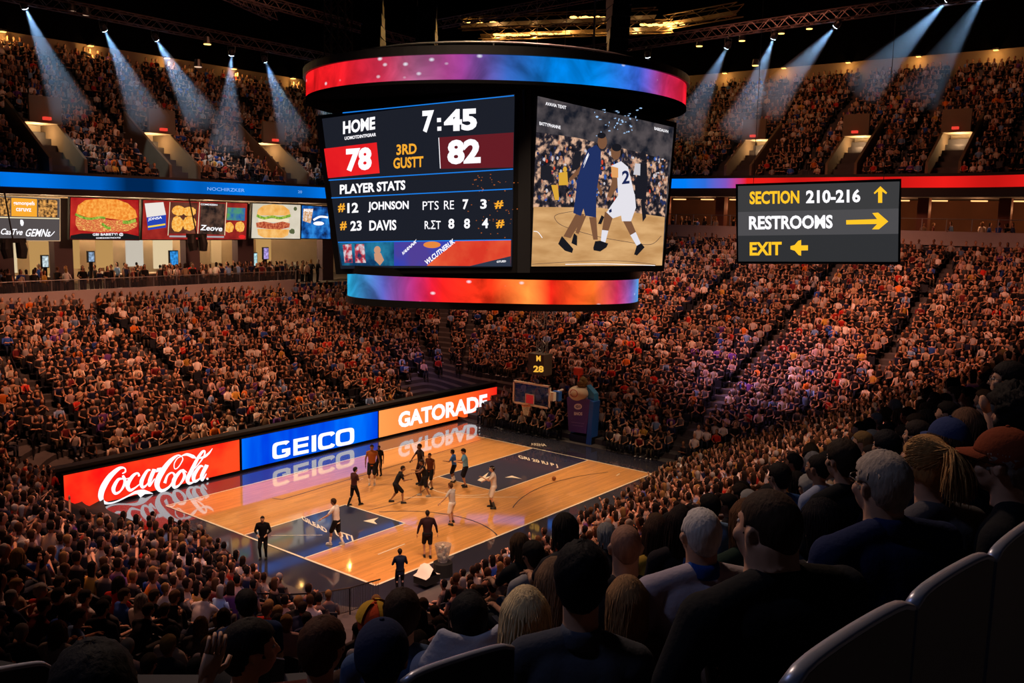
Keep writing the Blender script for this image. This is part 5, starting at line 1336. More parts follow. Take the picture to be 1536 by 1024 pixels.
comp('picture_marks', [lambda m_: SR.stroke(m_, Q([(72, 765), (95, 770), (118, 800)]), .9, .016), lambda m_: SR.stroke(m_, Q([(240, 940), (450, 938), (715, 946)]), .9, .017), lambda m_: SR.text(m_, 'AVAVIA TEXIT', *Q([(135, 97), (245, 120)]), 5, .016), lambda m_: SR.text(m_, 'BATTYPHANNE', *Q([(103, 202), (215, 225)]), 5, .016), lambda m_: SR.text(m_, 'BABIDAUVH', *Q([(712, 228), (785, 246)]), 4.5, .016)], W_, sb)
def pp(nm, polys, c_, lift, ells=()):
    comp(nm, [lambda m_: [SR.poly(m_, Q(P), lift) for P in polys] and None, lambda m_: [SR.ellipse(m_, Q([c])[0], (rx / 3.53, ry / 3.53), lift) for c, rx, ry in ells] and None], glow('live_c_%02x%02x%02x' % tuple(int(q * 255) for q in c_), c_, 1), sb)
pp('picture_bystander', [[(635, 405), (672, 408), (675, 520), (665, 600), (612, 590), (608, 520)], [(660, 590), (668, 690), (650, 715), (640, 600)]], (.012, .012, .018), .02, [((652, 365), 16, 24)])
pp('picture_bystander', [[(610, 405), (638, 408), (636, 470), (600, 465)]], (.6, .58, .62), .022)
pp('picture_bystander', [[(205, 455), (250, 450), (255, 520), (205, 522)], [(165, 520), (200, 520), (208, 600), (185, 600)]], (.7, .38, .04), .022, [((238, 437), 11, 15)])
pp('picture_bystander', [[(110, 415), (165, 420), (170, 500), (108, 490)], [(290, 345), (325, 340), (318, 430), (268, 450)]], (.014, .014, .02), .02)
skn = (.2, .09, .045)
pp('picture_legs', [[(300, 665), (342, 676), (268, 802), (230, 792)], [(366, 690), (404, 690), (412, 810), (388, 810)], [(318, 690), (352, 680), (310, 780), (294, 772)], [(450, 660), (492, 690), (468, 765), (434, 762)], [(543, 706), (587, 706), (614, 770), (584, 786)], [(362, 440), (396, 450), (390, 582), (372, 560)], [(330, 408), (258, 488), (268, 502), (330, 446)], [(484, 425), (524, 450), (516, 530), (480, 590), (462, 580), (488, 500)], [(398, 470), (440, 560), (428, 580), (395, 500)]], skn, .026, [((436, 292), 25, 38), ((507, 345), 26, 42)])
pp('picture_kit', [[(360, 330), (405, 306), (428, 340), (427, 420), (404, 562), (298, 560), (300, 500), (325, 415)], [(298, 552), (404, 556), (403, 692), (345, 682), (336, 645), (322, 684), (282, 668)]], (.015, .03, .12), .03)
pp('picture_kit', [[(480, 420), (535, 394), (572, 425), (607, 572), (520, 590), (515, 480)], [(520, 575), (608, 568), (614, 640), (588, 712), (540, 712), (535, 682), (492, 697), (458, 665), (485, 625)], [(434, 758), (468, 762), (450, 832), (427, 824)], [(584, 786), (613, 769), (640, 830), (618, 842)]], (.78, .76, .82), .032)
pp('picture_kit', [[(482, 420), (520, 430), (520, 482), (486, 480)]], (.75, .35, .12), .034)
pp('picture_shoes', [[(222, 790), (282, 858), (276, 880), (238, 868), (202, 832)], [(388, 852), (398, 818), (425, 815), (467, 830), (458, 850), (425, 872), (390, 866)], [(272, 828), (286, 775), (303, 790), (302, 842)], [(604, 888), (618, 842), (642, 828), (660, 850), (620, 893)], [(413, 726), (432, 680), (446, 690), (430, 728)]], (.01, .01, .014), .036, [((432, 258), 22, 16), ((512, 322), 26, 20)])
comp('picture_number', [lambda m_: SR.text(m_, '2', *Q([(540, 516), (580, 512)]), 20, .038, .03), lambda m_: SR.poly(m_, Q([(470, 655), (484, 645), (486, 662), (474, 668)]), .038)], glow('live_navy', (.012, .02, .09), 1), sb)
comp('picture_number', [lambda m_: SR.text(m_, '2', *Q([(336, 430), (366, 360)]), 7, .034, .05)], W_, sb)
# ---------------------------------------------------------------- hanging steel over the court
def truss_mb(mb, a, b, w, r=.035, pitch=None, n4=True):
    a, b = V3(a), V3(b); t = (b - a).normalized(); up = V3((0, 0, 1)) if abs(t.z) < .9 else V3((1, 0, 0)); s_ = t.cross(up).normalized(); u = s_.cross(t)
    offs = [(s_ * i + u * j) * w / 2 for i, j in ((-1, -1), (1, -1), (1, 1), (-1, 1))]
    for o in offs: mb.tube([a + o, b + o], r, 4)
    L = (b - a).length; k = max(2, int(L / (pitch or w)))
    for i in range(k):
        p, q = a + t * L * i / k, a + t * L * (i + 1) / k
        for j in range(4):
            o1, o2 = offs[j], offs[(j + 1) % 4]
            mb.tube([p + (o1 if i % 2 else o2), q + (o2 if i % 2 else o1)], r * .6, 3, cap=False)
    return mb
TRM = mat('truss_metal', (.10, .075, .085), .5, .6)
def truss(a, b, w, label, name='lighting_truss', cat='truss', m_=TRM, r=.05):
    mb = MB(); truss_mb(mb, a, b, w, r); return tag(mb.build(name, m_), label, cat)
truss((-26, 30, 28.3), (22, 30, 27.9), .7, 'long steel lighting truss above the left upper stand carrying the white spotlights')
truss((30, -30, 29.6), (30, 14, 28.4), .7, 'long steel lighting truss above the right upper stand carrying the white spotlights')
truss((-26, 22, 30.5), (24, 24, 29.3), .6, 'second steel truss nearer the court than the left spotlight truss')
truss((22, -30, 31.5), (22, 20, 30.3), .6, 'second steel truss nearer the court than the right spotlight truss')
truss((-16, 14, 29.6), (10, 26, 29.5), .6, 'slanting pinkish truss running towards the scoreboard hoist from the left')
for k, (u, dx) in enumerate(((497, 0), (518, 1))):
    p = at_depth(u, 120, 44); mb = MB(); truss_mb(mb, (p[0], p[1], zt1 + .3), (p[0], p[1], 40.5), .45, .035); tag(mb.build('hoist_truss', TRM), ['vertical hoist truss at the left end of the scoreboard top', 'vertical hoist truss just right of the leftmost one over the scoreboard'][k], 'truss')
p = at_depth(890, 86, 41); mb = MB(); mb.tube([(p[0], p[1], zt1 + .3), (p[0], p[1], 40.5)], .05, 6); tag(mb.build('hoist_cable', STEEL), 'single vertical steel cable rising from the right half of the scoreboard', 'cable')
for k, (u, lab) in enumerate(((560, 'black line array of speakers hanging over the left part of the scoreboard'), (640, 'black speaker stack hanging just left of the scoreboard middle'), (925, 'black speaker block hanging over the right part of the scoreboard'))):
    p = at_depth(u, 100, 42 + k); r = empty('speaker_array', (p[0], p[1], zt1 + 1.0), lab, 'speaker')
    for i in range(7):
        mb = MB(); mb.box((p[0], p[1], zt1 + 1.3 + i * .52), (1.3, .9, .48), .6 + .05 * i); mb.build('cabinet', mat('speaker_black', (.015, .015, .018), .35), r)
    mb = MB(); mb.tube([(p[0] - .4, p[1], zt1 + 4.8), (p[0] - .4, p[1], 40)], .02, 4); mb.build('chain', BLACKM, r)
# distant maintenance gallery with small warm lamps
AMB = glow('sodium_lamp', (1, .5, .12), 4); DEC = mat('gallery_deck', (.3, .2, .09), .6, .2)
gal = empty('roof_gallery', (48, 30, 33), 'steel maintenance gallery with rows of amber lamps under the far roof', 'gallery')
mb = MB()
for i, (u0, u1, v, d_) in enumerate(((690, 985, 30, 92), (720, 1010, 46, 96), (1000, 1110, 25, 90))):
    a, b = at_depth(u0, v + 3, d_), at_depth(u1, v - 5, d_ - 6); a[2] = b[2] = (a[2] + b[2]) / 2
    truss_mb(mb, a, b, 1.1, .06, 1.6); mb.add([a, b, b + [1.6, 1.2, 0], a + [1.6, 1.2, 0]], [(0, 1, 2, 3)])
mb.build('walkway', DEC, gal); lampP = []
for u0, u1, v, d_, n in ((745, 790, 52, 95.5, 6), (800, 850, 50, 95, 7), (860, 905, 26, 91, 6), (905, 960, 48, 94.5, 7), (965, 1010, 37, 91, 6), (700, 760, 34, 92, 4), (1000, 1022, 35, 90, 4)):
    for i in range(n):
        q = at_depth(u0 + (u1 - u0) * i / max(1, n - 1), v + (i % 2), d_); mb = MB(); mb.box(tuple(q), (.5, .5, .14)); mb.build('lamp', AMB, gal); lampP.append(q)
for q in lampP[::6]: point('gallery_light', tuple(q - [0.6, .6, .6]), 260, (1, .55, .2))
# ---------------------------------------------------------------- spotlights with beams in the haze
def haze_mat():
    mt = bpy.data.materials.new('thin_haze'); mt.use_nodes = True; nt = mt.node_tree; nt.nodes.remove(nt.nodes['Principled BSDF'])
    v = nt.nodes.new('ShaderNodeVolumeScatter'); v.inputs['Color'].default_value = (.6, .78, 1, 1); v.inputs['Density'].default_value = .11; v.inputs['Anisotropy'].default_value = .0
    nt.links.new(v.outputs[0], nt.nodes['Material Output'].inputs['Volume']); return mt
HZ = haze_mat(); LENS = glow('lamp_lens', (.75, .88, 1), 14)
def beam(p, q, half, power, label, L=8.0):
    p, q = V3(p), V3(q); d = (q - p).normalized()
    r = empty('spotlight', p, label, 'stage light', 'white spotlights on the roof trusses'); R = d.to_track_quat('Z', 'Y').to_matrix()
    mb = MB(); mb.tube([p - d * .5, p - d * .35, p - d * .05], [.16, .22, .24], 14); mb.build('housing', BLACKM, r)
    mb = MB(); mb.tube([p - d * .045, p - d * .02], [.21, .21], 14); mb.build('lens', LENS, r)
    mb = MB(); s_ = R @ V3((1, 0, 0)); mb.tube([p - d * .25 + s_ * .25, p - d * .25 + s_ * .3 + V3((0, 0, .45)), p - d * .25 - s_ * .3 + V3((0, 0, .45)), p - d * .25 - s_ * .25], .03, 5); mb.tube([p - d * .25 + V3((0, 0, .45)), p - d * .25 + V3((0, 0, .95))], .03, 5); mb.build('yoke', BLACKM, r)
    l = spot('spotlight_beam', p + d * .05, q, power, (.5, .74, 1), half * 2, .35, .06)
    mb = MB(); mb.tube([p + d * .06, p + d * L], [.1, .1 + math.tan(math.radians(half)) * L], 24)
    o = mb.build('light_haze', HZ); tag(o, 'faint haze lit by a white spotlight beam', 'haze', 'lit haze under the spotlights', 'stuff')
for (x, y, z, dx, dz, pw, lab) in ((-6.62, 30, 27.5, 4.5, -10, 1, 'first white spotlight from the left end of the left truss'), (-1.31, 30, 26.98, 5, -9, 1, 'second white spotlight from the left end of the left truss'), (2.6, 30, 26.97, 6, -8.5, 1.3, 'third white spotlight from the left end of the left truss'),
    (8.93, 30, 26.8, 1.6, -9, .6, 'fourth white spotlight on the left truss, pointing straight down'), (12.13, 30, 26.8, 5.5, -9, .9, 'fifth white spotlight on the left truss'), (16.54, 30, 26.76, 6, -8, .7, 'last white spotlight on the left truss, next to the scoreboard')):
    beam((x, y, z), (x + dx * 1.5, y + 4.5, z + dz), 11, 4600 * pw, lab)
for (y, z, dy, pw, lab) in ((-16.94, 29.09, 6.5, 1.1, 'rightmost bright white spotlight on the right truss'), (-19.2, 29.4, 4, .8, 'white spotlight at the top right corner of the picture'), (-9.82, 28.27, 6.5, 1, 'white spotlight on the right truss above the upper left stairway'), (-5.36, 27.91, 3.4, .9, 'white spotlight on the right truss left of its brightest neighbour'), (-1.74, 27.6, 4.5, .6, 'white spotlight on the right truss nearest the scoreboard'), (5.0, 27.5, 1, .2, 'small white spotlight beside the right edge of the scoreboard')):
    beam((30, y, z), (34.5, y + dy * 1.6, z - 8.5), 11, 4200 * pw, lab)
for k, (u, v) in enumerate(((1049, 69), (1113, 61), (1172, 50), (1214, 43), (1133, 98), (108, 17), (130, 22), (311, 66), (697 - 400, 100))):
    q = at_depth(u, v, 78 if u > 600 else 66); mb = MB(); mb.tube([q, q + np.array([0, 0, .5])], [.3, .22], 10); r = empty('house_lamp', tuple(q), ['small amber house lamp left of the first right spotlight', 'small amber house lamp between the first two right spotlights', 'small amber house lamp over the right truss', 'small amber house lamp beside the third right spotlight', 'dim amber lamp low under the right truss', 'dim lamp at the left end of the roof', 'dim lamp just right of the one at the left end of the roof', 'small amber lamp on the left truss', 'dim lamp under the left truss'][k], 'lamp')
    mb.build('lamp_housing', BLACKM, r); mb = MB(); mb.tube([q - [0, 0, .04], q - [0, 0, .01]], [.26, .26], 10); mb.build('lamp_lens', AMB if k < 5 or k == 7 else glow('dim_lamp', (.7, .45, .3), 1.2), r)
# ---------------------------------------------------------------- sconces along the rim of the upper deck
Pr, Nr = ring(UP, 19.3, UR[0], UR[1], 24)
def rim_lamp(x, y, n, z, k):
    r = empty('rim_lamp', (x, y, z), 'small amber wall lamp on the tan rim wall behind the last upper row', 'lamp', 'amber lamps along the rim wall')
    mb = MB(); mb.box((x, y, z + .1), (.5, .5, .16)); mb.build('hood', BLACKM, r); mb = MB(); mb.box((x, y, z), (.4, .4, .05)); mb.build('bulb', AMB, r)
    point('rim_light', (x - n[0] * .5, y - n[1] * .5, z - .5), 110, (1, .52, .14), .1)
z_far = float(up_z(np.array([[0, 1.]]), 18.4)[0]) + 1.6; z_end = float(up_z(np.array([[1., 0]]), 18.4)[0]) + 1.6
for i in range(8): rim_lamp(-14.5 + i * 7.6, 31.3 + 19.2, (0, 1), z_far, i)
for i in range(7): rim_lamp(45 + 19.2, -20 + i * 7.0, (1, 0), z_end, i)
# ---------------------------------------------------------------- lit openings in the upper deck
TANW = mat('vomitory_wall', (.15, .11, .07), .85, noise=(1, .15))
def portal(o, t, n, z0, k):
    """o: middle of the front edge; t along the front; n outwards"""
    o, t, n = V3(o), V3(t), V3(n); r = empty('stand_entrance', o, ['lit entrance opening in the left upper stand', 'lit entrance opening in the right upper stand'][k], 'stand entrance', ['entrances of the left upper stand', 'entrances of the right upper stand'][k])
    w = 1.15; d0, d1 = 4.0, 7.4; zt = z0 + .6 * 8.3
    P = lambda a, d, z: o + t * a + n * d + V3((0, 0, z - o.z))
    mb = MB()
    for q in (-1, 1):   # sloping flank walls
        a0, a1 = q * w, q * (w + .22); poly = [P(a0, .9, z0 + .4), P(a0, d1, z0 + .4), P(a0, d1, zt + .9), P(a0, .9, z0 + 1.5)]
        mb.prism(poly, (0, 0, 0), t * .22 * q)
    mb.prism([P(-w, d0, z0 + 4.1), P(w, d0, z0 + 4.1), P(w, d0, zt + 1.0), P(-w, d0, zt + 1.0)], (0, 0, 0), n * .25)
    mb.build('flank_wall', TANW, r)
    mb = MB(); mb.add([P(-w, d1, z0 + .4), P(w, d1, z0 + .4), P(w, d1, z0 + 4.2), P(-w, d1, z0 + 4.2)], [(0, 1, 2, 3)]); mb.add([P(-w, d0, z0 + 4.12), P(w, d0, z0 + 4.12), P(w, d1, z0 + 4.12), P(-w, d1, z0 + 4.12)], [(0, 1, 2, 3)]); mb.build('passage', mat('passage_wall', (.6, .5, .36), .8), r)
    mb = MB(); mb.add([P(-.5, d1 - .05, z0 + 2.3), P(.25, d1 - .05, z0 + 2.3), P(.25, d1 - .05, z0 + 3.7), P(-.5, d1 - .05, z0 + 3.7)], [(0, 1, 2, 3)]); mb.build('glowing_doorway', glow('doorway_glow', (1, .62, .3), 1.6), r)  # flat pane glows in place of the lit passage beyond
    mb = MB(); mb.box(P(0, d0 - .1, z0 + 4.4), (.5, .5, .22)); mb.build('exit_lamp', glow('exit_red', (.8, .05, .03), 1.0), r)
    point('passage_light', P(0, d0 + 1.6, z0 + 3.5), 190, (1, .62, .3), .2)
for x, _ in VOM_FAR: portal((x, 31.4, 16.7), (1, 0, 0), (0, 1, 0), 16.7, 0)
for y, _ in VOM_END: portal((45.1, y, 18.5), (0, 1, 0), (1, 0, 0), 18.5, 1)
# ---------------------------------------------------------------- left concourse: signs, counters, people's hall
WARMP = glow('ceiling_panel', (1, .72, .42), 2)
SG = Board((0, 31.6, 14), (0, -1, 0))
def sign(name, label, c, m_, frame=BLACK, pad=1.2):
    p = [SG.pt(u, v) for u, v in c]; ctr = sum(p) / 4; r = empty(name, tuple(ctr), label, 'menu board', 'lit food signs over the left concourse')
    q = [(c[0][0] - pad, c[0][1] - pad), (c[1][0] + pad, c[1][1] - pad), (c[2][0] + pad, c[2][1] + pad), (c[3][0] - pad, c[3][1] + pad)]
    SG.slab(q, .3, 'cabinet', frame, r, -.02); mb = MB(); SG.poly(mb, c, .0); mb.build('display_face', m_, r); return r
def sc_(r, name, m_, *fs): return comp(name, list(fs), m_, r)
def sp_(P, l=.02): return lambda m_: SG.poly(m_, P, l)
def se_(c, rr, l=.02, jag=0, n=28): return lambda m_: SG.ellipse(m_, c, rr, l, n, jag=jag)
def st_(b, bl, br, h, l=.06, bo=.02, it=0): return lambda m_: SG.text(m_, b, bl, br, h, l, bo, it)
r = sign('menu_sign', 'brown and grey food sign with orange centre panel and cream script at the left edge', [(-6, 294), (89.5, 298.5), (89.5, 360.5), (-6, 360)], glow('sign_taupe', (.09, .075, .075), 1), mat('cream_frame', (.7, .6, .42), .6, emit=(.6, .48, .28), est=.5))
sc_(r, 'orange_panel', glow('sign_orange', (.95, .4, .03), 1), sp_([(17, 296.5), (55.5, 298.5), (55.5, 325), (17, 324)]))
sc_(r, 'food_picture', glow_noise('sign_fries', (.02, .01, .008), (.85, .4, .1), 5), sp_([(-6, 295.5), (15.5, 296.5), (15.5, 324), (-6, 323.5)]), sp_([(57.5, 298.5), (86, 300), (86, 326), (57.5, 325)]))
sc_(r, 'rule', glow('sign_cream', (.9, .78, .5), 1), sp_([(-6, 325), (89, 327), (89, 328.6), (-6, 326.6)]))
sc_(r, 'lettering', W_, st_('gamonpefs', (20, 308.5), (52, 309.5), 7.5), st_('csruvz', (24, 316.5), (47, 317.5), 5), st_('CasTve', (0, 351.5), (33, 352.5), 9, it=.3), st_('GEMNs', (37, 354.5), (74, 355), 11.5, it=.3), se_((33, 334), (3, 4.5), jag=.3), lambda m_: SG.stroke(m_, [(70, 352), (75, 354), (82, 347)], 1.2, .06))
r = sign('menu_screen', 'screen showing a big triple sandwich on red, second sign from the left', [(106, 296), (208, 300), (208, 359.5), (105, 358.5)], glow_noise('sign_red', (.35, .008, .01), (.55, .03, .02), 1.0))
sc_(r, 'bun', glow_noise('toasted_bun', (.85, .22, .02), (1, .45, .08), 4.5), sp_([(114, 320), (117, 308), (128, 300), (150, 298), (176, 299), (192, 305), (203, 315), (206, 326), (190, 331), (160, 327), (135, 327)]))
sc_(r, 'filling', glow_noise('sandwich_filling', (.85, .3, .1), (.95, .6, .15), 4, c3=(.6, .08, .03), stretch=(1, 1, 3)), sp_([(114, 325), (140, 326), (165, 330), (190, 330), (206, 334), (205, 340), (190, 347), (150, 348), (118, 345), (113, 336)]))
sc_(r, 'lettuce', glow_noise('lettuce', (.1, .3, .02), (.45, .55, .08), 5), lambda m_: SG.stroke(m_, [(113, 321), (124, 326), (136, 328), (150, 326), (158, 327)], 3.5, .04), lambda m_: SG.stroke(m_, [(153, 335), (160, 341), (166, 342)], 4, .04), lambda m_: SG.stroke(m_, [(184, 333), (194, 333), (204, 330)], 5, .04))
sc_(r, 'caption_bar', glow('sign_black', (.01, .01, .01), 1), sp_([(106, 353), (122, 350), (190, 350), (208, 354), (208, 359.4), (105, 358.4)], .03)); sc_(r, 'lettering', W_, st_('GBI BABIETY! @', (139, 354.5), (185, 354), 5), st_('GOMNDOSCTNOUTES', (144, 358), (181, 357.5), 2.2))
r = sign('menu_screen', 'wide screen of four snack pictures between the two burger screens', [(215, 300), (371, 305), (369, 359), (213, 359)], glow_noise('sign_darkred', (.22, .012, .012), (.4, .03, .02), .8))
sc_(r, 'packet', glow('packet_white', (.85, .78, .72), 1), sp_([(217, 305), (245, 303), (249, 322), (220, 326)])); sc_(r, 'packet_band', glow('packet_blue', (.02, .06, .45), 1), sp_([(220, 326), (249, 322), (249, 341), (222, 345)], .025)); sc_(r, 'packet_stripe', glow('packet_yellow', (.95, .65, .05), 1), sp_([(222, 339), (248, 335), (248, 337.5), (222, 341.5)], .03)); sc_(r, 'lettering', W_, st_('JDNSA', (222, 332), (243, 329), 5), st_('Zeove', (300, 345), (333, 347), 8, it=.2), st_('COMDEEBN', (301, 307.5), (326, 308.5), 2.5))
sc_(r, 'picture_panel', glow_noise('choc', (.08, .02, .012), (.16, .05, .03), 1), sp_([(256, 303), (297, 304), (294, 350), (253, 350)], .015)); sc_(r, 'picture_panel', glow_noise('choc_dark', (.015, .01, .01), (.12, .06, .04), 1.6), sp_([(301, 304), (338, 305.5), (336, 352), (299, 351)], .015)); sc_(r, 'picture_panel', glow_noise('meadow', (.02, .1, .4), (.1, .35, .1), 1.2), sp_([(341, 311), (368, 312), (367, 331), (340, 330)], .015))
sc_(r, 'nuggets', glow_noise('golden_crust', (.9, .33, .03), (1, .6, .15), 5), se_((268, 316), (10, 7.5), jag=.06), se_((284, 317), (10, 7), jag=.06), se_((266, 336), (9, 12), jag=.06), se_((284, 335), (10, 11), jag=.06), se_((344, 341), (7, 8), .02, jag=.08), se_((360, 340), (7, 8), .02, jag=.08)); sc_(r, 'panel_rule', glow('sign_cream', (.9, .78, .5), 1), *[sp_([(a, 303), (a + 1, 303), (a - 2, 353), (a - 3, 353)], .03) for a in (254.5, 299, 339.5)]); sc_(r, 'caption_strip', glow('sign_grey', (.4, .38, .4), 1), sp_([(254, 353), (336, 354), (336, 356.5), (254, 355.5)], .03)); sc_(r, 'red_button', glow('button_red', (.8, .02, .02), 1), se_((363, 355), (5, 3)))
r = sign('menu_screen', 'screen showing a bacon burger on cream background', [(379, 305), (451, 307.5), (450, 358), (377, 357)], glow_noise('sign_ivory', (.62, .55, .42), (.75, .68, .55), .5))
sc_(r, 'bun', glow_noise('soft_bun', (.85, .38, .07), (.95, .55, .18), 1.5), sp_([(385, 323), (387, 314), (395, 308), (410, 306), (425, 308), (434, 315), (436, 323)]), sp_([(386, 343), (434, 344), (432, 353), (424, 356.5), (396, 356.5), (387, 352)])); sc_(r, 'bacon', glow_noise('bacon', (.35, .04, .02), (.7, .2, .08), 5), sp_([(384, 334), (396, 332), (410, 335), (424, 332), (435, 335), (434, 341), (420, 344), (400, 343), (385, 341)], .025)); sc_(r, 'lettuce', glow_noise('lettuce', (.1, .3, .02), (.45, .55, .08), 5), lambda m_: SG.stroke(m_, [(385, 323), (396, 327), (408, 325), (420, 327), (436, 323)], 4, .03)); sc_(r, 'mayo', glow('mayo', (.9, .75, .5), 1), sp_([(387, 328), (434, 328), (433, 333), (388, 333)], .022))
sc_(r, 'small_emblem', glow('sign_greenish', (.1, .12, .05), 1), se_((443, 313), (2.5, 3)), se_((438, 347), (4, 4), jag=.2))
r = sign('menu_screen', 'blue screen with white pattern, last food sign before the scoreboard', [(453, 308), (493, 311), (496, 358), (452, 357)], glow_noise('sign_blue', (.005, .02, .09), (.03, .25, .7), 1.2, c3=(.01, .1, .4)))
sc_(r, 'picture_panel', glow_noise('fish', (.6, .25, .05), (.85, .7, .6), 5), sp_([(455, 313), (470, 313), (466, 335), (454, 331)], .02)); sc_(r, 'swirl', W_, lambda m_: SG.stroke(m_, [(470, 330), (480, 325), (492, 326)], 3, .03), se_((478, 335), (8, 3)), st_('MINI', (456, 317), (469, 318), 4))
# columns, counters and lit niches
COLM = mat('concourse_column', (.09, .06, .07), .7)
for k, (u0, u1) in enumerate(((-8, 21), (82, 110), (279, 300), (357, 381), (484, 500))):
    a = CAM + ray(u0, 390) * ((32.6 - CAM[1]) / ray(u0, 390)[1]); b = CAM + ray(u1, 390) * ((32.6 - CAM[1]) / ray(u1, 390)[1])
    mb = MB(); mb.box(((a[0] + b[0]) / 2, 33.0, 11.7), (b[0] - a[0], .8, 7.4)); structure(mb.build('wall_column_%d' % (k + 1), COLM))
cn = [('counter', -6.8, -2.0), ('counter', 1.0, 6.6), ('counter', 8.2, 12.2), ('counter', 13.6, 19.5)]
for k, (nm, x0, x1) in enumerate(cn):
    r = empty('food_counter', ((x0 + x1) / 2, 35.5, 8.6), 'food stall counter with pale top, number %s from the left under the signs' % ['one', 'two', 'three', 'four'][k], 'counter')
    mb = MB(); mb.box(((x0 + x1) / 2, 35.5, 9.1), (x1 - x0, .9, 1.0)); mb.build('front', mat('counter_front', (.12, .08, .07), .6), r)
    mb = MB(); mb.box(((x0 + x1) / 2, 35.45, 9.65), (x1 - x0 + .2, 1.1, .1)); mb.build('worktop', mat('counter_top', (.6, .5, .38), .4), r)
rnd = random.Random(3)
for k in range(11):
    x = -7.5 + k * 2.6; w_ = rnd.uniform(.7, 1.9)
    mb = MB(); mb.box((x, 39.2, 11.2), (w_, .2, rnd.uniform(2.2, 3.6))); tag(mb.build('lit_niche', rnd.choice([glow('niche_cream', (.9, .7, .42), .8), glow('niche_pale', (.8, .72, .6), .7), mat('niche_wall', (.5, .42, .3), .7), glow('niche_amber', (.8, .45, .15), .6)])), 'pale lit wall panel at the back of the left concourse', 'wall panel', 'lit panels behind the food counters')  # most panels are given a glow in place of brightly lit wall
for k in range(26):
    x = -8 + rnd.random() * 28; mb = MB(); h = rnd.uniform(.15, .5); mb.box((x, 35.4 + rnd.uniform(-.3, .3), 9.7 + h / 2), (rnd.uniform(.12, .5), .25, h)); tag(mb.build('counter_item', rnd.choice([mat('item_red', (.5, .05, .03), .5), mat('item_white', (.7, .66, .6), .5), mat('item_steel', (.4, .4, .4), .3, .8), mat('item_brown', (.2, .1, .05), .6)])), 'small box or dispenser on a food counter', 'container', 'things on the food counters')
for k, (u, v0, v1, c_, lab) in enumerate(((261, 377, 397, (.03, .25, .7), 'blue lit menu screen standing in the middle of the left concourse'), (137, 378, 392, (.25, .35, .5), 'small pale screen behind the first counters'), (399, 372, 388, (.4, .3, .8), 'small violet screen under the cream burger sign'), (382, 380, 398, (.4, .65, .8), 'tall pale drinks cooler left of the fourth counter'), (68, 384, 400, (.5, .6, .65), 'glass display case beside the brown column'))):
    a = CAM + ray(u - 9 if k == 0 else u - 6, v1) * ((34.2 - CAM[1]) / ray(u, v1)[1]); b = CAM + ray(u + 9 if k == 0 else u + 6, v0) * ((34.2 - CAM[1]) / ray(u, v0)[1])
    r = empty('info_screen', ((a[0] + b[0]) / 2, 34.2, 8.0), lab, 'screen'); xm = (a[0] + b[0]) / 2; wd = abs(b[0] - a[0]); zm = (a[2] + b[2]) / 2; hh = abs(b[2] - a[2])
    mb = MB(); mb.box((xm, 34.3, zm), (wd + .15, .18, hh + .15)); mb.build('screen_frame', BLACKM, r); mb = MB(); mb.box((xm, 34.18, zm), (wd, .06, hh)); mb.build('screen_face', glow_noise('info_%d' % k, tuple(q * .5 for q in c_), tuple(min(1, q * 1.6) for q in c_), 4), r)
    mb = MB(); mb.box((xm, 34.3, (8.6 + zm - hh / 2) / 2), (.25, .15, zm - hh / 2 - 8.6)); mb.build('stand', BLACKM, r)
for i in range(9):
    x = -7 + i * 3.3; mb = MB(); mb.box((x, 36.6, 14.9), (1.1, .5, .1)); tag(mb.build('ceiling_panel_light', WARMP), 'warm panel light under the left concourse ceiling', 'ceiling light', 'panel lights of the left concourse')
    point('concourse_light', (x, 34.2, 14.9), 560, (1, .68, .38), .3)
# glass railing on top of the far wall
r = empty('glass_railing', (5, 30.5, 9), 'glass and steel railing on top of the pale wall in front of the left concourse', 'railing')
GLS = mat('railing_glass', (.05, .05, .06), .1); GLS.node_tree.nodes['Principled BSDF'].inputs['Alpha'].default_value = .35
for i in range(14):
    x = -9.3 + i * 1.9; mb = MB(); mb.box((x, 30.55, 9.35), (.06, .06, .75)); mb.build('post', STEEL, r)
    if i < 13: mb = MB(); mb.box((x + .95, 30.55, 9.35), (1.78, .02, .6)); mb.build('glass_pane', GLS, r)
mb = MB(); mb.tube([(-9.4, 30.55, 9.75), (15.5, 30.55, 9.75)], .04, 6); mb.build('handrail', STEEL, r)
# right club level
for i in range(12):
    y = -22 + i * 3.1; mb = MB(); mb.box((49.5, y, 16.9), (.5, 1.2, .1)); tag(mb.build('ceiling_panel_light', glow('amber_panel', (1, .5, .18), 1.6)), 'amber panel light under the right club level ceiling', 'ceiling light', 'panel lights of the right club level')
    point('club_light', (49, y, 16.2), 50 if i % 2 else 150, (1, .45, .2), .3)
    if i % 2: mb = MB(); mb.box((48.0, y + .8, 15.3), (.8, .9, 4.2)); structure(mb.build('wall_pier_%d' % (i + 1), mat('club_pier', (.16, .06, .04), .7)))
r = empty('glass_railing', (45.9, -4, 13.6), 'glass railing in front of the right club level', 'railing')
for i in range(18):
    y = -20 + i * 1.9
    mb = MB(); mb.box((45.75, y, 14.6 + .3), (.06, .06, 1.0)); mb.build('post', STEEL, r)
mb = MB(); mb.tube([(45.75, -20.2, 15.35), (45.75, 12.5, 15.35)], .035, 6); mb.build('handrail', STEEL, r)
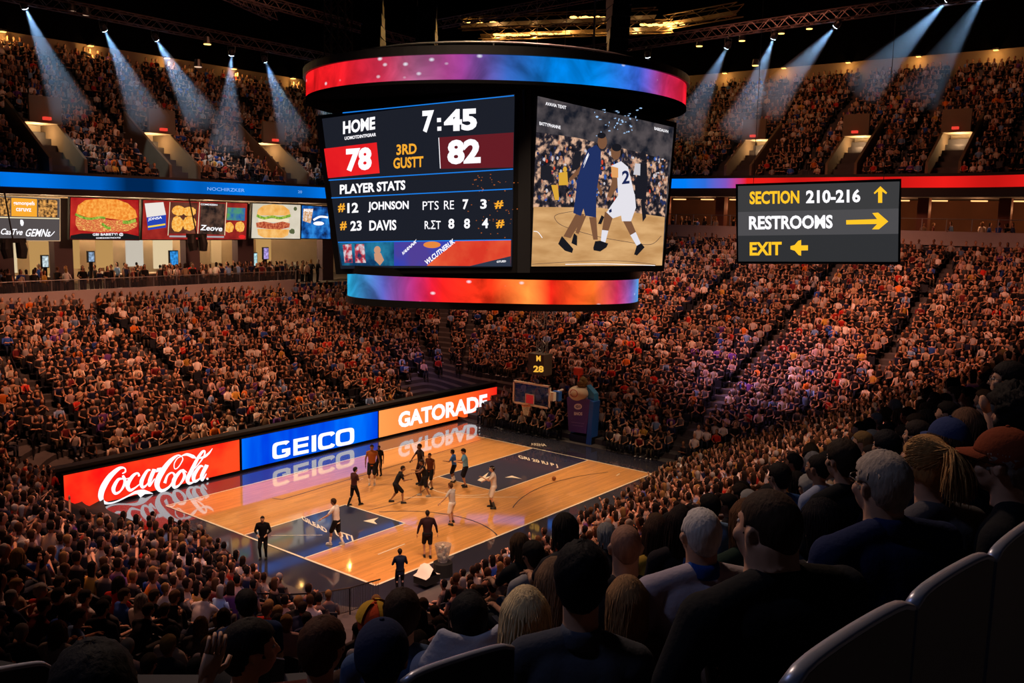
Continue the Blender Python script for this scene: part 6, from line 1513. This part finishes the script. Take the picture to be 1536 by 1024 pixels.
for k, (u, v) in enumerate(((20, 372), (295, 363))):
    q = CAM + ray(u, v) * ((30.0 - CAM[1]) / ray(u, v)[1]); r = empty('moving_light', tuple(q), ['black hanging moving light in front of the brown food sign', 'black hanging moving light under the four snack pictures'][k], 'stage light')
    for s_ in (-1, 1):
        mb = MB(); mb.tube([q + np.array([s_ * .42, 0, .55]), q + np.array([s_ * .5, -.1, -.1]), q + np.array([s_ * .42, -.2, -.65])], [.28, .36, .3], 12); mb.build('lamp_head', BLACK, r)
    mb = MB(); mb.box(tuple(q + np.array([0, 0, .5])), (1.5, .5, .3)); mb.tube([q + np.array([0, 0, .6]), (q[0], 30.9, 15.7)], .05, 5); mb.build('bracket', BLACK, r)
# ---------------------------------------------------------------- direction sign
SB = bplane((1105, 394, 12.6), (1352, 394, 11.8), (1104, 276, 12.55))
r = empty('direction_sign', tuple(SB.pt(1228, 393)), 'black hanging direction sign with yellow and white letters and three yellow arrows', 'sign')
SB.slab([(1103.5, 276), (1352, 268), (1350.5, 396), (1105, 395)], .22, 'cabinet', BLACKM, r)
comp('panel', [lambda m_: SB.poly(m_, [(1107, 279), (1349.5, 272), (1348, 312.5), (1107, 318)], .01)], glow('sign_char', (.045, .045, .047), 1), r); comp('panel', [lambda m_: SB.poly(m_, [(1107, 318), (1348, 312.5), (1347.5, 350.5), (1107, 353.5)], .01)], glow('sign_grey2', (.075, .073, .078), 1), r)
comp('panel', [lambda m_: SB.poly(m_, [(1107, 353.5), (1347.5, 350.5), (1347, 392.5), (1107.5, 392)], .01)], glow('sign_char2', (.03, .031, .034), 1), r)
YL = glow('sign_yellow', (1, .55, .02), 1.05); T = lambda b, bl, br, h: (lambda m_: SB.text(m_, b, bl, br, h, .02, .035)); G = zc(1090, 260, 5.486); sp2 = lambda P: (lambda m_: SB.poly(m_, G(P), .02))
comp('yellow_lettering', [T('SECTION', (1124.3, 306.5), (1199, 305), 19.5), T('EXIT', (1124.5, 383.2), (1172.5, 382.5), 20)], YL, r); comp('white_lettering', [T('210-216', (1209, 305), (1290.5, 303.5), 20), T('RESTROOMS', (1123.5, 344.5), (1249, 342.5), 20.5)], W_, r)
comp('arrow', [sp2([(1265, 105), (1320, 158), (1312, 170), (1280, 148), (1280, 242), (1246, 242), (1246, 148), (1218, 170), (1210, 160)])], YL, r)
comp('arrow', [sp2([(983, 384), (1238, 376), (1198, 326), (1246, 322), (1330, 395), (1252, 460), (1196, 460), (1238, 416), (984, 420)])], YL, r)
comp('arrow', [sp2([(525, 598), (560, 588), (588, 555), (613, 547), (613, 592), (669, 591), (669, 633), (613, 634), (613, 677), (592, 672), (560, 636), (525, 625)])], YL, r)
mb = MB()
for u in (1130, 1325):
    q = SB.pt(u, 275, -.1); mb.tube([q, (q[0], q[1], 41)], .004, 4)
mb.build('cable', BLACKM, r)
# ---------------------------------------------------------------- basketball hoop at the far baseline
hp = empty('basketball_hoop', (14.0, -.2, 0), 'basketball hoop on a padded purple and blue stand behind the far baseline', 'basketball hoop'); BX = 11.5
mb = MB()
for a, b in (((0.3, 4.08), (3.2, 4.08)), ((0.3, 2.68), (3.2, 2.68)), ((0.3, 2.68), (.3, 4.08)), ((3.2, 2.68), (3.2, 4.08))):
    mb.box((BX, (a[0] + b[0]) / 2, (a[1] + b[1]) / 2), (.12, abs(b[0] - a[0]) + .12, abs(b[1] - a[1]) + .12))
mb.build('backboard_frame', mat('board_white', (.8, .68, .58), .5), hp)
mb = MB(); mb.box((BX, 1.75, 3.38), (.03, 2.8, 1.3)); mb.build('backboard_glass', GLS, hp)
mb = MB()
for a in ((1.52, 3.05, .06, .7), (2.2, 3.05, .06, .7), (1.86, 3.38, .74, .06), (1.86, 2.74, .74, .06)): mb.box((BX - .04, a[0], a[1]), (.03, a[2], a[3]))
mb.build('target_square', mat('board_white', (.8, .68, .58), .5), hp)
mb = MB(); mb.box((BX - .02, 1.86, 3.05), (.02, .6, .56)); mb.build('red_panel', mat('board_red', (.5, .02, .02), .5, emit=(.5, .02, .02), est=.3), hp)
mb = MB(); cc = V3((BX - .42, 1.86, 2.68)); mb.tube([cc + V3((.27 * math.cos(a), .27 * math.sin(a), 0)) for a in [2 * math.pi * k / 24 for k in range(25)]], .022, 6); mb.box((BX - .1, 1.86, 2.68), (.2, .16, .06)); mb.build('rim', mat('rim_orange', (.8, .2, .05), .4), hp)
mb = MB()
for k in range(14):
    for s_ in (-1, 1):
        pts = [cc + V3(((.27 - .13 * t) * math.cos(2 * math.pi * k / 14 + s_ * t * 1.2), (.27 - .13 * t) * math.sin(2 * math.pi * k / 14 + s_ * t * 1.2), -.62 * t)) for t in (0, .33, .66, 1)]
        mb.tube(pts, .012, 4)
mb.build('net', mat('net_cord', (.75, .66, .55), .8), hp)
PUR = mat('purple_pad', (.09, .035, .22), .55); BLUP = mat('blue_pad', (.02, .10, .42), .5)
mb = MB(); mb.prism([(14.2, .85, 2.95), (14.2, -1.0, 3.0), (14.2, -.78, .72), (14.2, .62, .68)], (0, 0, 0), (.35, 0, 0)); mb.build('front_pad', PUR, hp)
mb = MB(); mb.prism([(14.55, .85, 2.9), (14.55, -1.15, 3.0), (14.55, -1.0, .1), (14.55, -.7, .1), (14.55, -.55, .9), (14.55, .35, .9), (14.55, .45, .1), (14.55, .65, .1)], (0, 0, 0), (.5, 0, 0)); mb.prism([(14.2, -1.0, 3.0), (14.2, -1.28, 2.9), (14.2, -1.15, .0), (14.2, -.8, .0)], (0, 0, 0), (.8, 0, 0)); mb.build('side_pad', BLUP, hp)
PB = Board((14.18, 0, 2), (-1, 0, 0))
comp('pad_lettering', [lambda m_: PB.ellipse(m_, (867, 609.5), (6, 4.5), .01), lambda m_: PB.text(m_, 'BNOS', (861, 622.5), (873.5, 623), 5, .01, .05)], mat('pad_white', (.8, .75, .8), .6), hp)
comp('pad_mark', [lambda m_: PB.text(m_, 'G1', (863.5, 611.5), (870.5, 611.7), 4, .02, .05)], PUR, hp); comp('pad_small_print', [lambda m_: PB.text(m_, 'FLEDNNPROVANT DTES', (857, 633.5), (876, 636), 1.5, .01), lambda m_: PB.text(m_, 'ONNTHTRSDDEPA', (859, 638), (875, 640), 1.3, .01)], mat('pad_print', (.3, .2, .5), .6), hp)
mb = MB(); mb.cap((13.9, 1.0, 3.45), (BX + .25, .7, 3.45), .09, .08); mb.build('support_arm', mat('arm_cream', (.6, .5, .5), .5), hp)
mb = MB(); mb.box((BX + .5, .1, 3.45), (.35, .55, .6)); mb.build('arm_cuff', BLUP, hp); mb = MB(); mb.box((BX + .15, .18, 3.45), (.3, .35, .55)); mb.build('arm_collar', mat('board_white', (.8, .68, .58), .5), hp)
mb = MB(); mb.ell((14.3, .1, 3.3), (.5, .62, .5)); mb.ell((14.3, -.25, 3.35), (.45, .5, .42)); me_ = vox(mb, 'top_pad', .05, 5); me_.transform(Matrix.Translation((-14.0, .2, 0))); me_.materials.append(mat('cream_pad', (.72, .55, .42), .6)); link('top_pad', me_, hp)
mb = MB(); mb.tube([(13.78, .0 + .26 * math.cos(a) * 1.1, 3.38 + .24 * math.sin(a)) for a in [2 * math.pi * k / 18 for k in range(18)]], .025, 5); mb.build('pad_emblem', mat('emblem_red', (.5, .05, .05), .6), hp)
mb = MB(); [mb.ell((14.3 + random.uniform(-.15, .15), -.3 + random.uniform(-.22, .22), 4.1 + random.uniform(-.2, .2)), (.2, .2, .22)) for _ in range(14)]; mb.build('top_tuft', mat('tuft_brown', (.2, .12, .05), .9), hp, smooth=True)
mb = MB(); mb.box((14.4, .1, 4.75), (.4, .55, .45), .3); mb.tube([(14.4, .0, 4.6), (14.3, -.1, 4.1)], .14, 8); mb.build('red_box', mat('box_red', (.75, .06, .03), .5), hp)
mb = MB(); mb.prism([(14.45, -.55, 3.9), (14.45, -1.15, 3.4), (14.45, -1.2, 2.9), (14.45, -.7, 2.9)], (0, 0, 0), (.5, 0, 0)); mb.build('shoulder_pad', mat('cyan_pad', (.03, .22, .5), .5), hp)
mb = MB(); mb.box((15.3, -.3, .25), (2.0, 1.8, .5)); mb.tube([(15.6, -.3, .5), (14.6, -.3, 2.6)], .18, 8); mb.build('base_unit', BLACKM, hp)
# shot clock under the scoreboard
ck = empty('shot_clock', (11.5, 1.15, 4.8), 'small brown hanging shot clock with amber digits above the hoop', 'clock')
mb = MB(); mb.box((11.5, 1.12, 5.47), (.9, 1.25, 1.35), .0); mb.build('clock_case', mat('clock_brown', (.06, .04, .03), .6), ck)
CB = Board((11.04, 0, 5), (-1, 0, 0)); comp('digits', [lambda m_: CB.text(m_, 'M', (804.5, 541.5), (811, 541.7), 8.5, .01, .03), lambda m_: CB.text(m_, '28', (800, 558), (815.5, 558.5), 10, .01, .04)], glow('clock_amber', (.9, .45, .05), 1), ck)
mb = MB(); truss_mb(mb, (11.5, 1.0, 7.0), (11.5, 1.0, 6.2), .5, .03); q = np.array([11.5, 1.0])
truss_mb(mb, (11.5, 1.0, 9.2), (11.5, 1.0, 7.9), 1.0, .035)
for s_ in (-1, 1): mb.tube([(11.5, 1.0 + s_ * .3, 6.1), (11.5, 1.0 + s_ * .3, 9.2)], .03, 5); mb.tube([(11.5, 1.0 + s_ * .4, 9.0), (9.0, s_ * 1.6 - 1, 40)], .02, 4)
mb.build('hanger', mat('hanger_steel', (.3, .28, .28), .4, .6), ck)
# things on the floor
q = on_z(664, 862); r = empty('ball_rack', tuple(q), 'clear bin of small balls on a black stand by the near sideline', 'bin')
mb = MB(); mb.lathe(tuple(q), [(.001, 0), (.42, 0), (.4, .55), (.001, .56)], 16); mb.build('stand', BLACK, r)
mb = MB(); mb.lathe(tuple(q + [0, 0, .56]), [(.2, 0), (.36, .75), (.34, .75), (.18, .03), (.001, .03)], 16); g_ = mat('bin_plastic', (.5, .5, .5), .2); g_.node_tree.nodes['Principled BSDF'].inputs['Alpha'].default_value = .4; mb.build('bin', g_, r)
mb = MB(); [mb.ell(tuple(q + [random.uniform(-.16, .16), random.uniform(-.16, .16), .7 + random.uniform(0, .5)]), (.08, .08, .08), None, 8, 6) for _ in range(16)]; mb.build('balls', mat('ball_mix', (.5, .45, .35), .5, noise=(6, .8)), r)
q = on_z(846, 718); mb = MB(); mb.ell((2.2, -3.9, .14), (.12, .12, .12)); o = mb.build('basketball', mat('ball_orange', (.3, .1, .03), .6), None, True); p_ = on_z(831, 717.5, .12); o.location = (p_[0] - 2.2, p_[1] + 3.9, 0); tag(o, 'dark basketball lying on the wood right of the far key', 'basketball')
p_ = on_z(640, 876, .05); r = empty('cloth_pile', tuple(p_), 'crumpled white cloth draped over a courtside table near the corner', 'cloth')
mb = MB(); vs = [(p_[0] + x * .42, p_[1] + y * .36, .55 * max(0, 1 - abs(x) - abs(y) * .4) + .45) for x in (-1, -.5, 0, .5, 1) for y in (-1, -.3, .4, 1)]
mb.add(vs, [(i * 4 + j, i * 4 + j + 1, i * 4 + j + 5, i * 4 + j + 4) for i in range(4) for j in range(3)]); mb.build('cloth', mat('white_cloth', (.7, .64, .6), .8), r, True); mb = MB(); mb.box((p_[0], p_[1], .3), (.8, .7, .3)); mb.box((p_[0], p_[1], .1), (.2, .2, .2)); mb.build('table', BLACK, r)
# ---------------------------------------------------------------- railings in the near stand
def railing(pix, label, hgt=1.0, mid=3):
    P = [on_stand(u, v) for u, v in pix]; r = empty('stand_railing', tuple(P[0]), label, 'railing')
    top = [V3(p) + V3((0, 0, hgt)) for p in P]
    mb = MB(); mb.tube(top, .028, 6); mb.tube([t - V3((0, 0, hgt * .85)) for t in top], .018, 5); mb.build('handrail', BLACKM, r)
    for i in range(len(P) - 1):
        L = (top[i + 1] - top[i]).length; k = max(1, int(L / .16)); mb = MB()
        for j in range(k): q_ = top[i].lerp(top[i + 1], j / k); mb.tube([q_, q_ - V3((0, 0, hgt * .86))], .009, 4, cap=False)
        mb.build('baluster_row', BLACKM, r); mb = MB(); mb.tube([top[i], top[i] - V3((0, 0, hgt + .3))], .025, 6); mb.build('post', BLACKM, r)
railing([(385, 942), (435, 940), (478, 936), (525, 922), (570, 906)], 'black railing curving round the lower walkway left of the bare arm')
railing([(262, 815), (285, 828), (318, 842), (345, 868)], 'black railing at the front of the left baseline rows')
railing([(50, 690), (62, 650), (40, 610), (18, 560)], 'black stair railing at the far left stairway')
# ---------------------------------------------------------------- the empty seats beside the viewer
def near_seat(u0, v0, d0, u1, v1, d1, label, drop=.75):
    a, b = V3(at_depth(u0, v0, d0)), V3(at_depth(u1, v1, d1)); r = empty('stadium_seat', tuple((a + b) / 2 - V3((0, 0, drop))), label, 'seat')
    t = (b - a); L = t.length; t.normalize(); n = V3((-t.y, t.x, 0)).normalized(); k = 12; mb = MB(); vs = []
    prof = lambda q: -.014 * (abs(q * 2 - 1) ** 8)
    for i in range(k + 1):
        q = i / k; p = a + t * L * q + V3((0, 0, prof(q))) + n * .006 * math.sin(q * math.pi)
        for j in range(5): vs += [p + V3((0, 0, -drop * j / 4)) + n * .0, p + V3((0, 0, -drop * j / 4)) + n * .022]
    fs = []
    for i in range(k):
        for j in range(4):
            o = i * 10 + j * 2; fs += [(o, o + 10, o + 12, o + 2), (o + 1, o + 3, o + 13, o + 11)]
        fs += [(i * 10, i * 10 + 1, i * 10 + 11, i * 10 + 10), (i * 10 + 8, i * 10 + 18, i * 10 + 19, i * 10 + 9)]
    fs += [(0, 2, 3, 1), (2, 4, 5, 3), (4, 6, 7, 5), (6, 8, 9, 7)] + [(k * 10 + 1, k * 10 + 3, k * 10 + 2, k * 10)]
    mb.add(vs, fs); mb.build('backrest', SEATM, r)
    mb = MB(); mb.tube([a + t * L * i / k + V3((0, 0, prof(i / k) + .004)) + n * (.011 + .006 * math.sin(i / k * math.pi)) for i in range(k + 1)], [(.013, .008)] * (k + 1), 8); mb.build('top_rim', mat('seat_rim', (.35, .38, .48), .35, .5), r, True)
    mb = MB(); c_ = (a + b) / 2 + n * .25; mb.box(c_ + V3((0, 0, -drop + .05)), (L * .9, .45, .06), math.atan2(t.y, t.x)); mb.box(c_ + V3((0, 0, -drop - .25)), (.08, .2, .6)); mb.build('seat_pan', SEATM, r)
near_seat(1195, 1022, 1.15, 1374, 904, 1.5, 'empty black seat with shiny rim nearest the viewer at the bottom right', .9)
near_seat(1378, 903, 1.52, 1492, 832, 1.85, 'empty black seat with shiny rim, second from the bottom right', .9)
near_seat(1497, 834, 1.9, 1575, 775, 2.25, 'empty black seat with shiny rim cut by the right edge', .9)
near_seat(610, 1020, 2.2, 772, 968, 2.5, 'empty black seat with shiny rim below the hoodie wearer', .7)
near_seat(-20, 1012, 2.3, 76, 996, 2.5, 'empty black seat at the bottom left corner', .7)

RB = Board((0, 31.2, 16.5), (0, -1, 0)); comp('ribbon_lettering', [lambda m_: RB.text(m_, 'NOCHIRZKER', (311, 285.5), (367, 288), 5, .03, .0), lambda m_: RB.text(m_, '20', (447, 289.5), (453, 289.8), 4, .03, .0)], glow('ribbon_pale', (.25, .5, .95), 1), rib)
# ---------------------------------------------------------------- light
w = bpy.data.worlds.new('world'); sc.world = w; w.use_nodes = True
w.node_tree.nodes['Background'].inputs[0].default_value = (.25, .3, .55, 1); w.node_tree.nodes['Background'].inputs[1].default_value = .012
WARM = (1, .62, .38)
# over the court
for x, y in ((-13, -13), (13, -13), (-13, 13), (13, 13)):
    spot('court_light', (x, y, 31), (x * .25, y * .2, 0), 29000, (1, .68, .4), 44, .6, 2.6)
# the stands
for p, t, e, c, a in (
    ((4, 2, 31), (2, 22, 5), 50000, (1, .44, .28), 62),
    ((-14, 6, 31), (-12, 20, 4), 46000, (1, .42, .26), 56),
    ((12, -6, 33), (33, -4, 7), 60000, (1, .42, .3), 60),
    ((10, -14, 33), (30, -22, 7), 52000, (1, .4, .28), 60),
    ((16, 8, 32), (30, 14, 5), 34000, (1, .4, .26), 60),
    ((14, 2, 32), (24, -9, 4), 70000, (.6, .4, 1), 24), ((8, 4, 32), (15, 15, 3), 22000, (.6, .4, 1), 16),
    ((-20, 4, 31), (-20, -6, 3), 30000, (1, .46, .28), 50),
    ((2, -2, 33), (4, -15, 3), 30000, (1, .46, .3), 54),
    ((-14, -4, 31), (-18, -14, 4), 36000, (1, .5, .36), 56), ((-24, -26, 31), (-16, -8, 2), 16000, (.8, .55, .8), 40),
    ((0, 10, 33), (8, 40, 22), 16000, (1, .42, .24), 60),
    ((18, -4, 33), (54, -6, 24), 20000, (1, .38, .22), 62)):
    spot('stand_light', p, t, e * .64, (c[0], c[1] * .9, c[2] * .78), a, .8, 2.2)
spot('foreground_fill', (-24, -16, 31), (-31, -31, 12.6), 8500, (1, .68, .48), 50, .9, 1.0)  # unseen fill spot added to brighten the nearest spectators
spot('foreground_fill', (-40, -22, 29), (-30, -31.5, 12.6), 1300, (.5, .6, 1), 60, .9, 1.0)  # unseen cool fill added in place of scoreboard glow
spot('near_stand_fill', (-16, -32, 31), (-1, -13, 2), 18000, (1, .55, .4), 50, .9, 1.5)  # unseen fill spots added to brighten the near crowd
spot('near_stand_fill', (-4, -12, 32), (-6, -17, 4), 15000, (1, .5, .34), 60, .9, 1.0)
s_ = sc.view_settings; s_.view_transform = 'Standard'; s_.look = 'None'; s_.gamma = 1; s_.exposure = 0; s_.use_curve_mapping = False
c = sc.cycles
c.max_bounces = 4; c.diffuse_bounces = 1; c.glossy_bounces = 3; c.transmission_bounces = 4; c.transparent_max_bounces = 12; c.volume_bounces = 0
c.use_denoising = True; c.sample_clamp_indirect = 4; c.use_adaptive_sampling = True; c.adaptive_threshold = .02
c.caustics_reflective = False; c.caustics_refractive = False
try: c.denoiser = 'OPENIMAGEDENOISE'; c.use_light_tree = True
except Exception: pass
